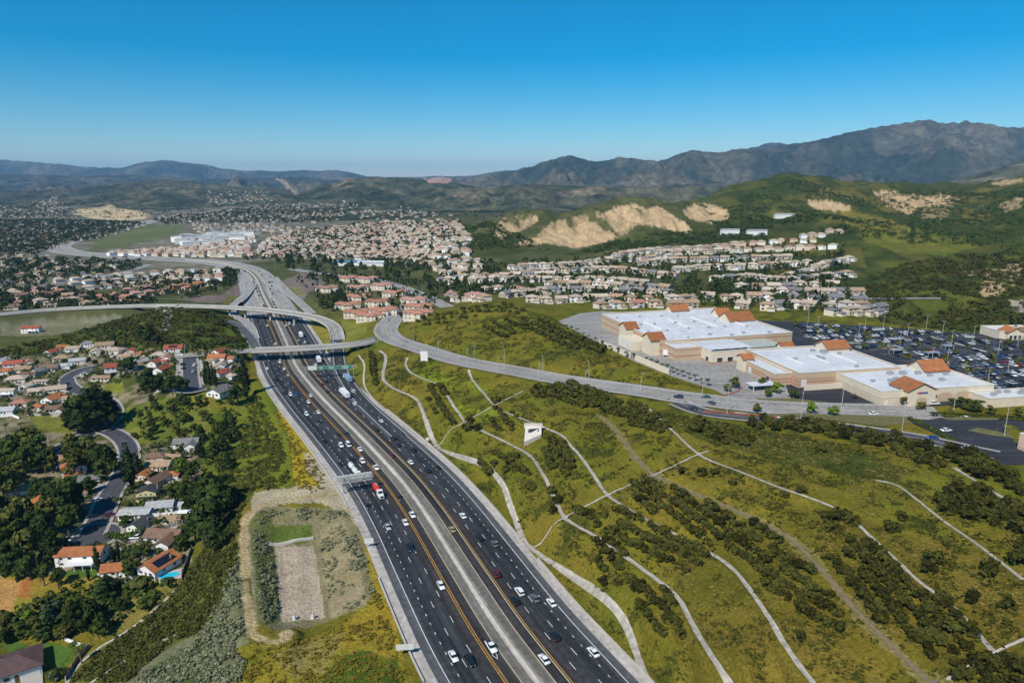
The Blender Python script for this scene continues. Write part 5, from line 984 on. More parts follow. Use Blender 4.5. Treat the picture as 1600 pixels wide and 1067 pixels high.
def off_roads(p):
    ok = np.ones(len(p), bool)
    for P, w in ((ROADC, 11), (ROADD, 7), (HW, 30), (FLY[-70:], 7), *[(b, 2.2) for b in BENCH.values()], *[(b, 1.3) for b in DRAIN.values()], (LOOP, 3.2), (SLOPE_TOE, 1.2), (SLOPE_MID, .9), (ONRAMP, 6), (RAMPL, 6), (ST_CUL, 7), (ST_MAIN, 7), (ST_BEND, 7), (ROADR, 10)):
        for i in range(0, len(P), 2): ok &= ((p[:, 0]-P[i, 0])**2+(p[:, 1]-P[i, 1])**2) > w*w
    return ok
SLOPE_R = [(575, 560), (640, 545), (750, 590), (900, 612), (1010, 640), (1150, 665), (1400, 705), (1500, 745), (1600, 790), (1640, 1067), (1100, 1090), (1010, 1067), (830, 880), (690, 720), (600, 640)]
mass_zone('grass_tufts', [(SLOPE_R, 17000)], (.3, .9), 2.0, 'tuft', LEAF['brush'], 'low dark olive brush tufts covering the cut slope', 'grass', 6, 11, lambda p: off_roads(p) & (fbm(p[:, 0]/7, p[:, 1]/7, 202, 4)*.5+.5 > .47))
mass_zone('dry_grass', [(SLOPE_R, 12000)], (.3, .6), 2.4, 'tuft', LEAF['straw'], 'tawny dry grass tufts between the shrubs of the cut slope', 'grass', 5, 12, lambda p: off_roads(p) & (fbm(p[:, 0]/11, p[:, 1]/11, 302, 4)*.5+.5 > .5))
mass_zone('hill_grass', [([(640, 515), (690, 488), (780, 475), (870, 500), (960, 555), (1100, 608), (1000, 605), (860, 580), (720, 555), (650, 535)], 7000)], (.3, .9), 2.2, 'tuft', LEAF['brush'], 'grass and brush tufts on the hill between road and store', 'grass', 5, 13, lambda p: off_roads(p) & (fbm(p[:, 0]/8, p[:, 1]/8, 402, 4)*.5+.5 > .48))
mass_zone('brush', [([(282, 914), (320, 860), (345, 790), (400, 760), (375, 800), (368, 880), (345, 950), (300, 1000), (270, 1000), (200, 1067), (110, 1067), (160, 1018), (235, 962)], 2600), ([(330, 770), (390, 640), (400, 610), (440, 690), (455, 755), (400, 770)], 1100)], (.7, 1.7), 1.5, 'ball', LEAF['slope'], 'olive green brush on the fill slope left of the dirt track', 'brush', 14, 21, lambda p: off_roads(p) & patchy(9, .33)(p))
mass_zone('sagebrush', [([(350, 920), (372, 870), (380, 930), (388, 1000), (375, 1067), (200, 1075), (260, 1030), (320, 985)], 1500), ([(395, 800), (480, 795), (545, 800), (535, 815), (430, 812), (400, 830)], 130), ([(495, 835), (530, 815), (550, 860), (560, 950), (520, 966)], 170), ([(535, 815), (565, 850), (585, 930), (550, 945)], 150), ([(395, 830), (425, 850), (432, 970), (410, 975), (398, 900)], 260)], (.6, 1.5), 1.5, 'ball', LEAF['sage'], 'pale grey green sagebrush along the dirt track and basin', 'brush', 14, 31, lambda p: off_roads(p) & patchy(5, .4, 3)(p))
mass_zone('verge_weeds', [([(395, 1010), (520, 985), (590, 930), (610, 960), (635, 1067), (360, 1075)], 750), ([(425, 640), (440, 640), (510, 745), (505, 768), (462, 770), (450, 690)], 500), ([(562, 840), (585, 860), (610, 950), (590, 940)], 260)], (.3, .9), 2, 'tuft', LEAF['yellow'], 'yellow weeds on the freeway verge', 'weeds', 8, 41, lambda p: off_roads(p) & patchy(6, .42)(p))
mass_zone('hillside_scrub', [([(-20, 555), (90, 528), (180, 502), (260, 482), (300, 486), (385, 495), (388, 540), (330, 546), (240, 545), (130, 540), (40, 558)], 1500), ([(1380, 505), (1340, 470), (1360, 430), (1420, 410), (1500, 400), (1640, 390), (1640, 525), (1540, 518)], 2600)], (1.2, 4.0), 1.4, 'ball', LEAF['shrub'], 'dark scrub covering the hills beside the ramps and car park', 'scrub', 14, 51, lambda p: off_roads(p) & patchy(16, .36)(p))
mass_zone('hill_chaparral', [([(700, 412), (830, 392), (900, 400), (1000, 388), (1130, 378), (1320, 366), (1340, 345), (1150, 340), (1080, 355), (1000, 366), (880, 398), (780, 350), (720, 350), (690, 380)], 4600), ([(1120, 345), (1160, 300), (1230, 282), (1340, 298), (1400, 300), (1560, 300), (1620, 320), (1600, 400), (1440, 400), (1350, 370), (1260, 355)], 6500), ([(640, 412), (700, 408), (760, 420), (720, 432), (650, 425)], 300)], (2.0, 5.0), 1.6, 'ball', LEAF['dark'], 'dark chaparral scattered on the hills behind the houses', 'chaparral', 8, 61, patchy(60, .47, 241))
mass_zone('valley_trees', [([(-30, 345), (110, 345), (230, 350), (150, 375), (90, 383), (60, 400), (-30, 405)], 3000), ([(-30, 410), (60, 405), (225, 408), (215, 425), (130, 432), (60, 448), (-30, 458)], 520), ([(-30, 460), (90, 450), (215, 470), (250, 470), (240, 478), (120, 484), (-30, 488)], 330), ([(130, 440), (340, 425), (350, 448), (290, 462), (215, 468)], 170), ([(280, 470), (350, 452), (370, 440), (372, 425), (350, 422), (352, 450), (290, 466)], 90), ([(640, 470), (900, 450), (1300, 430), (1330, 470), (1340, 500), (1180, 482), (960, 478), (700, 475)], 330), ([(640, 440), (780, 410), (1000, 398), (1320, 395), (1330, 440), (1000, 445), (780, 450)], 330), ([(380, 408), (470, 362), (560, 350), (720, 346), (700, 385), (640, 410), (520, 405)], 1900), ([(240, 345), (420, 318), (560, 322), (520, 348), (400, 350), (260, 352)], 2200), ([(-30, 320), (115, 318), (112, 345), (-30, 345)], 700), ([(540, 400), (620, 400), (780, 425), (760, 438), (640, 425)], 260), ([(460, 442), (500, 430), (680, 445), (690, 480), (650, 500), (540, 490), (500, 470)], 150)], (4, 9.5), 1.0, 'ball', LEAF['dark'], 'countless garden and street trees across the far valley', 'woods', 12, 71)

mass_zone('garden_bushes', [([(-20, 560), (130, 545), (240, 545), (385, 548), (370, 600), (250, 610), (160, 600), (100, 650), (-20, 650)], 760), ([(90, 740), (210, 700), (290, 690), (300, 800), (290, 880), (190, 905), (110, 895), (100, 800)], 330), ([(140, 905), (280, 905), (240, 945), (180, 985), (60, 1000), (0, 1000), (0, 960)], 200), ([(200, 700), (230, 645), (370, 610), (400, 640), (400, 740), (320, 740)], 130)], (1.0, 3.8), 1.15, 'ball', LEAF['mid'], 'small garden bushes and hedges between the near houses', 'bushes', 18, 81, off_roads)
mass_zone('estate_trees', [([(690, 470), (800, 432), (900, 415), (1000, 400), (1100, 385), (1320, 375), (1330, 440), (1345, 495), (1180, 482), (960, 478)], 900)], (2.5, 5.5), 1.2, 'ball', LEAF['mid'], 'street trees and bushes scattered through the hillside estate', 'woods', 14, 91)
mass_zone('far_scrub', [([(-30, 300), (130, 296), (260, 286), (420, 300), (560, 285), (640, 283), (760, 295), (900, 298), (760, 345), (560, 346), (300, 345), (100, 340), (-30, 335)], 5000)], (4, 10), 1.7, 'ball', LEAF['dark'], 'dark scrub dotted over the hills of the far valley', 'scrub', 4, 95, patchy(140, .42, 9))
# ================================================================== houses
def roof_mat(name, col, sc=2.2):
    """tiled or shingled roof: courses down the slope, colour varied from tile to tile"""
    m = bpy.data.materials.new(name); m.use_nodes = True; N = m.node_tree.nodes; L = m.node_tree.links; b = N['Principled BSDF']; b.inputs['Roughness'].default_value = .85; b.inputs['Specular IOR Level'].default_value = .15
    tc = N.new('ShaderNodeTexCoord'); br = N.new('ShaderNodeTexBrick'); br.inputs['Scale'].default_value = sc; br.inputs['Color1'].default_value = (*[c*1.12 for c in col], 1); br.inputs['Color2'].default_value = (*[c*.84 for c in col], 1); br.inputs['Mortar'].default_value = (*[c*.6 for c in col], 1); br.inputs['Mortar Size'].default_value = .03
    L.new(tc.outputs['Object'], br.inputs['Vector']); t = N.new('ShaderNodeTexNoise'); t.inputs['Scale'].default_value = .5; t.inputs['Detail'].default_value = 5; L.new(tc.outputs['Object'], t.inputs['Vector'])
    oi = N.new('ShaderNodeObjectInfo'); a = N.new('ShaderNodeMapRange'); a.inputs['To Min'].default_value = .85; a.inputs['To Max'].default_value = 1.15; L.new(oi.outputs['Random'], a.inputs['Value'])
    c = N.new('ShaderNodeMapRange'); c.inputs['From Min'].default_value = .3; c.inputs['From Max'].default_value = .7; c.inputs['To Min'].default_value = .8; c.inputs['To Max'].default_value = 1.18; L.new(t.outputs['Fac'], c.inputs['Value'])
    mu = N.new('ShaderNodeMath'); mu.operation = 'MULTIPLY'; L.new(a.outputs['Result'], mu.inputs[0]); L.new(c.outputs['Result'], mu.inputs[1])
    x = N.new('ShaderNodeMix'); x.data_type = 'RGBA'; x.blend_type = 'MULTIPLY'; x.inputs[0].default_value = 1; L.new(br.outputs['Color'], x.inputs[6]); L.new(mu.outputs[0], x.inputs[7]); L.new(x.outputs[2], b.inputs['Base Color'])
    return m
ROOF = {k: roof_mat('roof_'+k, c) for k, c in dict(red=(.36, .095, .055), orange=(.40, .15, .06), terracotta=(.42, .20, .13), pink=(.43, .24, .18), tan=(.38, .26, .165), beige=(.46, .365, .275), brown=(.20, .125, .085), plum=(.12, .075, .07), grey=(.21, .20, .195), pale=(.42, .42, .41), dark=(.06, .062, .068), cream=(.52, .43, .33)).items()}
WALLM = {k: mat('wall_'+k, c, .85, noise=(.5, .9, 1.06), rnd=.06) for k, c in dict(white=(.80, .78, .74), cream=(.70, .61, .47), tan=(.52, .40, .27), yellow=(.66, .55, .27), grey=(.5, .49, .47), peach=(.62, .46, .34)).items()}
M_GLASS = mat('window_glass', (.035, .045, .055), .08, spec=.6, noise=(.4, .7, 1.4)); M_FRAME = mat('window_frame', (.72, .71, .68), .6); M_DOOR = mat('front_door', (.16, .07, .04), .6, noise=(2, .85, 1.1)); M_GARAGE = mat('garage_door', (.66, .64, .60), .6, noise=(1.4, .92, 1.04)); M_SOLAR = mat('solar_panel', (.012, .014, .028), .15, spec=.6, noise=(1.2, .7, 1.3)); M_BRICK = mat('chimney_brick', (.3, .2, .15), .9, noise=(4, .7, 1.2)); M_FENCE = mat('fence_wood', (.24, .17, .115), .9, noise=(2, .75, 1.2)); M_PATIO = mat('patio_concrete', (.46, .42, .37), .85, noise=(.6, .85, 1.1)); M_POOLW = mat('pool_water', (.02, .46, .62), .08, spec=.5, noise=(1.2, .85, 1.2)); M_LAWN = mat('lawn', (.06, .115, .012), .95, noise=(.8, .7, 1.3), bump=(3, .5, .2))
def gable(mb, x0, x1, y0, y1, z, rise, ov=.5, axis='x', th=.22):
    """thick gable roof over a rectangle, ridge along axis"""
    f = (lambda a, b, c: (a, b, c)) if axis == 'x' else (lambda a, b, c: (b, a, c))
    if axis == 'y': x0, x1, y0, y1 = y0, y1, x0, x1
    ym = (y0+y1)/2; k = rise/((y1-y0)/2); a0, a1 = x0-ov, x1+ov; e = z-k*ov
    sec = [(y0-ov, e), (ym, z+rise), (y1+ov, e), (y1+ov, e+th), (ym, z+rise+th), (y0-ov, e+th)]
    r0 = [f(a0, y, q) for y, q in sec]; r1 = [f(a1, y, q) for y, q in sec]
    if axis == 'x': r0, r1 = r1, r0
    mb.loft([r0, r1])
def hip(mb, x0, x1, y0, y1, z, rise, ov=.5, th=.2):
    X0, X1, Y0, Y1 = x0-ov, x1+ov, y0-ov, y1+ov; w, d = X1-X0, Y1-Y0; ym = (Y0+Y1)/2; e = z-.1; t = z+rise
    if w >= d: r = [(X0+d/2, ym, t), (X1-d/2, ym, t)]
    else: xm = (X0+X1)/2; r = [(xm, Y0+w/2, t), (xm, Y1-w/2, t)]
    b = [(X0, Y0, e), (X1, Y0, e), (X1, Y1, e), (X0, Y1, e)]; c = [(p[0], p[1], e+th) for p in b]
    for i in range(4): mb.poly([b[i], b[(i+1) % 4], c[(i+1) % 4], c[i]])
    mb.poly(b[::-1])
    if w >= d: mb.poly([c[0], c[1], r[1], r[0]]); mb.poly([c[1], c[2], r[1]]); mb.poly([c[2], c[3], r[0], r[1]]); mb.poly([c[3], c[0], r[0]])
    else: mb.poly([c[0], c[1], r[0]]); mb.poly([c[1], c[2], r[1], r[0]]); mb.poly([c[2], c[3], r[1]]); mb.poly([c[3], c[0], r[0], r[1]])
def pent(mb, x0, x1, y0, y1, h, rise, axis):
    """walls with gable ends"""
    mb.box(((x0+x1)/2, (y0+y1)/2, -1.2), (x1-x0, y1-y0, h+1.2))
    if rise:
        if axis == 'x':
            for x in (x0, x1): mb.poly([(x, y0, h), (x, y1, h), (x, (y0+y1)/2, h+rise)])
        else:
            for y in (y0, y1): mb.poly([(x0, y, h), (x1, y, h), ((x0+x1)/2, y, h+rise)])
def unitbox(name, m):
    mb = MB(); mb.box((0, 0, 0), (1, 1, 1)); return mb.mesh(name, m)
BX = {k: unitbox(k, m) for k, m in (('frame', M_FRAME), ('pane', M_GLASS), ('door', M_DOOR), ('garage_door', M_GARAGE), ('chimney', M_BRICK), ('solar_panel', M_SOLAR), ('patio_cover', M_FRAME), ('post', M_FRAME))}
def window(root, x, y, z, w, h, face):
    """window on a wall facing 'f' (-y), 'b' (+y), 'l' (-x) or 'r' (+x): frame with pane as its part"""
    rz = {'f': 0, 'b': math.pi, 'l': -math.pi/2, 'r': math.pi/2}[face]
    o = link('window', BX['frame'], root, (x, y, z), rz, (w, .14, h)); link('pane', BX['pane'], o, (0, -.12, .09), 0, (.84, 1.0, .82)); return o
PROTO = {}
def house_meshes(kind):
    if kind in PROTO: return PROTO[kind]
    W, Rf = MB(), MB(); wins = []; extra = []
    if kind == 'gable':
        pent(W, -7, 7, -4.5, 4.5, 2.9, 2.2, 'x'); gable(Rf, -7, 7, -4.5, 4.5, 2.9, 2.2); wins = [(-4.5, -4.5, 1, 1.8, 1.3, 'f'), (-1, -4.5, 1, 1.6, 1.3, 'f'), (-7, 0, 1, 1.6, 1.3, 'l'), (7, 0, 1, 1.6, 1.3, 'r'), (-3, 4.5, 1, 2, 1.3, 'b'), (3, 4.5, 1, 2, 1.3, 'b')]; extra = [('door', (1.2, -4.52, 0), (1, .1, 2.1)), ('garage_door', (4.4, -4.53, 0), (4.4, .1, 2.2)), ('chimney', (-4.5, 1.5, 2.6), (.9, .7, 3.0))]
    elif kind == 'gablefront':
        pent(W, -4.8, 4.8, -6.5, 6.5, 3.0, 2.3, 'y'); gable(Rf, -4.8, 4.8, -6.5, 6.5, 3.0, 2.3, axis='y'); wins = [(-2.6, -6.5, 1, 1.8, 1.4, 'f'), (2.6, -6.5, 1, 1.8, 1.4, 'f'), (-4.8, -2, 1, 1.6, 1.3, 'l'), (-4.8, 3, 1, 1.6, 1.3, 'l'), (4.8, -2, 1, 1.6, 1.3, 'r'), (4.8, 3, 1, 1.6, 1.3, 'r')]; extra = [('door', (0, -6.52, 0), (1, .1, 2.1)), ('chimney', (3.4, 3, 2.8), (.8, .9, 2.8))]
    elif kind == 'ell':
        pent(W, -7.5, 7.5, -3.5, 4.5, 2.9, 2.1, 'x'); pent(W, 1.0, 7.2, -9.5, -3.4, 2.8, 1.75, 'y'); gable(Rf, -7.5, 7.5, -3.5, 4.5, 2.9, 2.1); gable(Rf, 1.0, 7.2, -9.5, .5, 2.85, 1.75, axis='y'); wins = [(-5, -3.5, 1, 1.8, 1.3, 'f'), (-2, -3.5, 1, 1.6, 1.3, 'f'), (-7.5, .5, 1, 1.6, 1.3, 'l'), (7.5, 1, 1, 1.6, 1.3, 'r'), (1.0, -6.5, 1, 1.4, 1.2, 'l')]; extra = [('garage_door', (4.1, -9.53, 0), (4.6, .1, 2.2)), ('door', (0, -3.52, 0), (1, .1, 2.1)), ('chimney', (-5.5, 1, 2.6), (.9, .8, 2.9))]
    elif kind == 'hip':
        W.box((0, 0, -1.2), (13, 10, 4.2)); hip(Rf, -6.5, 6.5, -5, 5, 3.0, 2.2, .6); wins = [(-4.4, -5, 1, 1.8, 1.3, 'f'), (-1.4, -5, 1, 1.6, 1.3, 'f'), (-6.5, 0, 1, 1.6, 1.3, 'l'), (6.5, 0, 1, 1.6, 1.3, 'r')]; extra = [('door', (.8, -5.02, 0), (1, .1, 2.1)), ('garage_door', (4.0, -5.03, 0), (4.2, .1, 2.2)), ('chimney', (-3, 2, 2.8), (.9, .7, 2.6))]
    elif kind == 'two':
        pent(W, -6, 6, -4.5, 4.5, 5.5, 2.0, 'y'); gable(Rf, -6, 6, -4.5, 4.5, 5.5, 2.0, axis='y'); W.box((0, -6.2, -1.2), (10, 3.4, 3.9)); Rf.box((0, -6.2, 2.7), (10.6, 3.8, .2)); wins = [(-3.2, -4.5, 3.6, 1.5, 1.2, 'f'), (0, -4.5, 3.6, 1.5, 1.2, 'f'), (3.2, -4.5, 3.6, 1.5, 1.2, 'f'), (-6, 0, 3.6, 1.4, 1.2, 'l'), (6, 0, 3.6, 1.4, 1.2, 'r'), (-6, 0, 1, 1.4, 1.2, 'l')]; extra = [('garage_door', (2.4, -7.93, 0), (4.4, .1, 2.2)), ('door', (-2.4, -7.92, 0), (1, .1, 2.1)), ('chimney', (5.6, 1, 2), (.8, 1, 6.6))]
    elif kind == 'long':
        pent(W, -9, 9, -3.8, 3.8, 5.0, 1.9, 'x'); gable(Rf, -9, 9, -3.8, 3.8, 5.0, 1.9); wins = [(x, -3.8, z, 1.7, 1.2, 'f') for x in (-6.5, -3, 3, 6.5) for z in (.9, 3.3)]+[(-9, 0, 3.3, 1.5, 1.2, 'l'), (9, 0, 3.3, 1.5, 1.2, 'r')]; extra = [('door', (0, -3.83, 0), (2.2, .1, 2.1)), ('chimney', (-8, .5, 4.6), (.9, .9, 3.2)), ('patio_cover', (2, -5.9, 2.6), (11, 4, .18))]+[('post', (x, -7.7, 0), (.18, .18, 2.6)) for x in (-3, .4, 3.8, 7.2)]
    elif kind == 'flat':
        W.box((0, 0, -1.2), (14, 7.5, 4.0)); gable(Rf, -7, 7, -3.75, 3.75, 2.8, .8, .7); wins = [(-4.5, -3.75, 1, 2.2, 1.3, 'f'), (-1, -3.75, 1, 1.8, 1.3, 'f'), (4.5, -3.75, 1, 2, 1.3, 'f'), (-7, 0, 1, 1.5, 1.2, 'l'), (7, 0, 1, 1.5, 1.2, 'r')]; extra = [('door', (1.6, -3.77, 0), (1, .1, 2.1))]
    elif kind == 'flats':                         # a block of attached homes
        for (cx, cy, w, d, h) in ((-7.5, 0, 12, 13, 6.0), (6.0, 1, 13, 14, 6.2), (0, -5.5, 9, 8, 5.6)):
            W.box((cx, cy, -2), (w, d, h+2)); hip(Rf, cx-w/2, cx+w/2, cy-d/2, cy+d/2, h, 2.4, .6)
        wins = [(x, y, z, 1.4, 1.3, 'f') for x, y in ((-11, -6.5), (-7.5, -6.5), (-2.2, -9.5), (2.2, -9.5), (7, -6.0), (10.5, -6.0)) for z in (1, 3.7)]+[(-13.5, 2, 3.7, 1.4, 1.3, 'l'), (-13.5, -3, 3.7, 1.4, 1.3, 'l')]
    elif kind == 'tract':                         # two-storey hillside house with a garage wing
        W.box((0, 0, -2.5), (11, 9, 7.9)); W.box((3.2, -6.2, -2.5), (6, 4.6, 5.2)); hip(Rf, -5.5, 5.5, -4.5, 4.5, 5.4, 2.1, .6); hip(Rf, .2, 6.2, -8.5, -3.9, 2.7, 1.4, .5); wins = [(-3.2, -4.5, 3.5, 1.9, 1.4, 'f'), (-3.2, -4.5, .8, 2.2, 1.5, 'f'), (2.6, -4.5, 3.5, 1.9, 1.2, 'f')]; extra = [('garage_door', (3.2, -8.53, 0), (4.6, .1, 2.2))]
    elif kind == 'tractb':
        W.box((0, 0, -2.5), (12, 10, 7.7)); W.box((-3.4, -6, -2.5), (5.2, 3.6, 5.2)); gable(Rf, -6, 6, -5, 5, 5.2, 2.2, .5); pent(W, -6, 6, -5, 5, 5.2, 2.2, 'x'); gable(Rf, -6, -.8, -7.8, -4.9, 2.7, 1.3, .4, 'y'); wins = [(-3, -5, 3.4, 1.9, 1.3, 'f'), (2.6, -5, 3.4, 1.9, 1.3, 'f'), (2.6, -5, .8, 2.6, 1.5, 'f')]; extra = [('garage_door', (-3.4, -7.83, 0), (4.2, .1, 2.2))]
    PROTO[kind] = (W.mesh('wall', WALLM['cream']), Rf.mesh('roof', ROOF['tan']), wins, extra); return PROTO[kind]
def house(kind, p, rz, roof, wall, label, group=None, sc=1.0, full=True, name='house', solar=None):
    wm, rm, wins, extra = house_meshes(kind); root = empty(name, tuple(p), rz, sc); tag(root, label, 'house' if name == 'house' else 'flats', group)
    w = link('wall', wm, root); swap(w, WALLM[wall]); r = link('roof', rm, root); swap(r, ROOF[roof])
    for q in (wins if full else wins[:3]):
        if full: window(root, *q)
        else: link('window', BX['pane'], root, q[:3], {'f': 0, 'b': math.pi, 'l': -math.pi/2, 'r': math.pi/2}[q[5]], (q[3], .12, q[4]))
    for nm, l, s in (extra if full else extra[:1]): link(nm, BX[nm], r if nm == 'chimney' else root, l, 0, s)
    if solar:
        x, y, z, w_, d_, tilt = solar; o = link('solar_panel', BX['solar_panel'], r, (x, y, z), 0, (w_, d_, .08)); o.rotation_euler = (tilt, 0, 0)
    return root
HL = []
M_DRV = mat('drive_concrete', (.40, .365, .315), .9, noise=(.5, .85, 1.1)); DRVB = unitbox('driveway', M_DRV)
def near_house(u, v, kind, rz, roof, wall, what, sc=1.0, solar=None):
    p = G(u, v); HL.append((p, 9*sc)); o = house(kind, p, R(rz), roof, wall, what, 'houses of the near neighbourhood', sc, True, 'house', solar)
    g = [e for e in house_meshes(kind)[3] if e[0] == 'garage_door']
    if g: x, y = g[0][1][:2]; link('driveway', DRVB, o, (x, y-3.4, -1.4), 0, (5.0, 6.6, 1.52))
    w = house_meshes(kind)[2][0]; link('patio', DRVB, o, (-2.5, 7.2, -1.4), 0, (7.5, 4.0, 1.5)); return o
NH = [
 (22, 572, 'gable', 20, 'red', 'white', 'red roofed white house at the left edge below the scrub hill', .9), (82, 553, 'gablefront', -15, 'red', 'white', 'small red roofed house highest at the foot of the scrub hill', .75), (99, 563, 'hip', 10, 'tan', 'cream', 'tan hip roofed house between two red and grey roofed houses', .9), (122, 567, 'gable', 25, 'pale', 'white', 'pale roofed white house just left of the curved street end', .8), (78, 578, 'gable', 15, 'brown', 'white', 'brown roofed house left of the curved street', .85), (61, 583, 'gablefront', -5, 'grey', 'white', 'white gable fronted house with grey roof in the upper left rows', .8), (38, 580, 'gable', 10, 'tan', 'cream', 'tan gabled house in the middle of the upper left rows', .8), (27, 596, 'hip', 20, 'beige', 'cream', 'beige hip roofed house by the left edge', .95), (64, 599, 'flat', 5, 'beige', 'white', 'low beige roofed white house facing the camera left of the curved street', .8),
 (60, 614, 'ell', 20, 'beige', 'cream', 'beige house with a garage wing below the low white house', .75), (90, 611, 'gable', 25, 'beige', 'cream', 'beige gabled house inside the bend of the curved street', .8), (84, 627, 'gablefront', -10, 'orange', 'white', 'orange roofed white house left of the huge dark tree', .9), (88, 642, 'ell', 15, 'brown', 'white', 'brown orange house with wing tucked against the huge dark tree', .75), (33, 633, 'hip', 10, 'terracotta', 'cream', 'terracotta roofed house behind the small pool', .8), (10, 617, 'long', 5, 'beige', 'white', 'long pale house at the left edge', .7), (3, 568, 'gablefront', 0, 'pale', 'white', 'white house cut by the left edge below the scrub hill', .8), (10, 645, 'gable', 8, 'pale', 'white', 'pale house near the left edge above the yellow lawn', .8),
 (165, 543, 'gable', 20, 'tan', 'cream', 'tan roofed house highest on the hillside street', .95), (182, 551, 'hip', -10, 'beige', 'cream', 'beige house below the highest tan house', .95), (140, 540, 'hip', 10, 'grey', 'white', 'grey roofed house against the scrub hill', .85), (206, 551, 'gablefront', 15, 'red', 'cream', 'small red roofed house beside the dark garden trees', .65), (180, 577, 'gable', 28, 'red', 'white', 'red roofed white house standing alone above the lawn', .95), (161, 594, 'flat', 2, 'tan', 'cream', 'flat tan roofed house on the green lawn above the huge tree', .95), (116, 548, 'gable', 5, 'beige', 'white', 'beige house with its back to the scrub hill', .8), (150, 553, 'gablefront', 20, 'cream', 'cream', 'cream house in the second hillside row', .8),
 (245, 569, 'ell', 85, 'red', 'white', 'red roofed house on the left side of the short street', .75), (254, 580, 'gable', 80, 'red', 'white', 'lower red roofed house on the left side of the short street', .8), (250, 558, 'hip', 5, 'beige', 'cream', 'beige roofed house behind the red roofs of the short street', .8), (272, 548, 'gable', 15, 'red', 'white', 'red roofed house with dark solar panels above the approach street', .9), (344, 553, 'gablefront', -20, 'red', 'white', 'red roofed house nearest the overpass', .8), (340, 562, 'gable', 5, 'orange', 'cream', 'orange roofed house second below the overpass road', .85), (346, 574, 'ell', -80, 'beige', 'white', 'beige roofed house third below the overpass road', .72), (347, 586, 'gablefront', -30, 'red', 'white', 'red roofed house fourth below the overpass road', .75), (344, 616, 'gablefront', -15, 'grey', 'white', 'white gabled house with grey roof at the end of the short street', 1.0),
 (22, 695, 'flat', 30, 'grey', 'grey', 'low blue grey flat roofed house by the left edge parking', .95), (292, 696, 'ell', 10, 'grey', 'white', 'grey roofed white house alone below the thicket', .85), (246, 717, 'hip', 5, 'brown', 'cream', 'red brown roofed house furthest up the main street', .75), (250, 731, 'gable', 2, 'tan', 'cream', 'tan roofed house second down the right of the main street', .85), (117, 741, 'two', 35, 'orange', 'white', 'tall orange roofed house facing the main street from the left', .9), (75, 788, 'hip', 20, 'orange', 'cream', 'orange roofed house half hidden in the dark grove', 1.0), (246, 754, 'gable', 75, 'brown', 'cream', 'brown roofed house third down the right of the main street', .8), (233, 777, 'two', 8, 'dark', 'yellow', 'dark roofed house with a yellow front on the main street', .72), (252, 795, 'gable', 12, 'pale', 'white', 'pale grey roofed house beside the dark roofed yellow one', .8), (213, 806, 'flat', 5, 'pale', 'white', 'low pale house with a roof full of solar panels', .9), (220, 823, 'gablefront', -12, 'dark', 'white', 'small dark roofed house with white gable by the turning circle', .68), (258, 843, 'ell', -5, 'brown', 'white', 'brown roofed house with wing right of the turning circle', .95),
 (130, 877, 'long', 5, 'orange', 'white', 'long two storey white house with orange roof and veranda', .93), (185, 893, 'gable', 12, 'orange', 'white', 'orange roofed white house left of the pool house', .75), (250, 888, 'gablefront', -22, 'orange', 'white', 'orange roofed house with black solar panels beside the blue pool', .95), (22, 1050, 'hip', 35, 'plum', 'white', 'dark plum roofed house in the bottom left corner', 1.15),
 (46, 569, 'gablefront', 30, 'terracotta', 'cream', 'terracotta house between red and white roofs at upper left', .75), (103, 574, 'ell', 15, 'pale', 'white', 'pale house with wing left of the street end', .62), (46, 588, 'gable', 12, 'brown', 'cream', 'brown house second from the left edge', .72), (10, 583, 'hip', 5, 'orange', 'white', 'orange hip roof at the left edge', .8), (44, 606, 'gablefront', -8, 'cream', 'white', 'cream roofed gable house above the long pale house', .7), (112, 626, 'gable', 20, 'tan', 'white', 'tan house half behind the huge dark tree', .7), (60, 638, 'hip', 5, 'orange', 'cream', 'orange house right of the small pool', .62), (100, 545, 'gable', 8, 'orange', 'cream', 'orange house in the top hillside row', .7), (195, 560, 'gable', 12, 'tan', 'white', 'tan house below the small red roof', .7), (222, 556, 'hip', 0, 'orange', 'cream', 'orange house left of the beige roofs by the short street', .7), (262, 562, 'gablefront', 10, 'terracotta', 'white', 'terracotta gable just left of the short street', .62), (330, 566, 'hip', 0, 'tan', 'cream', 'tan house right of the short street', .6), (358, 563, 'gable', -10, 'orange', 'white', 'orange house closest to the freeway below the overpass', .65), (360, 590, 'hip', -20, 'beige', 'white', 'beige house with white walls near the cypress', .65), (135, 585, 'gablefront', 10, 'grey', 'white', 'grey house above the curved street lawn', .6), (268, 745, 'hip', 10, 'orange', 'cream', 'orange house behind the brown roofed third house', .6), (272, 718, 'gable', -10, 'tan', 'white', 'tan house right of the red brown roof', .62), (90, 722, 'hip', 20, 'tan', 'cream', 'tan house on the bent street below the yellow lawn', .8), (275, 792, 'gable', 5, 'pale', 'white', 'white annex right of the pale grey house', .5), (55, 720, 'gable', 15, 'brown', 'cream', 'brown house at the left beginning of the bent street', .8), (285, 836, 'gablefront', -10, 'dark', 'white', 'small dark annex right of the brown winged house', .45), (30, 770, 'gable', 20, 'tan', 'cream', 'tan roof showing in the upper part of the dark grove', .8), (140, 752, 'gable', 30, 'grey', 'white', 'grey roofed house between the main street trees', .65), (225, 745, 'gablefront', 5, 'orange', 'cream', 'orange gable close to the main street', .6), (120, 775, 'hip', 25, 'tan', 'white', 'tan house left of the main street below the tall orange one', .7), (270, 815, 'gable', 0, 'tan', 'cream', 'tan house behind the white garden wall', .6)]
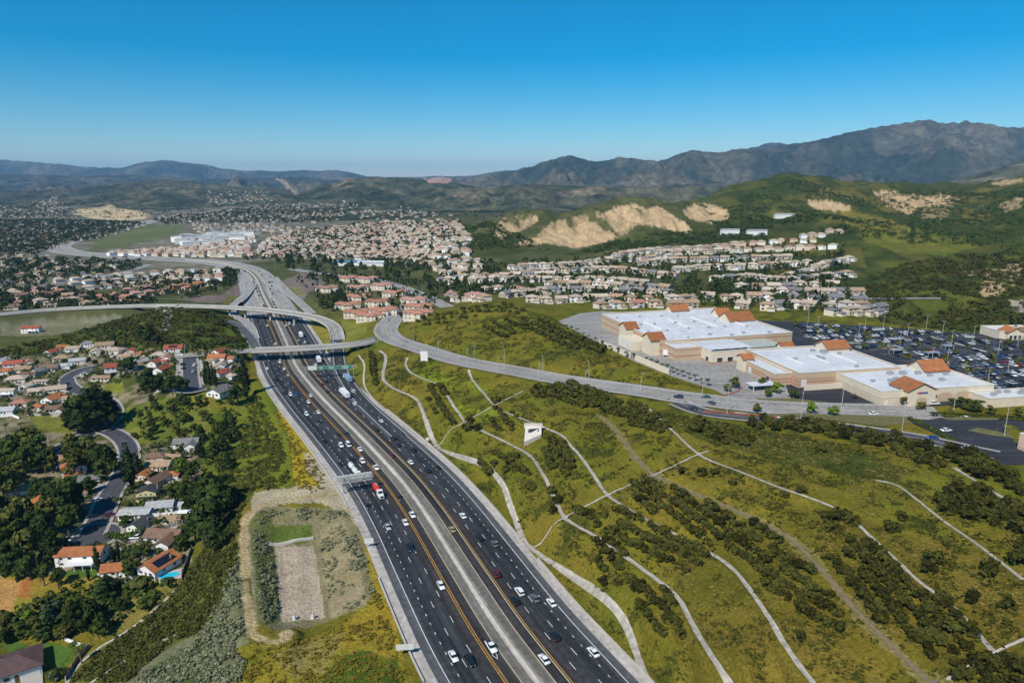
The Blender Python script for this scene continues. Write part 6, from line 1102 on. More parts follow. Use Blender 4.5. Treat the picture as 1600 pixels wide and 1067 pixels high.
for t in NH:
    sol = None
    if 'solar' in t[6]: sol = {'gablefront': (2.6, 0, 4.55, 3.2, 8.5, 0), 'flat': (-1, -1.6, 3.36, 9, 2.6, .2), 'gable': (0, -2.2, 4.2, 7, 2.6, .45)}[t[2]]
    o = near_house(*t, solar=sol)
    if sol and t[2] == 'gablefront': [c for c in o.children_recursive if c.name.startswith('solar')][0].rotation_euler = (0, .44, 0)
# ---- red roofed flats beyond the ramp
FL = [(512, 456, 8), (545, 440, -5), (560, 455, 5), (598, 452, -3), (575, 441, 0), (545, 483, 8), (592, 478, 4), (600, 492, 6), (647, 475, -2), (655, 486, 2), (560, 495, 8), (618, 464, -4), (560, 470, 3), (580, 500, 8), (655, 497, 2)]
for i, (u, v, a) in enumerate(sorted(FL)):
    p = G(u, v); house('flats', p, R(a), 'terracotta' if i % 3 else 'pink', 'cream', 'red tiled block of flats beyond the ramp, %s from the left' % nth(i+1), 'red tiled blocks of flats', 1.0, True, 'flats_building'); HL.append((p, 14))
# ---- rows of houses further out
ROWS = []
def rows(px, n, sp, kinds, roofs, walls, phrase, ang, jit=12, sc=(.9, 1.1)):
    for p in scatter(wpoly(px), n, sp):
        ROWS.append((p, random.choice(kinds), R(ang+random.gauss(0, jit)), random.choice(roofs), random.choice(walls), phrase, random.uniform(*sc)))
def along(px, kinds, roofs, walls, phrase, step=13.5, sc=(.9, 1.05), off=0):
    """houses in a row along a street line"""
    P = resample(np.array([G(u, v) for u, v in px]), step); n = sidevec(P)
    for i in range(len(P)):
        t = n[i]; x, y = P[i, 0]+t[0]*off+random.uniform(-1.5, 1.5), P[i, 1]+t[1]*off+random.uniform(-2, 2); a = math.atan2(t[1], t[0])-math.pi/2
        a = a if abs(((a+math.pi) % (2*math.pi))-math.pi) < 1.6 else a+math.pi
        ROWS.append((np.array([x, y, float(ground(x, y))]), random.choice(kinds), a+random.gauss(0, .12), random.choice(roofs), random.choice(walls), phrase, random.uniform(*sc)))
TK = ('tract', 'tractb'); TR = ('beige', 'cream', 'tan', 'grey', 'beige', 'cream'); TW = ('white', 'cream', 'white', 'cream')
along([(690, 441), (740, 436), (800, 434), (860, 433)], TK, TR, TW, 'upper row left of the hillside estate')
along([(705, 447), (760, 440), (830, 440), (890, 440), (950, 442), (1010, 446)], TK, TR, TW, 'second row of the hillside estate')
along([(790, 465), (850, 458), (930, 456), (1010, 460), (1040, 462)], TK, TR, TW, 'third row of the hillside estate')
along([(830, 472), (890, 472), (950, 470), (1010, 472)], TK, TR, TW, 'fourth row of the hillside estate')
along([(800, 421), (850, 418), (910, 414), (960, 409), (1010, 407), (1060, 404)], TK, TR, TW, 'row under the sandstone cliffs')
along([(960, 402), (1010, 395), (1060, 392), (1110, 388), (1160, 384), (1210, 381), (1270, 379)], TK, TR, TW, 'highest row of the hillside estate')
along([(1000, 415), (1050, 409), (1110, 408), (1170, 407), (1230, 405)], TK, TR, TW, 'second highest row of the hillside estate')
along([(1030, 398), (1090, 397), (1150, 394), (1210, 392), (1260, 390), (1300, 388)], TK, TR, TW, 'third highest row of the hillside estate')
along([(1225, 436), (1260, 428), (1290, 416), (1325, 408)], TK, TR, TW, 'right end row of the hillside estate')
along([(1120, 440), (1170, 436), (1220, 442), (1290, 436), (1320, 432)], TK, TR, TW, 'row above the estate green')
along([(1160, 452), (1210, 453), (1250, 450), (1300, 450)], TK, TR, TW, 'row below the estate green')
along([(1165, 482), (1200, 484), (1245, 480), (1290, 484), (1345, 482)], TK, ('grey', 'beige', 'tan'), TW, 'row just behind the big white roofed store', 15)
along([(940, 482), (985, 480), (1030, 480), (1080, 480)], TK, ('tan', 'terracotta', 'beige'), TW, 'row peeping over the big store', 15)
along([(1240, 470), (1290, 472), (1340, 474)], TK, ('grey', 'beige'), TW, 'row behind the car park', 15)
along([(1300, 492), (1340, 490), (1370, 486)], TK, ('grey', 'beige'), ('cream',), 'pair of rows at the car park corner', 15)
along([(705, 465), (730, 468), (760, 470)], TK, ('pink', 'tan'), TW, 'row beside the boulevard')
along([(860, 448), (920, 448), (980, 452), (1040, 455)], TK, TR, TW, 'middle row of the hillside estate')
along([(1050, 472), (1100, 468), (1150, 470), (1200, 468)], TK, TR, TW, 'row by the estate trees behind the store')
along([(1060, 425), (1110, 420), (1160, 420), (1210, 417), (1260, 414)], TK, TR, TW, 'row above the chaparral pocket')
along([(820, 428), (880, 426), (940, 424), (1000, 428), (1050, 434)], TK, TR, TW, 'row crossing the estate middle')
along([(1200, 460), (1250, 462), (1300, 462), (1335, 462)], TK, TR, TW, 'row along the hill road')
along([(740, 458), (800, 455), (850, 466)], TK, ('pink', 'tan', 'beige'), TW, 'short row near the boulevard bend')
along([(1255, 372), (1290, 368), (1310, 365)], TK, TR, TW, 'top cluster of the hillside estate')
RK, RRf, RW = ('tract', 'tractb', 'hip'), ('terracotta', 'pink', 'pink', 'orange'), ('peach', 'cream', 'cream')
along([(95, 441), (140, 436), (200, 432), (260, 428), (340, 425)], RK, RRf, RW, 'first row of the pink roofed estate', 17)
along([(115, 446), (160, 442), (220, 438), (280, 434), (345, 432)], RK, RRf, RW, 'second row of the pink roofed estate', 17)
along([(140, 453), (190, 449), (250, 444), (300, 440), (345, 438)], RK, RRf, RW, 'third row of the pink roofed estate', 17)
along([(200, 458), (240, 453), (290, 448), (330, 446)], RK, RRf, RW, 'fourth row of the pink roofed estate', 17)
along([(215, 464), (250, 460), (290, 455)], RK, RRf, RW, 'nearest row of the pink roofed estate', 17)
rows([(-20, 462), (80, 455), (200, 468), (215, 475), (90, 480), (-20, 486)], 34, 19, RK, ('tan', 'brown', 'terracotta', 'beige'), ('cream', 'peach'), 'wooded estate left of the flyover', 10, 25)
for r in ROWS: HL.append((r[0], 9))
dist = [np.linalg.norm(r[0]) for r in ROWS]; order = np.argsort(dist); KEEP = [ROWS[i] for i in order[:270]]; FARH = [ROWS[i] for i in order[270:]]
by = {}
for r in KEEP: by.setdefault(r[5], []).append(r)
for ph, L_ in by.items():
    L_.sort(key=lambda r: PX(*r[0])[0])
    for i, r in enumerate(L_):
        house(r[1], r[0], r[2], r[3], r[4], '%s roofed house, %s from left in the %s' % (r[3], nth(i+1), ph), ph, r[6], False)
# ---- houses beyond count: walls and hipped roofs in one mesh
def house_mass(name, pts, ang, roofcols, wallcols, label, size=(11, 10, 5), rise=2):
    V, F, M = [], [], []; k = 0; rg = np.random.default_rng(5)
    for (x, y, z), a in zip(pts, ang):
        w, d, h = size[0]*rg.uniform(.8, 1.2)/2, size[1]*rg.uniform(.8, 1.15)/2, size[2]*rg.uniform(.8, 1.15); ca, sa = math.cos(a), math.sin(a); e = h+rise*rg.uniform(.8, 1.2)
        P = [(-w, -d, -1.5), (w, -d, -1.5), (w, d, -1.5), (-w, d, -1.5), (-w, -d, h), (w, -d, h), (w, d, h), (-w, d, h), (-w-.5, -d-.5, h), (w+.5, -d-.5, h), (w+.5, d+.5, h), (-w-.5, d+.5, h), (-w*.35, 0, e), (w*.35, 0, e)]
        V += [(x+p*ca-q*sa, y+p*sa+q*ca, z+r) for p, q, r in P]; rm, wm = int(rg.integers(0, len(roofcols))), len(roofcols)+int(rg.integers(0, len(wallcols)))
        F += [(k, k+1, k+5, k+4), (k+1, k+2, k+6, k+5), (k+2, k+3, k+7, k+6), (k+3, k, k+4, k+7), (k+8, k+9, k+13, k+12), (k+9, k+10, k+13, k+13), (k+10, k+11, k+12, k+13), (k+11, k+8, k+12, k+12), (k+11, k+10, k+9, k+8)]; M += [wm]*4+[rm]*5; k += 14
    F = [tuple(dict.fromkeys(f)) for f in F]; me = bpy.data.meshes.new(name); me.from_pydata(V, [], F)
    for c in roofcols: me.materials.append(ROOF[c])
    for c in wallcols: me.materials.append(WALLM[c])
    me.polygons.foreach_set('material_index', M); o = link(name, me); tag(o, label, 'houses', kind='stuff'); return o
def hz(px, n, sp, ang, seed):
    p = scatter(wpoly(px), n, sp, np.random.default_rng(seed)); return p, np.radians(ang+np.random.default_rng(seed).normal(0, 12, len(p)))
A = [hz([(385, 404), (420, 375), (470, 362), (560, 352), (640, 352), (600, 385), (520, 405), (450, 402)], 350, 15.5, 10, 1), hz([(600, 374), (640, 360), (715, 352), (735, 378), (742, 402), (660, 396), (600, 390)], 140, 17, 8, 7), hz([(545, 392), (600, 388), (660, 398), (640, 406), (560, 408)], 60, 15, 5, 8), hz([(640, 408), (700, 402), (760, 412), (740, 428), (680, 424)], 50, 16, 5, 9), hz([(520, 356), (600, 347), (720, 345), (715, 360), (640, 366), (560, 362)], 150, 17, 0, 2), hz([(160, 400), (230, 392), (300, 388), (390, 384), (385, 402), (300, 402)], 170, 15, -5, 3), hz([(560, 395), (640, 390), (735, 400), (730, 408), (640, 405), (560, 408)], 90, 15, 0, 4), hz([(290, 386), (320, 372), (395, 366), (400, 378), (380, 384)], 60, 17, 5, 6)]
house_mass('far_houses', np.vstack([a[0] for a in A]+[np.array([r[0] for r in FARH]).reshape(-1, 3)]), np.r_[tuple(a[1] for a in A)+(np.array([r[2] for r in FARH]),)], ['pink', 'tan', 'beige', 'cream', 'beige', 'cream'], ['peach', 'cream', 'white'], 'countless peach and red roofed houses of the far valley estates')
A = [hz([(-30, 345), (110, 347), (230, 352), (150, 375), (90, 383), (60, 400), (-30, 405)], 300, 18, 5, 11), hz([(230, 340), (420, 318), (560, 320), (520, 348), (400, 350), (300, 352)], 520, 18, 5, 12), hz([(300, 352), (400, 350), (480, 356), (440, 366), (390, 366), (310, 370)], 130, 18, 5, 17), hz([(540, 330), (640, 325), (720, 338), (640, 344), (560, 344)], 70, 30, 5, 18), hz([(-30, 322), (100, 318), (115, 332), (110, 345), (-30, 343)], 90, 24, 5, 19), hz([(-30, 415), (60, 408), (215, 412), (120, 432), (0, 450)], 60, 18, 5, 13), hz([(40, 318), (90, 306), (90, 320), (60, 326)], 60, 26, 5, 14), hz([(320, 300), (420, 298), (430, 318), (330, 322)], 110, 26, 0, 15), hz([(600, 400), (680, 402), (760, 420), (720, 430), (640, 418)], 30, 18, 0, 16)]
house_mass('distant_houses', np.vstack([a[0] for a in A]), np.concatenate([a[1] for a in A]), ['grey', 'brown', 'beige', 'tan', 'grey'], ['grey', 'cream', 'tan'], 'countless small pale houses among the trees of the far left valley', (10, 9, 3.6), 1.8)
A = [hz([(268, 378), (300, 372), (385, 368), (392, 374), (370, 380), (300, 386)], 26, 26, 8, 21)]
house_mass('distant_apartments', A[0][0], A[0][1], ['pale'], ['white', 'grey'], 'cluster of white apartment blocks in the far valley', (30, 14, 11), 1.5)
# ================================================================== shopping centre on the plateau
PZ = 27.8
M_ROOFW = mat('membrane_roof', (.60, .61, .63), .7, noise=(.05, .82, 1.06), noise2=(.4, .9, 1.05)); M_STUCCO = mat('stucco_tan', (.50, .375, .25), .9, noise=(.3, .9, 1.08)); M_STUCCO2 = mat('stucco_cream', (.66, .57, .43), .9, noise=(.3, .92, 1.06)); M_BAND = mat('stucco_band', (.42, .225, .15), .9, noise=(.4, .9, 1.08)); M_PARAPET = mat('parapet_cap', (.70, .68, .63), .8); M_TILEO = roof_mat('roof_tile_orange', (.36, .14, .055), 1.6); M_HVAC = mat('hvac_metal', (.40, .41, .42), .5, .3, noise=(1.2, .8, 1.1)); M_GREEN = mat('green_canopy', (.02, .075, .06), .7); M_GREENGL = mat('greenhouse_roof', (.30, .34, .27), .4, noise=(.4, .85, 1.1)); M_TRAILER = mat('trailer_white', (.74, .74, .73), .5, noise=(.4, .9, 1.05)); M_DARK = mat('dark_opening', (.03, .03, .033), .8); M_SIGNRED = mat('sign_letters_red', (.5, .02, .03), .5); M_SIGNBLUE = mat('sign_letters_blue', (.02, .05, .32), .5)
# paved ground of the centre, 4 cm above the levelled pad
def slab(name, px, m, z, zz=PZ):
    P = [U(u, v, zz)[:2] for u, v in px]; mb = MB(); mb.poly([(x, y, z) for x, y in P][::-1] if sum((P[i-1][0]*P[i][1]-P[i][0]*P[i-1][1]) for i in range(len(P))) < 0 else [(x, y, z) for x, y in P])
    me = mb.mesh(name, m); uvl = me.uv_layers.new(name='UVMap'); uvl.data.foreach_set('uv', np.array([me.vertices[l.vertex_index].co[:2] for l in me.loops], np.float32).ravel()); o = link(name, me); o['kind'] = 'structure'; return o
slab('service_yard', [(872, 502), (905, 490), (940, 486), (1180, 500), (1240, 560), (1240, 628), (1150, 626), (1118, 610), (1050, 588), (990, 564), (935, 536)], M_OLDROAD, PZ+.02)
lot = slab('car_park', [(1150, 500), (1235, 502), (1400, 512), (1545, 523), (1680, 545), (1680, 640), (1545, 628), (1400, 640), (1240, 632), (1210, 560)], M_LOT, PZ+.06)
slab('small_car_park', [(1425, 660), (1480, 651), (1560, 655), (1680, 665), (1680, 745), (1580, 735), (1530, 706), (1495, 694)], M_LOT, 29.1, 29)
AX = R(11.5); e1 = np.array([math.cos(AX), math.sin(AX)]); e2 = np.array([-math.sin(AX), math.cos(AX)])
def tile_roof(name, root, x0, x1, y0, y1, z, rise, axis, wallm=M_STUCCO2, base=0.0):
    """small tower with a tiled gable: wall and roof as parts"""
    mb = MB(); mb.box(((x0+x1)/2, (y0+y1)/2, base), (x1-x0, y1-y0, z-base)); 
    if axis == 'y':
        for y in (y0, y1): mb.poly([(x0, y, z), (x1, y, z), ((x0+x1)/2, y, z+rise)])
    else:
        for x in (x0, x1): mb.poly([(x, y0, z), (x, y1, z), (x, (y0+y1)/2, z+rise)])
    mb.build('tower_wall', wallm, root); mb = MB(); gable(mb, x0, x1, y0, y1, z, rise, .7, axis, .35); mb.build('tiled_roof', M_TILEO, root)
def store_box(root, x0, x1, y0, y1, h, wallm, bands=(), cap=True, roof=True):
    t = .4; mb = MB()
    for (a, b, c, d) in ((x0, x1, y0, y0+t), (x0, x1, y1-t, y1), (x0, x0+t, y0+t, y1-t), (x1-t, x1, y0+t, y1-t)): mb.box(((a+b)/2, (c+d)/2, -.6), (b-a, d-c, h+.6))
    w = mb.build('wall', wallm, root)
    if cap:
        mb = MB()
        for (a, b, c, d) in ((x0-.15, x1+.15, y0-.15, y0+t+.1), (x0-.15, x1+.15, y1-t-.1, y1+.15), (x0-.15, x0+t+.1, y0+t+.1, y1-t-.1), (x1-t-.1, x1+.15, y0+t+.1, y1-t-.1)): mb.box(((a+b)/2, (c+d)/2, h), (b-a, d-c, .18))
        mb.build('parapet_cap', M_PARAPET, w)
    if roof: mb = MB(); mb.box(((x0+x1)/2, (y0+y1)/2, h-1.0), (x1-x0-.82, y1-y0-.82, .3)); mb.build('flat_roof', M_ROOFW, root)
    for z0, z1, m in bands:
        mb = MB()
        for (a, b, c, d) in ((x0-.1, x1+.1, y0-.1, y0+.05), (x0-.1, x0+.05, y0+.05, y1)): mb.box(((a+b)/2, (c+d)/2, z0), (b-a, d-c, z1-z0))
        mb.build('wall_band', m, w)
    return w
def hvac(root, x, y, z, s=1.0): 
    mb = MB(); mb.box((0, 0, 0), (2.6*s, 1.8*s, 1.3*s), taper=.94); mb.tube((.5*s, 0, 1.3*s), (.5*s, 0, 1.55*s), .55*s, n=10); mb.box((-.9*s, 0, 1.2*s), (.6*s, 1.2*s, .4*s)); return mb.build('roof_unit', M_HVAC, root, (x, y, z), random.uniform(-.1, .1))
def opening(root, x, y, z, w, h, face='f', m=None, nm='shop_window'):
    o = link(nm, BX['frame'], root, (x, y, z), 0 if face == 'f' else -math.pi/2, (w, .16, h)); q = link('pane', BX['pane'], o, (0, -.12, .06), 0, (.92, 1, .88))
    if m: swap(q, m)
    return o
# --- big store
A0 = U(1032, 533, 37); root = empty('big_store', (A0[0], A0[1], PZ), R(15.5)); tag(root, 'huge flat white roofed store with orange tiled gables on the plateau', 'store')
store_box(root, 0, 94, 0, 92, 9.2, M_STUCCO, ((2.6, 3.4, M_BAND), (6.8, 7.3, M_BAND)))
tile_roof('tower', root, -5.5, 4.0, 1.5, 13, 9.6, 3.6, 'x'); tile_roof('tower', root, -5.0, 3.5, 38, 49, 9.4, 3.2, 'x'); tile_roof('tower', root, 54, 68, 86, 96, 9.8, 3.4, 'x'); tile_roof('tower', root, 74, 93, 40, 54, 10.0, 4.6, 'x'); tile_roof('tower', root, 78, 88, 62, 70, 10.2, 3.6, 'x')
mb = MB(); mb.box((-6, 25, -.6), (12, 20, 6.4)); w = mb.build('loading_bay', M_STUCCO2, root)
for y in (18, 25, 32): opening(root, -12.05, y, .4, 4.2, 4.4, 'l', M_GARAGE, 'dock_door')
for k in range(22):
    hvac(root, 8+(k % 6)*14.5+random.uniform(-3, 3), 8+(k//6)*22+random.uniform(-4, 4), 8.5, random.choice((.6, .7, .8)))
for k in range(60):
    o = link('skylight', BX['frame'], root, (6+(k % 10)*9, 7+(k//10)*15, 8.5), 0, (1.6, 1.0, .3))
for k in range(12): link('roof_seam', BX['frame'], root, (46.5, 4+k*7.6, 8.48), 0, (92.5, .22, .07))
for k in range(4): link('roof_duct', BX['post'], root, (18+k*20, 46, 8.5), 0, (1.0, 26+4*k, .8))
# front wing (garden shop) with pale wall, windows, shade roof
store_box(root, 20, 46, -26, -.2, 7.4, M_STUCCO2, ((0, 1.0, M_BAND),), roof=False)
store_box(root, 46.2, 74, -22, -.2, 6.0, M_STUCCO2, ((0, .9, M_BAND),), roof=False)
store_box(root, 3, 19.8, -14, -.2, 7.8, M_STUCCO, ((2.4, 3.2, M_BAND), (6.2, 6.6, M_BAND)))
for k in range(9):
    mb = MB(); mb.box((0, 0, 0), (3.0, 21, .25)); mb.build('shade_panel', M_ROOFW, root, (22+k*3.15, -12.5, 7.7+.12*(k % 2)))
mb = MB(); mb.box((60, -11, 6.4), (26, 19, .3)); mb.build('greenhouse_roof', M_GREENGL, root)
for k in range(13):
    mb = MB(); mb.box((47.6+k*2.05, -11, 6.72), (.18, 19, .14)); mb.build('roof_rib', M_PARAPET, root)
mb = MB(); mb.box((60, -22.6, 4.4), (27, 1.1, 1.2)); mb.build('awning', M_GREEN, root)
for x in (25, 32, 39): opening(root, x, -26.08, .6, 3.8, 3.2)
opening(root, 43, -26.1, .2, 4.6, 5.0)
for x in (50, 56, 62, 68): opening(root, x, -22.08, .8, 3.8, 2.8)
for y in (-21, -8): opening(root, 19.9, y, .6, 3.4, 3.0, 'l')
tile_roof('tower', root, 68, 76, -26, -19, 6.6, 2.4, 'x')
# retaining wall and trailer by the dock
for (p, q, lab) in (((990, 561), (1045, 585), 'pale yard wall beside the store dock'), ((936, 538), (985, 559), 'fence wall of the fenced yard left of the store')):
    a, b = U(*p, PZ), U(*q, PZ); n = 12; P = a+(b-a)*np.linspace(0, 1, n)[:, None]; P[:, 2] = PZ; tag(link('yard_wall', profile_wall('yard_wall', P, [(-.2, -.5), (-.2, 3.2), (.2, 3.2), (.2, -.5)], M_STUCCO2)), lab, 'wall')
def trailer(p, rz, L=14.6, label='', parent=None):
    r = empty('semi_trailer', p, rz); tag(r, label, 'trailer'); mb = MB(); mb.box((0, 0, 1.1), (L, 2.6, 2.9)); 
    for k in range(14): mb.box((-L/2+.5+k*(L-1)/13, 0, 1.05), (.06, 2.66, 2.9))
    mb.build('box', M_TRAILER, r); mb = MB(); mb.box((0, 0, .85), (L*.96, 1.0, .25)); mb.build('chassis', M_DARK, r)
    for x in (-L/2+1.6, -L/2+2.9):
        for y in (-1.05, 1.05): mb = MB(); mb.tube((x, y-.15, .5), (x, y+.15, .5), .5, n=12); mb.build('wheel', M_DARK, r)
    return r
t = U(1055, 558, PZ); trailer((t[0], t[1], PZ+.05), AX-.5, label='white box trailer parked at the store dock')
# --- second store (striped) and third store (pale with orange gable)
B0 = U(1247, 606, PZ); root = empty('striped_store', (B0[0], B0[1], PZ), AX); tag(root, 'white roofed store with terracotta striped tan walls, lower right of the big store', 'store')
store_box(root, 0, 60, 0, 52, 8.0, M_STUCCO, ((1.2, 2.0, M_BAND), (2.8, 3.6, M_BAND), (4.4, 4.8, M_BAND))); store_box(root, -10, -.2, 6, 40, 6.4, M_STUCCO, ((1.4, 2.2, M_BAND), (3.0, 3.8, M_BAND)))
tile_roof('tower', root, -12, -6, 34, 41, 7.4, 1.9, 'x'); tile_roof('tower', root, 44, 58, 38, 50, 9.6, 3.2, 'x')
for k in range(11): hvac(root, random.uniform(6, 54), random.uniform(6, 44), 7.3, random.uniform(.8, 1.2))
for k in range(8): link('roof_seam', BX['frame'], root, (30, 3+k*6.4, 7.28), 0, (58.6, .2, .06))
for k in range(3): link('roof_duct', BX['post'], root, (14+k*15, 25, 7.3), 0, (.9, 14+3*k, .7))
mb = MB(); mb.box((12, -5, -.5), (24, .4, 3.6)); mb.build('dock_wall', M_STUCCO2, root)
opening(root, 3, -.1, .3, 3, 4, 'f', M_GARAGE, 'dock_door'); opening(root, -10.1, 12, .3, 3, 3.4, 'l'); opening(root, -10.1, 30, .3, 3, 3.4, 'l', M_GARAGE, 'dock_door')
mb = MB(); mb.box((-20, 2, 2.8), (14, 7, .35)); r2 = mb.build('canopy', M_ROOFW, root)
for x, y in ((-26, -1), (-14, -1), (-26, 5), (-14, 5)): link('post', BX['post'], root, (x, y, -.2), 0, (.3, .3, 3.0))
C0 = U(1375, 634, PZ); root = empty('gabled_store', (C0[0], C0[1], PZ), AX-.02); tag(root, 'cream store with an orange tiled gable and arched wall recesses', 'store')
store_box(root, 0, 62, 0, 40, 7.2, M_STUCCO2, ((1.0, 1.3, M_STUCCO), (2.2, 2.5, M_STUCCO), (3.4, 3.7, M_STUCCO))); tile_roof('tower', root, 12, 27, -3, 9, 7.6, 3.4, 'y'); tile_roof('tower', root, 46, 60, 26, 38, 7.6, 4.2, 'x')
store_box(root, 48, 80, -12, -.2, 4.6, M_STUCCO2, ())
for k in range(6): link('roof_seam', BX['frame'], root, (31, 4+k*6.2, 6.48), 0, (60.6, .2, .06))
for k in range(10): hvac(root, random.uniform(5, 58), random.uniform(6, 36), 6.5, random.uniform(.8, 1.3))
for k in range(5): hvac(root, 56+k*5, random.uniform(-9, -3), 3.9, 1.0)
for x in (35, 45):
    mb = MB(); n = 10; mb.poly([(x-4, -.13, .2), (x+4, -.13, .2)]+[(x+4*math.cos(math.pi*i/n), -.13, 3.0+1.9*math.sin(math.pi*i/n)) for i in range(n+1)]); mb.build('arch_recess', M_STUCCO, root)
mb = MB(); n = 10; mb.poly([(19.5-3, -3.1, .2), (19.5+3, -3.1, .2)]+[(19.5+3*math.cos(math.pi*i/n), -3.1, 2.6+1.5*math.sin(math.pi*i/n)) for i in range(n+1)]); mb.build('arch_recess', M_STUCCO, root)
opening(root, 3, -.1, .1, 1.6, 2.4, 'f', M_GARAGE, 'service_door')
for a, b, m in ((16.6, 18.0, M_SIGNRED), (18.2, 22.4, M_SIGNBLUE)):
    mb = MB(); x = a
    while x < b-.1:
        mb.box((x+.25, -3.2, 6.0), (.42, .12, .75)); x += .6
    o = mb.build('sign_letters', m, root); o['kind'] = 'stuff'
# --- restaurant at the right edge and corner building
D0 = U(1560, 530, PZ); root = empty('restaurant', (D0[0], D0[1], PZ), AX-.15); tag(root, 'cream arcaded building with red tiled gables at the right end of the car park', 'restaurant')
store_box(root, 0, 30, 0, 18, 5.6, M_STUCCO2, ()); tile_roof('tower', root, 4, 14, -3, 6, 5.4, 2.6, 'y', M_STUCCO2); tile_roof('tower', root, 17, 34, -2, 8, 5.0, 2.4, 'x', M_STUCCO2)
for x in (6, 9, 12): opening(root, x, -3.1, .2, 2.2, 3.2)
for x in (19, 23, 27): opening(root, x, -2.1, .2, 2.4, 3.0)
E0 = U(1650, 726, 29); root = empty('corner_shop', (E0[0], E0[1], 29), AX); tag(root, 'peach and tan building cut off by the right edge beside the small car park', 'shop'); store_box(root, 0, 24, 0, 16, 6.5, WALLM['peach'], ((0, 1.6, M_STUCCO),)); opening(root, 4, -.1, .5, 3, 2.6); opening(root, 10, -.1, .5, 3, 2.6)
# --- red kerbs, planting strips, hedges
def kerbline(px, z, m, label, drape=False):
    P = spline(np.array([U(u, v, z) for u, v in px]), 2, 1); P[:, 2] = z; o = link('kerb', profile_wall('kerb', P, [(-.2, -.3), (-.2, .18), (.2, .18), (.2, -.3)], m)); o['kind'] = 'structure'; return o
kerbline([(1100, 642), (1160, 647), (1210, 651), (1267, 657), (1330, 664), (1400, 673), (1450, 681), (1480, 689)], 28.25, M_RED, ''); kerbline([(1128, 618), (1150, 613), (1160, 605)], 28, M_RED, '')
def bed(px, z, m, nm='planting_bed'):
    o = slab(nm, px, m, z, z); return o
M_BED = mat('planting_bed', (.13, .12, .045), .95, noise=(.6, .6, 1.4), bump=(1.5, .6, .4))
for px, z in (([(1165, 632), (1185, 622), (1240, 622), (1330, 633), (1400, 637), (1330, 638), (1200, 633)], 27.95), ([(1150, 646), (1250, 646), (1330, 648), (1420, 651), (1460, 662), (1430, 672), (1350, 662), (1250, 652)], 28.3), ([(1110, 640), (1145, 641), (1150, 646), (1112, 644)], 28.2), ([(1470, 652), (1500, 651), (1560, 653), (1560, 656), (1480, 656)], 29.15), ([(1510, 672), (1530, 668), (1570, 676), (1600, 680), (1600, 686), (1550, 680)], 29.15)): bed(px, z, M_BED)
HDG = mat('hedge_leaf', (.035, .055, .014), .9, noise=(1.6, .5, 1.5), bump=(2.5, .9, .4))
def hedge(px, z, h, label, w=1.1):
    P = spline(np.array([U(u, v, z) for u, v in px]), 1.2, 1); P[:, 2] = z; n = len(P); rg = np.random.default_rng(3); pts = np.vstack([P+rg.normal(0, .3, P.shape)*[1, 1, .2] for _ in range(2)]); o = mass('hedge', pts, np.full(len(pts), h)*rg.uniform(.85, 1.15, len(pts)), 1.2, 'ball', LEAF['mid'], label, 'hedge', 14, 3); del o['kind']
hedge([(1420, 655), (1440, 664), (1465, 678), (1490, 690)], 28.6, 1.6, 'clipped green hedge along the slanting edge of the small car park'); hedge([(1455, 648), (1500, 650), (1560, 653), (1600, 656)], 28.6, 1.5, 'long clipped hedge behind the small car park')
# --- low palms and young trees in a row along the rim of the store yard
RP = [(902, 519), (912, 524), (920, 528), (930, 533), (941, 538), (953, 545), (965, 549), (978, 556), (990, 559), (1010, 564), (1018, 568), (1026, 571), (1034, 574), (1042, 578), (1050, 580), (1058, 583), (1066, 586), (1076, 590), (1086, 593), (1096, 597), (1105, 600), (885, 512), (893, 515)]
for i, (u, v) in enumerate(sorted(RP)):
    p = G(u, v+3); o = plant('palm', p, random.uniform(4.2, 5.6), 1.25, 'blue'); tag(o, 'low palm in the row below the big store, %s from the left' % nth(i+1), 'palm', 'low palms along the store yard')
# --- trapezoid spillway and white board on the slope
def spill():
    q = [U(821, 668, 18.2), U(846, 668, 18.2), U(846, 681, 15.6), U(819, 693, 13.6)]; mb = MB(); c = sum(q)/4
    mb.poly([p-c+[0, 0, .9] for p in q][::-1]); n = len(q)
    for i in range(n):
        a, b = q[i]-c, q[(i+1) % n]-c; mb.poly([a+[0, 0, .9], b+[0, 0, .9], b-[0, 0, 1.4], a-[0, 0, 1.4]])
    r = empty('spillway', tuple(c)); tag(r, 'white trapezoid concrete spillway with a dark slot on the cut slope', 'spillway'); mb.build('apron', mat('spill_concrete', (.60, .54, .47), .85, noise=(.5, .85, 1.08)), r)
    bl = lambda a, t: (q[0]*(1-a)+q[1]*a)*(1-t)+(q[3]*(1-a)+q[2]*a)*t
    mb = MB(); mb.poly([bl(a, t)-c+[0, 0, 1.0] for a, t in ((.2, .25), (.84, .25), (.84, .6), (.2, .5))][::-1]); o = mb.build('slot', M_DARK, r)
    mb = MB()
    for (u0, u1, v) in ((819, 848, 667),): a, b = U(u0, v, 18.4)-c, U(u1, v, 18.4)-c; mb.box(tuple((a+b)/2+np.array([0, 0, -.4])), (float(np.linalg.norm(b-a)), .8, 2.2))
    mb.build('head_wall', MATS['spill_concrete'], r)
spill()
p = G(663, 566); root = empty('white_board', tuple(p), -.15); tag(root, 'plain white board on posts beside the climbing road', 'board'); mb = MB(); mb.box((0, 0, 1.0), (5.0, .3, 6.6)); mb.build('panel', mat('board_white', (.72, .69, .66), .7, noise=(.3, .93, 1.04)), root)
for x in (-1.8, 1.8): mb = MB(); mb.tube((x, .1, -.6), (x, .1, 1.2), .14, n=6); mb.build('post', M_STEEL, root)
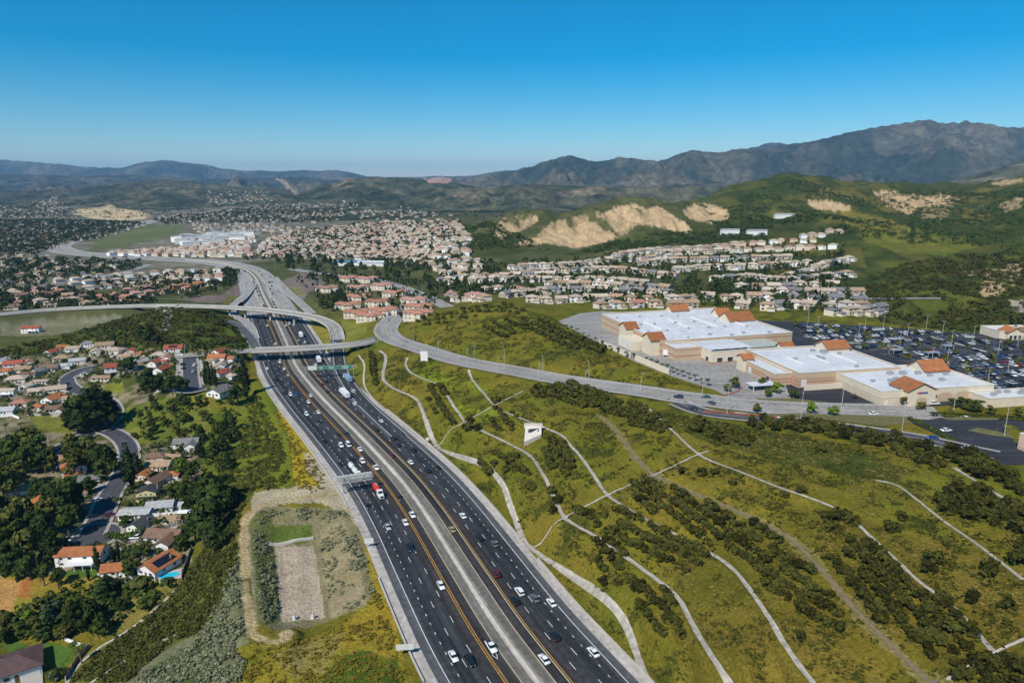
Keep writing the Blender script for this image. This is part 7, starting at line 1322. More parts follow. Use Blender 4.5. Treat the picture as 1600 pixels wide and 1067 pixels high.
# ================================================================== vehicles
def paint_mat(name, c, metal=.0): return mat('paint_'+name, c, .32, metal, coat=.6, spec=.5, rnd=.06)
PAINT = {k: paint_mat(k, c) for k, c in dict(white=(.78, .78, .77), black=(.012, .012, .014), grey=(.12, .125, .13), silver=(.42, .43, .44), red=(.30, .012, .012), maroon=(.09, .012, .02), blue=(.02, .06, .22), gold=(.34, .27, .15), purple=(.06, .02, .08), green=(.02, .10, .06)).items()}
M_TYRE = mat('tyre', (.015, .015, .015), .9); M_RIM = mat('rim', (.4, .4, .41), .35, .7); M_CARGL = mat('car_glass', (.012, .016, .02), .06, spec=.7); M_HEADL = mat('headlight', (.7, .72, .74), .15); M_TAILL = mat('taillight', (.35, .01, .01), .25); M_TRIM = mat('bumper_trim', (.03, .03, .032), .7)
CAR = {}
def ring(x, w, z0, z1, r=.12):
    """rounded cross-section at x"""
    return [(x, -w+r, z0), (x, w-r, z0), (x, w, z0+r), (x, w, z1-r*1.3), (x, w-r*1.2, z1), (x, -w+r*1.2, z1), (x, -w, z1-r*1.3), (x, -w, z0+r)]
def car_parts(kind):
    """meshes of a car: nose towards +x"""
    if kind in CAR: return CAR[kind]
    L, W, prof, cab = {'sedan': (4.75, .91, [(-2.37, .55, .86), (-2.25, .3, .98), (-1.55, .22, 1.0), (-.9, .2, .98), (.75, .2, .96), (1.5, .22, .88), (2.15, .26, .76), (2.37, .42, .6)], (-1.85, -1.05, .3, 1.05, 1.44)),
                       'hatch': (4.3, .9, [(-2.12, .5, .9), (-2.05, .3, 1.0), (-1.4, .22, 1.02), (.7, .2, .98), (1.35, .22, .92), (1.95, .26, .8), (2.12, .42, .62)], (-2.0, -1.55, .3, 1.0, 1.5)),
                       'suv': (4.85, .97, [(-2.4, .55, 1.02), (-2.32, .36, 1.12), (-1.5, .3, 1.14), (.8, .28, 1.12), (1.5, .3, 1.08), (2.2, .34, .98), (2.42, .5, .78)], (-2.28, -1.95, .45, 1.15, 1.78)),
                       'pickup': (5.6, .99, [(-2.8, .6, 1.02), (-2.75, .4, 1.08), (-1.0, .36, 1.08), (1.0, .34, 1.1), (1.7, .36, 1.06), (2.55, .4, .98), (2.8, .55, .8)], (-.9, -.6, .75, 1.3, 1.84)),
                       'van': (5.2, 1.0, [(-2.6, .45, 1.1), (-2.55, .35, 1.2), (-1.5, .3, 1.22), (1.2, .3, 1.2), (2.0, .32, 1.05), (2.5, .36, .92), (2.6, .5, .75)], (-2.55, -2.4, 1.0, 1.9, 2.05))}[kind]
    b = MB(); rs = []
    for i, (x, z0, z1) in enumerate(prof): e = min(1, .86+.14*min(i, len(prof)-1-i)/1.0); rs.append(ring(x, W*min(1, e), z0, z1))
    b.loft(rs)
    xa, xb, xc, xd, zt = cab; zb = prof[len(prof)//2][2]-.04; w0, w1 = W*.93, W*.74
    def lay(x0, x1, w, z): return [(x0, -w, z), (x1, -w, z), (x1, w, z), (x0, w, z)]
    g = MB(); g.loft([lay(xa, xd, w0, zb), lay(xb, xc, w1, zt-.02)])
    r = MB(); r.loft([lay(xb-.06, xc+.08, w1*1.04, zt-.05), lay(xb+.1, xc-.08, w1*.9, zt+.04)])
    if kind == 'pickup': g2 = MB(); g2.box((-1.85, 0, 1.09), (1.7, 1.5, .02)); bed_ = g2.mesh('load_bed', M_TRIM)
    else: bed_ = None
    wh = MB(); wh.tube((0, -.11, 0), (0, .11, 0), .34, n=12); rim = MB(); rim.tube((0, -.12, 0), (0, .12, 0), .2, n=8)
    hl = MB(); hl.box((0, 0, 0), (.12, .4, .16)); tl = MB(); tl.box((0, 0, 0), (.1, .36, .2))
    wx = (L*.31, -L*.29); zl = prof[-1][2]-.06
    CAR[kind] = dict(body=b.mesh('body', PAINT['white'], True), glass=g.mesh('windows', M_CARGL), roof=r.mesh('roof', PAINT['white']), bed=bed_, wheel=wh.mesh('wheel', M_TYRE), rim=rim.mesh('rim', M_RIM), hl=hl.mesh('headlight', M_HEADL), tl=tl.mesh('taillight', M_TAILL), wx=wx, W=W, L=L, zl=zl)
    return CAR[kind]
def car(kind, col, p, rz, label, group=None, lod=0, tilt=0):
    c = car_parts(kind); r = empty({'suv': 'suv', 'pickup': 'pickup_truck', 'van': 'van'}.get(kind, 'car'), tuple(p), rz); tag(r, label, {'pickup': 'pickup', 'van': 'van'}.get(kind, 'car'), group)
    for k in ('body', 'roof'): o = link(k, c[k], r); swap(o, PAINT[col])
    link('windows', c['glass'], r)
    if c['bed']: link('load_bed', c['bed'], r)
    if lod < 2:
        for x in c['wx']:
            for y in (-c['W']+.1, c['W']-.1):
                w = link('wheel', c['wheel'], r, (x, y, .34))
                if lod < 1: link('rim', c['rim'], w)
    if lod < 1:
        for y in (-.58, .58): link('headlight', c['hl'], r, (c['L']/2-.06, y, c['zl']-.1)); link('taillight', c['tl'], r, (-c['L']/2+.06, y, c['zl']+.06))
    return r
# ---- freeway traffic: (u, v, kind, colour); the left carriageway comes towards the camera
TRAF = [(689, 912, 'sedan', 'white'), (708, 1023, 'sedan', 'white'), (733, 1031, 'suv', 'black'), (767.5, 1008, 'pickup', 'white'), (812, 922, 'suv', 'white'), (802, 937, 'suv', 'black'), (836, 932, 'sedan', 'grey'), (861.7, 939, 'sedan', 'white'), (863, 993, 'suv', 'black'), (924, 1017, 'sedan', 'white'), (844.5, 1029, 'sedan', 'white'),
 (625, 775, 'sedan', 'black'), (644.5, 802, 'sedan', 'white'), (633.5, 814, 'sedan', 'white'), (606, 821, 'sedan', 'silver'), (641, 854, 'suv', 'black'), (573, 788.5, 'sedan', 'black'), (720, 804, 'sedan', 'white'), (704, 825, 'sedan', 'gold'), (748.6, 838, 'suv', 'black'), (773, 847, 'sedan', 'grey'), (775, 894, 'suv', 'maroon'),
 (482, 626, 'sedan', 'white'), (481, 645, 'suv', 'white'), (498, 642, 'sedan', 'white'), (499, 657, 'sedan', 'black'), (507, 689, 'suv', 'black'), (529.6, 678, 'sedan', 'black'), (542, 676, 'sedan', 'black'), (533, 694, 'suv', 'white'), (544.5, 693, 'van', 'white'), (562.5, 700, 'sedan', 'white'), (550, 717, 'suv', 'black'), (531, 724, 'sedan', 'black'), (566.4, 718.6, 'suv', 'white'), (587.5, 728.5, 'pickup', 'white'), (572, 740.5, 'sedan', 'black'),
 (554.7, 629.4, 'suv', 'white'), (595.8, 655.7, 'sedan', 'white'), (590, 669, 'sedan', 'black'), (616.5, 682.6, 'suv', 'black'), (620, 693.5, 'sedan', 'black'), (648, 700.6, 'sedan', 'black'), (608, 710, 'sedan', 'maroon'), (645.4, 719.4, 'sedan', 'white'), (670.5, 732.7, 'suv', 'black'), (680.6, 728, 'sedan', 'black'),
 (434.8, 564, 'suv', 'white'), (438.7, 574, 'sedan', 'black'), (447, 574, 'sedan', 'white'), (416, 574, 'sedan', 'white'), (434, 580, 'sedan', 'black'), (428.5, 583, 'sedan', 'black'), (450.7, 584, 'sedan', 'silver'), (431, 592, 'suv', 'black'), (463, 588.7, 'sedan', 'black'), (442.6, 595.7, 'sedan', 'black'), (450, 596.5, 'sedan', 'grey'), (447, 605, 'sedan', 'black'), (463.7, 614.5, 'suv', 'blue'), (444, 613, 'sedan', 'black'), (455, 614.5, 'suv', 'white'), (485.6, 616, 'sedan', 'white'),
 (491.4, 568.3, 'sedan', 'white'), (510, 594, 'sedan', 'black'), (506, 598, 'sedan', 'maroon'), (506, 609.5, 'suv', 'purple'), (553, 609.5, 'suv', 'white'), (409, 494.5, 'suv', 'blue'), (416, 507, 'sedan', 'white'), (431, 535.5, 'sedan', 'white'), (406, 505, 'sedan', 'red'), (451, 496, 'suv', 'white'), (443.4, 507.5, 'suv', 'white'), (452, 504, 'van', 'white'), (457.7, 506, 'suv', 'white'), (478, 533, 'suv', 'white'), (440, 560, 'sedan', 'grey'), (421, 545.5, 'sedan', 'black'), (466, 530, 'sedan', 'silver'),
 (416, 476, 'suv', 'black'), (428, 473.6, 'sedan', 'black'), (430, 478.8, 'sedan', 'grey'), (426.5, 469.7, 'sedan', 'black'), (424, 464.5, 'sedan', 'silver'), (426.5, 457, 'sedan', 'black'), (407, 460, 'sedan', 'black'), (405, 454, 'suv', 'grey'), (401.7, 454, 'sedan', 'white'), (397.8, 450, 'sedan', 'blue'), (400.4, 448.9, 'sedan', 'black'), (397, 445.6, 'sedan', 'grey'), (423, 450, 'sedan', 'black'), (425, 445.6, 'sedan', 'grey'), (431.7, 453.4, 'suv', 'white'), (419, 439, 'sedan', 'black'), (422.5, 438.4, 'sedan', 'black'), (425, 437.8, 'sedan', 'blue'), (421, 430.6, 'sedan', 'black'), (423, 432.6, 'sedan', 'silver'), (410, 428.7, 'sedan', 'black'), (405, 422.8, 'sedan', 'grey'), (388, 423, 'suv', 'black'), (380, 422, 'sedan', 'silver'), (403.6, 448, 'sedan', 'white'), (401.7, 439, 'sedan', 'black'), (401, 436.5, 'sedan', 'silver')]
LANES = np.array([5.9, 9.9, 13.3, 16.7, 20.0])
CT = {}
for u, v, k, c in TRAF:
    p = U(u, v+1.5, 0.7 if v > 440 else 2.2); s, lat, a = hw_coord(p); sg = -1 if lat < 0 else 1
    al = abs(lat); li = int(np.argmin(np.abs(LANES-al)))
    if al > 22.5: li = 5
    L_ = LANES[li] if li < 5 else al
    L_ = L_+np.clip(al-L_, -.4, .4)
    CT.setdefault((sg, k, c, v < 480), []).append((s, sg*L_, a, k, c))
for (sg, k, c, far), L_ in CT.items():
    L_.sort(key=lambda t: t[0])
    for i, (s, lat, a, k, c) in enumerate(L_):
        p = hw_point(s, lat)+[0, 0, .02]; side = 'oncoming left' if sg < 0 else 'outbound right'; where = 'pale stretch beyond the flyover' if far else '%s carriageway' % side
        nm = {'sedan': 'sedan', 'suv': 'SUV', 'pickup': 'pickup', 'van': 'van', 'hatch': 'hatchback'}[k]
        lab = '%s %s, %s nearest on the %s%s' % (c, nm, nth(i+1), where, (' '+side.split()[0]+' lanes') if far else '') if len(L_) > 1 else 'the only %s %s on the %s%s' % (c, nm, where, (' '+side.split()[0]+' lanes') if far else '')
        lab = lab.replace('first nearest', 'nearest')
        car(k, c, p, a+(0 if sg > 0 else math.pi), lab, 'traffic on the freeway', 1 if far else 0)
# ---- trucks
M_TANK = mat('tank_red', (.52, .03, .02), .35, coat=.4, noise=(.5, .85, 1.1)); M_TANKW = mat('tank_white', (.6, .6, .58), .35, coat=.3, noise=(.5, .85, 1.1)); M_BOXB = mat('box_blue', (.22, .32, .42), .6)
def tractor(root, x0, m):
    """cab with hood, nose +x, back of the cab at x0"""
    mb = MB(); mb.loft([[(x0, -1.2, .9), (x0, 1.2, .9), (x0, 1.2, 3.2), (x0, -1.2, 3.2)], [(x0+1.5, -1.2, .9), (x0+1.5, 1.2, .9), (x0+1.5, 1.15, 3.1), (x0+1.5, -1.15, 3.1)], [(x0+2.1, -1.2, .8), (x0+2.1, 1.2, .8), (x0+2.1, 1.1, 2.0), (x0+2.1, -1.1, 2.0)], [(x0+3.9, -1.1, .6), (x0+3.9, 1.1, .6), (x0+3.9, .95, 1.75), (x0+3.9, -.95, 1.75)]]); mb.build('cab', m, root)
    mb = MB(); mb.poly([(x0+1.56, -1.0, 3.0), (x0+1.56, 1.0, 3.0), (x0+2.13, .95, 2.1), (x0+2.13, -.95, 2.1)][::-1]); mb.build('windscreen', M_CARGL, root)
    mb = MB(); mb.box((x0+3.95, 0, .9), (.06, 1.3, .75)); mb.build('grille', M_TRIM, root); mb = MB(); mb.box((x0+4.0, 0, .4), (.25, 2.3, .35)); mb.build('bumper', M_STEEL, root)
    wheels(root, (x0+3.0, x0-.4, x0-1.6))
def wheels(root, xs):
    for x in xs:
        for y in (-1.05, 1.05): mb = MB(); mb.tube((x, y-.2, .5), (x, y+.2, .5), .5, n=12); mb.build('wheel', M_TYRE, root)
def place_truck(name, u, v, label, rev=True):
    s, lat, a = hw_coord(U(u, v, 1.0)); sg = -1 if lat < 0 else 1; al = LANES[int(np.argmin(np.abs(LANES-abs(lat))))] if abs(lat) < 22.5 else abs(lat); p = hw_point(s, sg*al); r = empty(name, tuple(p), a+(math.pi if sg < 0 else 0)); tag(r, label, 'truck'); return r
r = place_truck('tank_truck', 592, 771, 'white cabbed truck with a bright red tank right of the cantilever sign'); tractor(r, .4, PAINT['white'])
mb = MB(); rings = []
for x, rad in ((-8.0, .5), (-7.4, 1.1), (-6.0, 1.35), (-2.5, 1.35), (-1.1, 1.1), (-.5, .5)): rings.append([(x, rad*math.cos(t), 2.15+rad*math.sin(t)) for t in np.linspace(0, 2*math.pi, 15)[:-1]])
mb.loft(rings); mb.build('tank', M_TANK, r, smooth_=True); mb = MB(); mb.box((-4.2, 0, .7), (7.6, 1.2, .3)); mb.build('chassis', M_DARK, r); wheels(r, (-6.8, -5.6)); mb = MB(); mb.box((-4.2, 0, 3.45), (2.2, .6, .2)); mb.tube((-4.2, 0, 3.4), (-4.2, 0, 3.75), .3); mb.build('hatch', M_STEEL, r)
r = place_truck('double_tank_truck', 557, 738, 'white truck pulling two round white tank trailers above the cantilever sign'); tractor(r, 3.4, PAINT['white'])
for x0 in (-3.0, -9.0):
    mb = MB(); rings = []
    for x, rad in ((x0, .6), (x0+.6, 1.2), (x0+2.4, 1.35), (x0+4.4, 1.2), (x0+5.0, .6)): rings.append([(x, rad*math.cos(t), 2.2+rad*math.sin(t)) for t in np.linspace(0, 2*math.pi, 15)[:-1]])
    mb.loft(rings); mb.build('tank', M_TANKW, r, smooth_=True); mb = MB(); mb.box((x0+2.5, 0, .7), (5, 1.2, .3)); mb.build('chassis', M_DARK, r); wheels(r, (x0+1.0, x0+2.2)); mb = MB(); mb.tube((x0+2.5, 0, 3.45), (x0+2.5, 0, 3.8), .35); mb.build('hatch', M_STEEL, r)
def box_truck(u, v, L, m, label, cab='white'):
    r = place_truck('box_truck', u, v, label); tractor(r, L/2-1.6, PAINT[cab]); mb = MB(); mb.box((-1.7, 0, 1.1), (L-.2, 2.6, 2.9)); mb.build('box', m, r); mb = MB(); mb.box((-1.7, 0, .75), (L-.6, 1.1, .35)); mb.build('chassis', M_DARK, r); wheels(r, (-L/2+.2, -L/2+1.4)); return r
box_truck(542, 615, 14, M_TRAILER, 'long white box trailer truck where the ramp joins the right carriageway'); box_truck(543, 592, 12, M_BOXB, 'blue grey box truck under the right end of the green gantry'); box_truck(497, 563, 9, M_TRAILER, 'white box truck just past the overpass on the right carriageway'); box_truck(472, 524, 10, M_TRAILER, 'white box truck between the overpass and the flyover')
# ---- local roads
def road_car(P, f, lat, k, c, label, rev=False):
    i = int(np.clip(f*(len(P)-1), 1, len(P)-2)); t = P[i+1]-P[i-1]; n = sidevec(P)[i]; p = P[i].copy(); p[:2] += n*lat; a = math.atan2(t[1], t[0])+(math.pi if rev else 0); car(k, c, p+[0, 0, .06], a, label, 'cars on local roads', 0)
road_car(FLY, .60, 0, 'sedan', 'white', 'white sedan high on the curve of the flyover'); road_car(FLY[kd:], .05, 1.8, 'sedan', 'white', 'white sedan coming down the ramp off the flyover'); road_car(ROADC, .17, 2, 'sedan', 'white', 'white sedan lowest on the climbing road'); road_car(ROADC, .24, 2.5, 'suv', 'silver', 'silver SUV beside the white board on the climbing road'); road_car(ROADC, .40, -3, 'sedan', 'silver', 'silver sedan midway up the climbing road', True)
for u, v, k, c, a, lab in ((1060, 622, 'suv', 'black', 150, 'black SUV at the top of the climbing road'), (1103, 622, 'sedan', 'green', 170, 'dark green sedan passing the yard entrance'), (1111, 632, 'suv', 'grey', 110, 'grey SUV turning at the lower road entrance'), (1082, 640, 'sedan', 'black', 150, 'black sedan on the dark apron of the lower road'), (1223, 655, 'sedan', 'white', 170, 'white sedan at the left end of the lower road'), (1456, 686, 'sedan', 'blue', 165, 'blue car on the lower road by the hedge'), (1478, 674, 'sedan', 'white', 10, 'white car driving through the small car park'), (1510, 702, 'sedan', 'silver', 15, 'silver car entering the small car park'), (1185, 577, 'pickup', 'white', 20, 'white pickup parked by the garden shop wall'), (1215, 583, 'suv', 'black', 70, 'black SUV left of the striped store'), (1334, 621, 'suv', 'black', 80, 'black SUV behind the striped store'), (1365, 648, 'sedan', 'white', 5, 'white car on the strip before the gabled store'), (1460, 632, 'suv', 'white', 8, 'white car parked under the arched recesses'), (1510, 655, 'sedan', 'white', 0, 'white car at the hedge of the small car park'),
 (286, 571, 'suv', 'black', 95, 'black car parked upper left on the short street'), (287, 577, 'sedan', 'black', 92, 'black car parked lower left on the short street'), (303, 582, 'sedan', 'silver', 90, 'silver car parked right on the short street'), (105, 601, 'sedan', 'black', 110, 'black car on the curved street'), (121, 591, 'sedan', 'white', 60, 'white car on the curved street'), (152, 784, 'suv', 'white', 60, 'white car parked left along the main street'), (176, 780, 'sedan', 'grey', 60, 'grey car parked right along the main street'), (172, 807, 'suv', 'maroon', 20, 'maroon car parked above the turning circle'), (159, 815, 'sedan', 'grey', 60, 'grey car entering the turning circle'), (116, 843, 'sedan', 'silver', 70, 'silver car parked left of the turning circle'), (214, 842, 'pickup', 'white', 10, 'white pickup on the drive of the brown roofed house'), (17, 700, 'suv', 'blue', 15, 'bright blue covered car in the left edge parking'), (4, 714, 'sedan', 'white', 10, 'white car in the left edge parking'), (10, 709, 'sedan', 'black', 10, 'black car in the left edge parking'), (282, 556, 'sedan', 'white', 0, 'white car on the approach street'), (305, 572, 'suv', 'white', 90, 'white SUV parked right on the short street')):
    p = G(u, v); car(k, c, p+[0, 0, .3 if u < 1000 else .1], R(a), lab, 'cars on local roads', 0)
# ---- the big car park: bays, islands, parked cars
O = U(1300, 515, PZ)[:2]
def lotp(a, b): return O+e1*a+e2*b
LOTPOLY = [U(u, v, PZ)[:2] for u, v in ((1240, 506), (1400, 515), (1540, 526), (1640, 545), (1640, 632), (1545, 622), (1500, 600), (1440, 575), (1390, 555), (1260, 528))]
bays = []; mbL = MB(); rowi = 0; CARS = []
pr = np.random.default_rng(4)
for b in np.arange(-175, 40, 17.0):
    rowi += 1
    for sgn in (-1, 1):
        bb = b+sgn*2.7
        for a in np.arange(-80, 170, 2.75):
            q = lotp(a, bb)
            if not inpoly(q[0], q[1], LOTPOLY): continue
            if int((a+80)//2.75) % 16 == 0: bays.append(('island', a, b, sgn)); continue
            x0 = lotp(a-1.37, b+sgn*.1); x1 = lotp(a-1.37, b+sgn*5.2); nn = e1*.07
            mbL.poly([(x0[0]-nn[0], x0[1]-nn[1], PZ+.1), (x0[0]+nn[0], x0[1]+nn[1], PZ+.1), (x1[0]+nn[0], x1[1]+nn[1], PZ+.1), (x1[0]-nn[0], x1[1]-nn[1], PZ+.1)])
            u, v = PX(q[0], q[1], PZ)
            occ = .42+.42*(1 if (1220 < u < 1420 and v < 545) else 0)+.3*(1 if (u > 1500 and 560 < v < 625) else 0)-.15*(1 if (1440 < u < 1560 and v < 560) else 0)
            if pr.uniform() < occ: CARS.append((q, sgn, rowi, u, v))
o = mbL.build('bay_lines', M_WHITE, lot); o['kind'] = 'stuff'
CARS.sort(key=lambda c: np.hypot(*c[0])); MORE = CARS[175:]; CARS = CARS[:175]; by = {}
for c in CARS: by.setdefault(c[2], []).append(c)
kc = ['white', 'white', 'silver', 'black', 'grey', 'black', 'white', 'red', 'silver', 'silver', 'black', 'grey', 'white', 'blue', 'grey', 'gold']
for ri, row in enumerate(sorted(by)):
    L_ = sorted(by[row], key=lambda c: c[3]); cnt = {}
    for c in L_:
        col = kc[int(pr.integers(0, len(kc)))]; k = ['sedan', 'suv', 'sedan', 'hatch', 'suv', 'pickup'][int(pr.integers(0, 6))]; cnt[(col, k)] = cnt.get((col, k), 0)+1
        car(k, col, (c[0][0], c[0][1], PZ+.09), AX+math.pi/2*(1 if pr.uniform() < .5 else -1), '%s %s parked in car park row %s from the front, %s such from the left' % (col, {'suv': 'SUV', 'hatch': 'hatchback'}.get(k, k), nth(ri+1), nth(cnt[(col, k)])), 'cars in the big car park', 1)
def verts_of(me): v = np.empty(len(me.vertices)*3, np.float32); me.vertices.foreach_get('co', v); return v.reshape(-1, 3)
if MORE:
    mb = MB(); cp = car_parts('sedan'); mm = [PAINT[k] for k in ('white', 'silver', 'black', 'grey', 'white', 'black')]+[M_CARGL]
    src = [(verts_of(cp[k]), [tuple(p.vertices) for p in cp[k].polygons], k) for k in ('body', 'glass', 'roof')]
    for c in MORE:
        a = AX+math.pi/2; ci = int(pr.integers(0, 6)); ca, sa = math.cos(a), math.sin(a)
        for V, F, k in src:
            n0 = len(mb.v); mb.v += [(c[0][0]+x*ca-y*sa, c[0][1]+x*sa+y*ca, PZ+.09+z) for x, y, z in V]; mb.f += [tuple(i+n0 for i in f) for f in F]; mb.m += [6 if k == 'glass' else ci]*len(F)
    tag(mb.build('more_parked_cars', mm), 'countless further cars in the far rows of the big car park', 'cars', kind='stuff')
lt = scatter(LOTPOLY, 60, 11, np.random.default_rng(8)); lt[:, 2] = PZ
mass('lot_trees', lt, np.random.default_rng(9).uniform(2.5, 4.5, len(lt)), 1.0, 'ball', LEAF['olive'], 'small young trees dotted over the big car park', 'trees', 26, 8)
for (_, a, b, sgn) in bays:
    if sgn < 0: continue
    q = lotp(a, b); mb = MB(); mb.box((0, 0, 0), (1.9, 10.2, .18), taper=.97); o = mb.build('lot_island', M_WALL, lot, (q[0], q[1], PZ+.06), AX)
SC = U(1440, 556, PZ)                                  # cart corrals and canopy rows seen as pale bars
for i, (u, v, w) in enumerate(((1400, 552, 16), (1455, 556, 18), (1480, 545, 14))):
    p = U(u, v, PZ); r = empty('cart_shelter', (p[0], p[1], PZ+.07), AX); tag(r, 'pale roofed cart shelter in the middle of the car park, %s from the left' % nth(i+1), 'shelter', 'cart shelters'); mb = MB(); mb.box((0, 0, 2.3), (w*.5, 4, .15)); mb.build('roof', M_HVAC, r)
    for x in (-w*.22, w*.22):
        for y in (-1.8, 1.8): link('post', BX['post'], r, (x, y, 0), 0, (.14, .14, 2.3))
# ================================================================== gardens: drives, fences, pools, small things
M_DRIVE = mat('driveway', (.36, .33, .285), .9, noise=(.5, .85, 1.1))
def drape_poly(name, px, m, dz=.35, kind='structure', n=10):
    """ground patch that follows the terrain inside a four-sided outline"""
    q = [G(u, v) for u, v in px]; V = []
    for i in range(n+1):
        for j in range(n+1):
            s, t = i/n, j/n; p = (q[0]*(1-s)+q[1]*s)*(1-t)+(q[3]*(1-s)+q[2]*s)*t; V.append((p[0], p[1], float(ground(p[0], p[1]))+dz))
    F = [(i*(n+1)+j, (i+1)*(n+1)+j, (i+1)*(n+1)+j+1, i*(n+1)+j+1) for i in range(n) for j in range(n)]
    o = link(name, fastmesh(name, np.array(V), np.array(F), [m])); o['kind'] = kind; return o
for px in (((160, 822), (178, 818), (182, 830), (166, 838)), ((175, 836), (205, 838), (230, 848), (178, 848)), ((165, 842), (176, 846), (196, 862), (186, 866)), ((150, 783), (158, 785), (148, 795), (138, 792)), ((150, 755), (170, 752), (168, 760), (148, 764)), ((276, 560), (288, 560), (287, 604), (274, 604)), ((304, 562), (318, 562), (318, 600), (304, 604)), ((120, 842), (132, 850), (110, 856), (100, 848)), ((0, 700), (24, 694), (30, 716), (0, 722)), ((230, 790), (262, 800), (282, 806), (232, 808)), ((180, 548), (200, 545), (205, 552), (185, 556)), ((236, 610), (300, 606), (300, 612), (238, 616))): drape_poly('driveway', px, M_DRIVE, .22)
drape_poly('lawn', ((50, 1018), (74, 1003), (118, 1012), (92, 1046)), M_LAWN, .15); drape_poly('lawn', ((176, 828), (205, 830), (222, 838), (178, 838)), M_LAWN, .2); drape_poly('lawn', ((100, 893), (152, 886), (156, 899), (102, 903)), M_LAWN, .2); drape_poly('lawn', ((0, 1004), (12, 1000), (44, 1008), (16, 1020)), M_LAWN, .2)
def pool(u, v, rx, ry, rz, label):
    p = G(u, v); r = empty('swimming_pool', (p[0], p[1], p[2]+.15), rz); tag(r, label, 'pool'); n = 22; mb = MB(); f = lambda i, k: (rx*k*math.cos(2*math.pi*i/n)*(1+.12*math.cos(4*math.pi*i/n)), ry*k*math.sin(2*math.pi*i/n))
    mb.poly([(*f(i, 1), .22) for i in range(n)]); mb.build('water', M_POOLW, r); mb = MB()
    for i in range(n):
        j = i+1; mb.poly([(*f(i, 1), .3), (*f(i, 1.13), .3), (*f(j, 1.13), .3), (*f(j, 1), .3)]); mb.poly([(*f(i, 1), .3), (*f(j, 1), .3), (*f(j, 1), .1), (*f(i, 1), .1)])
    mb.build('coping', M_PATIO, r); mb = MB(); mb.box((1.5, 0, -.6), (rx*3.2, ry*3.4, .72)); mb.build('deck', M_PATIO, r)
pool(265, 900, 3.2, 2.1, .5, 'bright turquoise pool beside the orange roofed house with solar panels'); pool(54, 634, 2.6, 1.6, .1, 'small turquoise pool in a terracotta yard in the upper left rows')
def fence(px, h, m, label, bay=2.4, name='fence'):
    """boards between posts, following the ground"""
    P = resample(np.array([G(u, v) for u, v in px]), bay); P[:, 2] = ground(P[:, 0], P[:, 1]); r = empty(name, tuple(P[0])); tag(r, label, 'fence')
    for i in range(len(P)):
        d = P[i]-P[0]; link('post', BX['post'], r, (d[0], d[1], d[2]-.2), 0, (.14, .14, h+.3))
        if i < len(P)-1:
            e = P[i+1]-P[i]; mb = MB(); a = np.array([0, 0, 0.]); k = np.array([0, 0, h]); nn = np.array([-e[1], e[0], 0])/np.hypot(e[0], e[1])*.03
            mb.loft([[a-nn, a+nn, a+nn+k, a-nn+k], [e-nn, e+nn, e+nn+k, e-nn+k]]); mb.build('panel', m, r, tuple(d))
M_BLOCK = mat('block_wall', (.42, .37, .31), .9, noise=(1, .85, 1.08))
fence([(103, 1064), (118, 1036), (140, 1012)], 1.8, M_FENCE, 'dark board fence beside the bottom left lawn'); fence([(284, 906), (292, 880), (300, 858)], 1.8, M_FENCE, 'dark board fence between the pool and the brush slope')
fence([(80, 992), (100, 1000), (125, 1010), (136, 1014)], 1.6, WALLM['white'], 'white wall behind the bottom left lawn'); fence([(40, 648), (62, 650), (100, 648)], 1.6, M_BLOCK, 'block wall above the yellow lawn'); fence([(230, 808), (262, 806), (292, 802)], 1.8, WALLM['white'], 'white garden wall right of the solar panelled house'); fence([(244, 834), (262, 826), (285, 818)], 1.8, M_BLOCK, 'pale wall above the brown roofed house'); fence([(185, 588), (205, 582), (215, 576)], 1.6, M_BLOCK, 'tan wall climbing beside the lawn'); fence([(152, 900), (170, 902), (205, 904), (250, 902)], 1.4, WALLM['white'], 'low white wall below the orange roofed houses'); fence([(245, 706), (275, 698), (300, 694)], 1.6, M_BLOCK, 'pale wall above the red brown roofed house'); fence([(0, 652), (18, 650), (30, 655)], 1.6, WALLM['white'], 'white wall at the left edge'); fence([(0, 622), (26, 618), (50, 612)], 1.5, M_BLOCK, 'block wall in the upper left rows'); fence([(80, 706), (120, 690), (150, 677)], 1.2, M_BLOCK, 'low wall along the bent street')
p = G(50, 1028); r = empty('carport', tuple(p), .75); tag(r, 'pale flat canopy beside the plum roofed house', 'carport'); mb = MB(); mb.box((0, 0, 2.6), (6.6, 3.8, .18)); mb.build('canopy', M_TRAILER, r)
for x in (-3, 3):
    for y in (-1.6, 1.6): link('post', BX['post'], r, (x, y, 0), 0, (.15, .15, 2.6))
p = G(93, 1054); r = empty('dome_shed', tuple(p), .2); tag(r, 'rounded dark grey shed beside the bottom left lawn', 'shed'); mb = MB(); rg = []
for k in range(6):
    t = k/5*math.pi/2; rg.append([(3.3*math.cos(t)*math.cos(q)+.01*math.cos(q), 2.2*math.cos(t)*math.sin(q)+.01*math.sin(q), 2.4*math.sin(t)) for q in np.linspace(0, 2*math.pi, 17)[:-1]])
mb.loft(rg); mb.build('shell', mat('shed_grey', (.12, .13, .13), .7, noise=(1, .8, 1.2)), r, smooth_=True); mb = MB(); mb.box((0, -2.1, 0), (1.2, .3, 1.7)); mb.build('door', M_FRAME, r)
p = G(290, 806); r = empty('green_shed', tuple(p), .1); tag(r, 'small shed with green side at the edge of the brush slope', 'shed'); mb = MB(); mb.box((0, 0, -.3), (5, 3, 2.5)); mb.build('wall', mat('shed_green', (.03, .16, .09), .7), r); mb = MB(); gable(mb, -2.5, 2.5, -1.5, 1.5, 2.2, .5, .3); mb.build('roof', M_TRAILER, r)
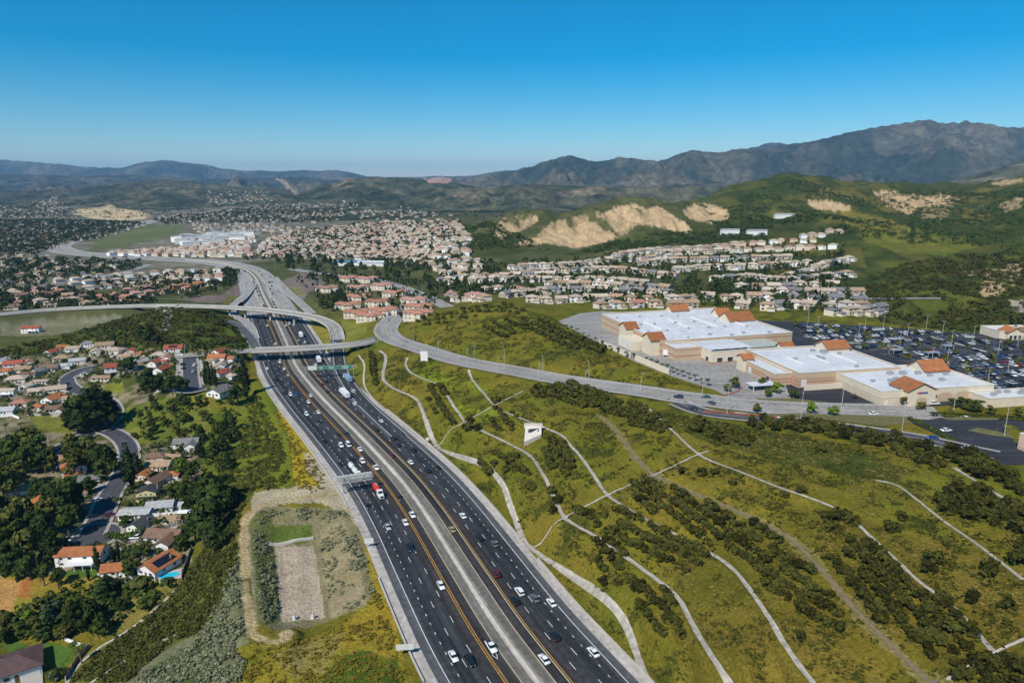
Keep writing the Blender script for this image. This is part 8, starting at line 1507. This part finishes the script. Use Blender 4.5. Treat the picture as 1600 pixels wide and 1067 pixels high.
# concrete weir and standpipes in the basin
a, b = G(416, 849), G(490, 841); P = a+(b-a)*np.linspace(0, 1, 20)[:, None]; P[:, 2] = np.maximum(ground(P[:, 0], P[:, 1])+.2, -4.6); tag(link('weir', profile_wall('weir', P, [(-.6, -1.5), (-.6, .5), (.6, .5), (.6, -1.5)], M_WALL)), 'low concrete weir across the top of the dry basin', 'weir')
for i, (u, v) in enumerate(((460, 968), (489, 966))):
    p = G(u, v); r = empty('standpipe', tuple(p)); tag(r, 'white standpipe at the lower edge of the basin, %s one' % ('left' if i == 0 else 'right'), 'pipe'); mb = MB(); mb.tube((0, 0, -.4), (0, 0, 1.5), .55, .5, 10); mb.build('pipe', M_TRAILER, r); mb = MB(); mb.tube((0, 0, 1.5), (0, 0, 1.75), .65, .3, 10); mb.build('cap', M_STEEL, r)
# small white roofed office below the scrub hill
p = G(50, 519); house('long', p, .12, 'red', 'white', 'white office with a red roof below the scrub hill at the left', None, .85)
# power poles
for i, (u, v, h) in enumerate(((63, 908, 13), (318, 700, 9), (312, 760, 9))):
    p = G(u, v); r = empty('utility_pole', tuple(p), .4); tag(r, ('tall utility pole in the dark grove', 'utility pole behind the grey roofed white house', 'utility pole among the olive trees')[i], 'pole'); mb = MB(); mb.tube((0, 0, -.5), (0, 0, h), .18, .12, 8); mb.build('pole', M_BARK, r); mb = MB(); mb.box((0, 0, h-1.0), (2.4, .14, .14)); mb.build('crossarm', M_BARK, r)
# a school with blue roofs beyond the tree belt, two long sheds under the green hill
for (u, v, w, d, m, lab) in ((545, 414, 46, 22, mat('roof_blue', (.10, .20, .30), .6), 'blue roofed school hall beyond the tree belt'), (580, 415, 40, 16, M_ROOFW, 'white roofed school building beyond the tree belt')):
    p = G(u, v); r = empty('school_building', tuple(p), .05); tag(r, lab, 'school'); mb = MB(); mb.box((0, 0, -1), (w, d, 6.5)); mb.build('wall', WALLM['white'], r); mb = MB(); gable(mb, -w/2, w/2, -d/2, d/2, 5.5, 2, .8); mb.build('roof', m, r)
for i, (u, v, w) in enumerate(((1225, 341, 34), (1140, 366, 28), (1182, 367, 30))):
    p = G(u, v); p[2] += 2.0; r = empty('hill_building', tuple(p), .05); tag(r, 'long white building on the green hill above the estate, %s' % ('highest one', 'lower left one', 'lower right one')[i], 'building'); mb = MB(); mb.box((0, 0, -3), (w, 9, 8)); mb.build('wall', WALLM['white'], r); mb = MB(); gable(mb, -w/2, w/2, -4.5, 4.5, 5, 1.2, .6); mb.build('roof', ROOF['pale'], r)
# ================================================================== haze: thin, even air round everything
mb = MB(); zlo = float(Z.min())-1.5; zhi = max(float(Z.max()), CAM_H)+40; mb.box((0, 14800, zlo), (64000, 31000, zhi-zlo)); hzm = bpy.data.materials.new('haze'); hzm.use_nodes = True; nt = hzm.node_tree
for n in list(nt.nodes):
    if n.type == 'BSDF_PRINCIPLED': nt.nodes.remove(n)
pv = nt.nodes.new('ShaderNodeVolumePrincipled'); pv.inputs['Color'].default_value = (.32, .64, 1.0, 1); pv.inputs['Density'].default_value = 4.0e-5; pv.inputs['Anisotropy'].default_value = .0
nt.links.new(pv.outputs[0], nt.nodes['Material Output'].inputs['Volume'])
o = mb.build('haze', hzm); tag(o, 'pale blue haze of the air over the whole valley', 'haze', kind='stuff')
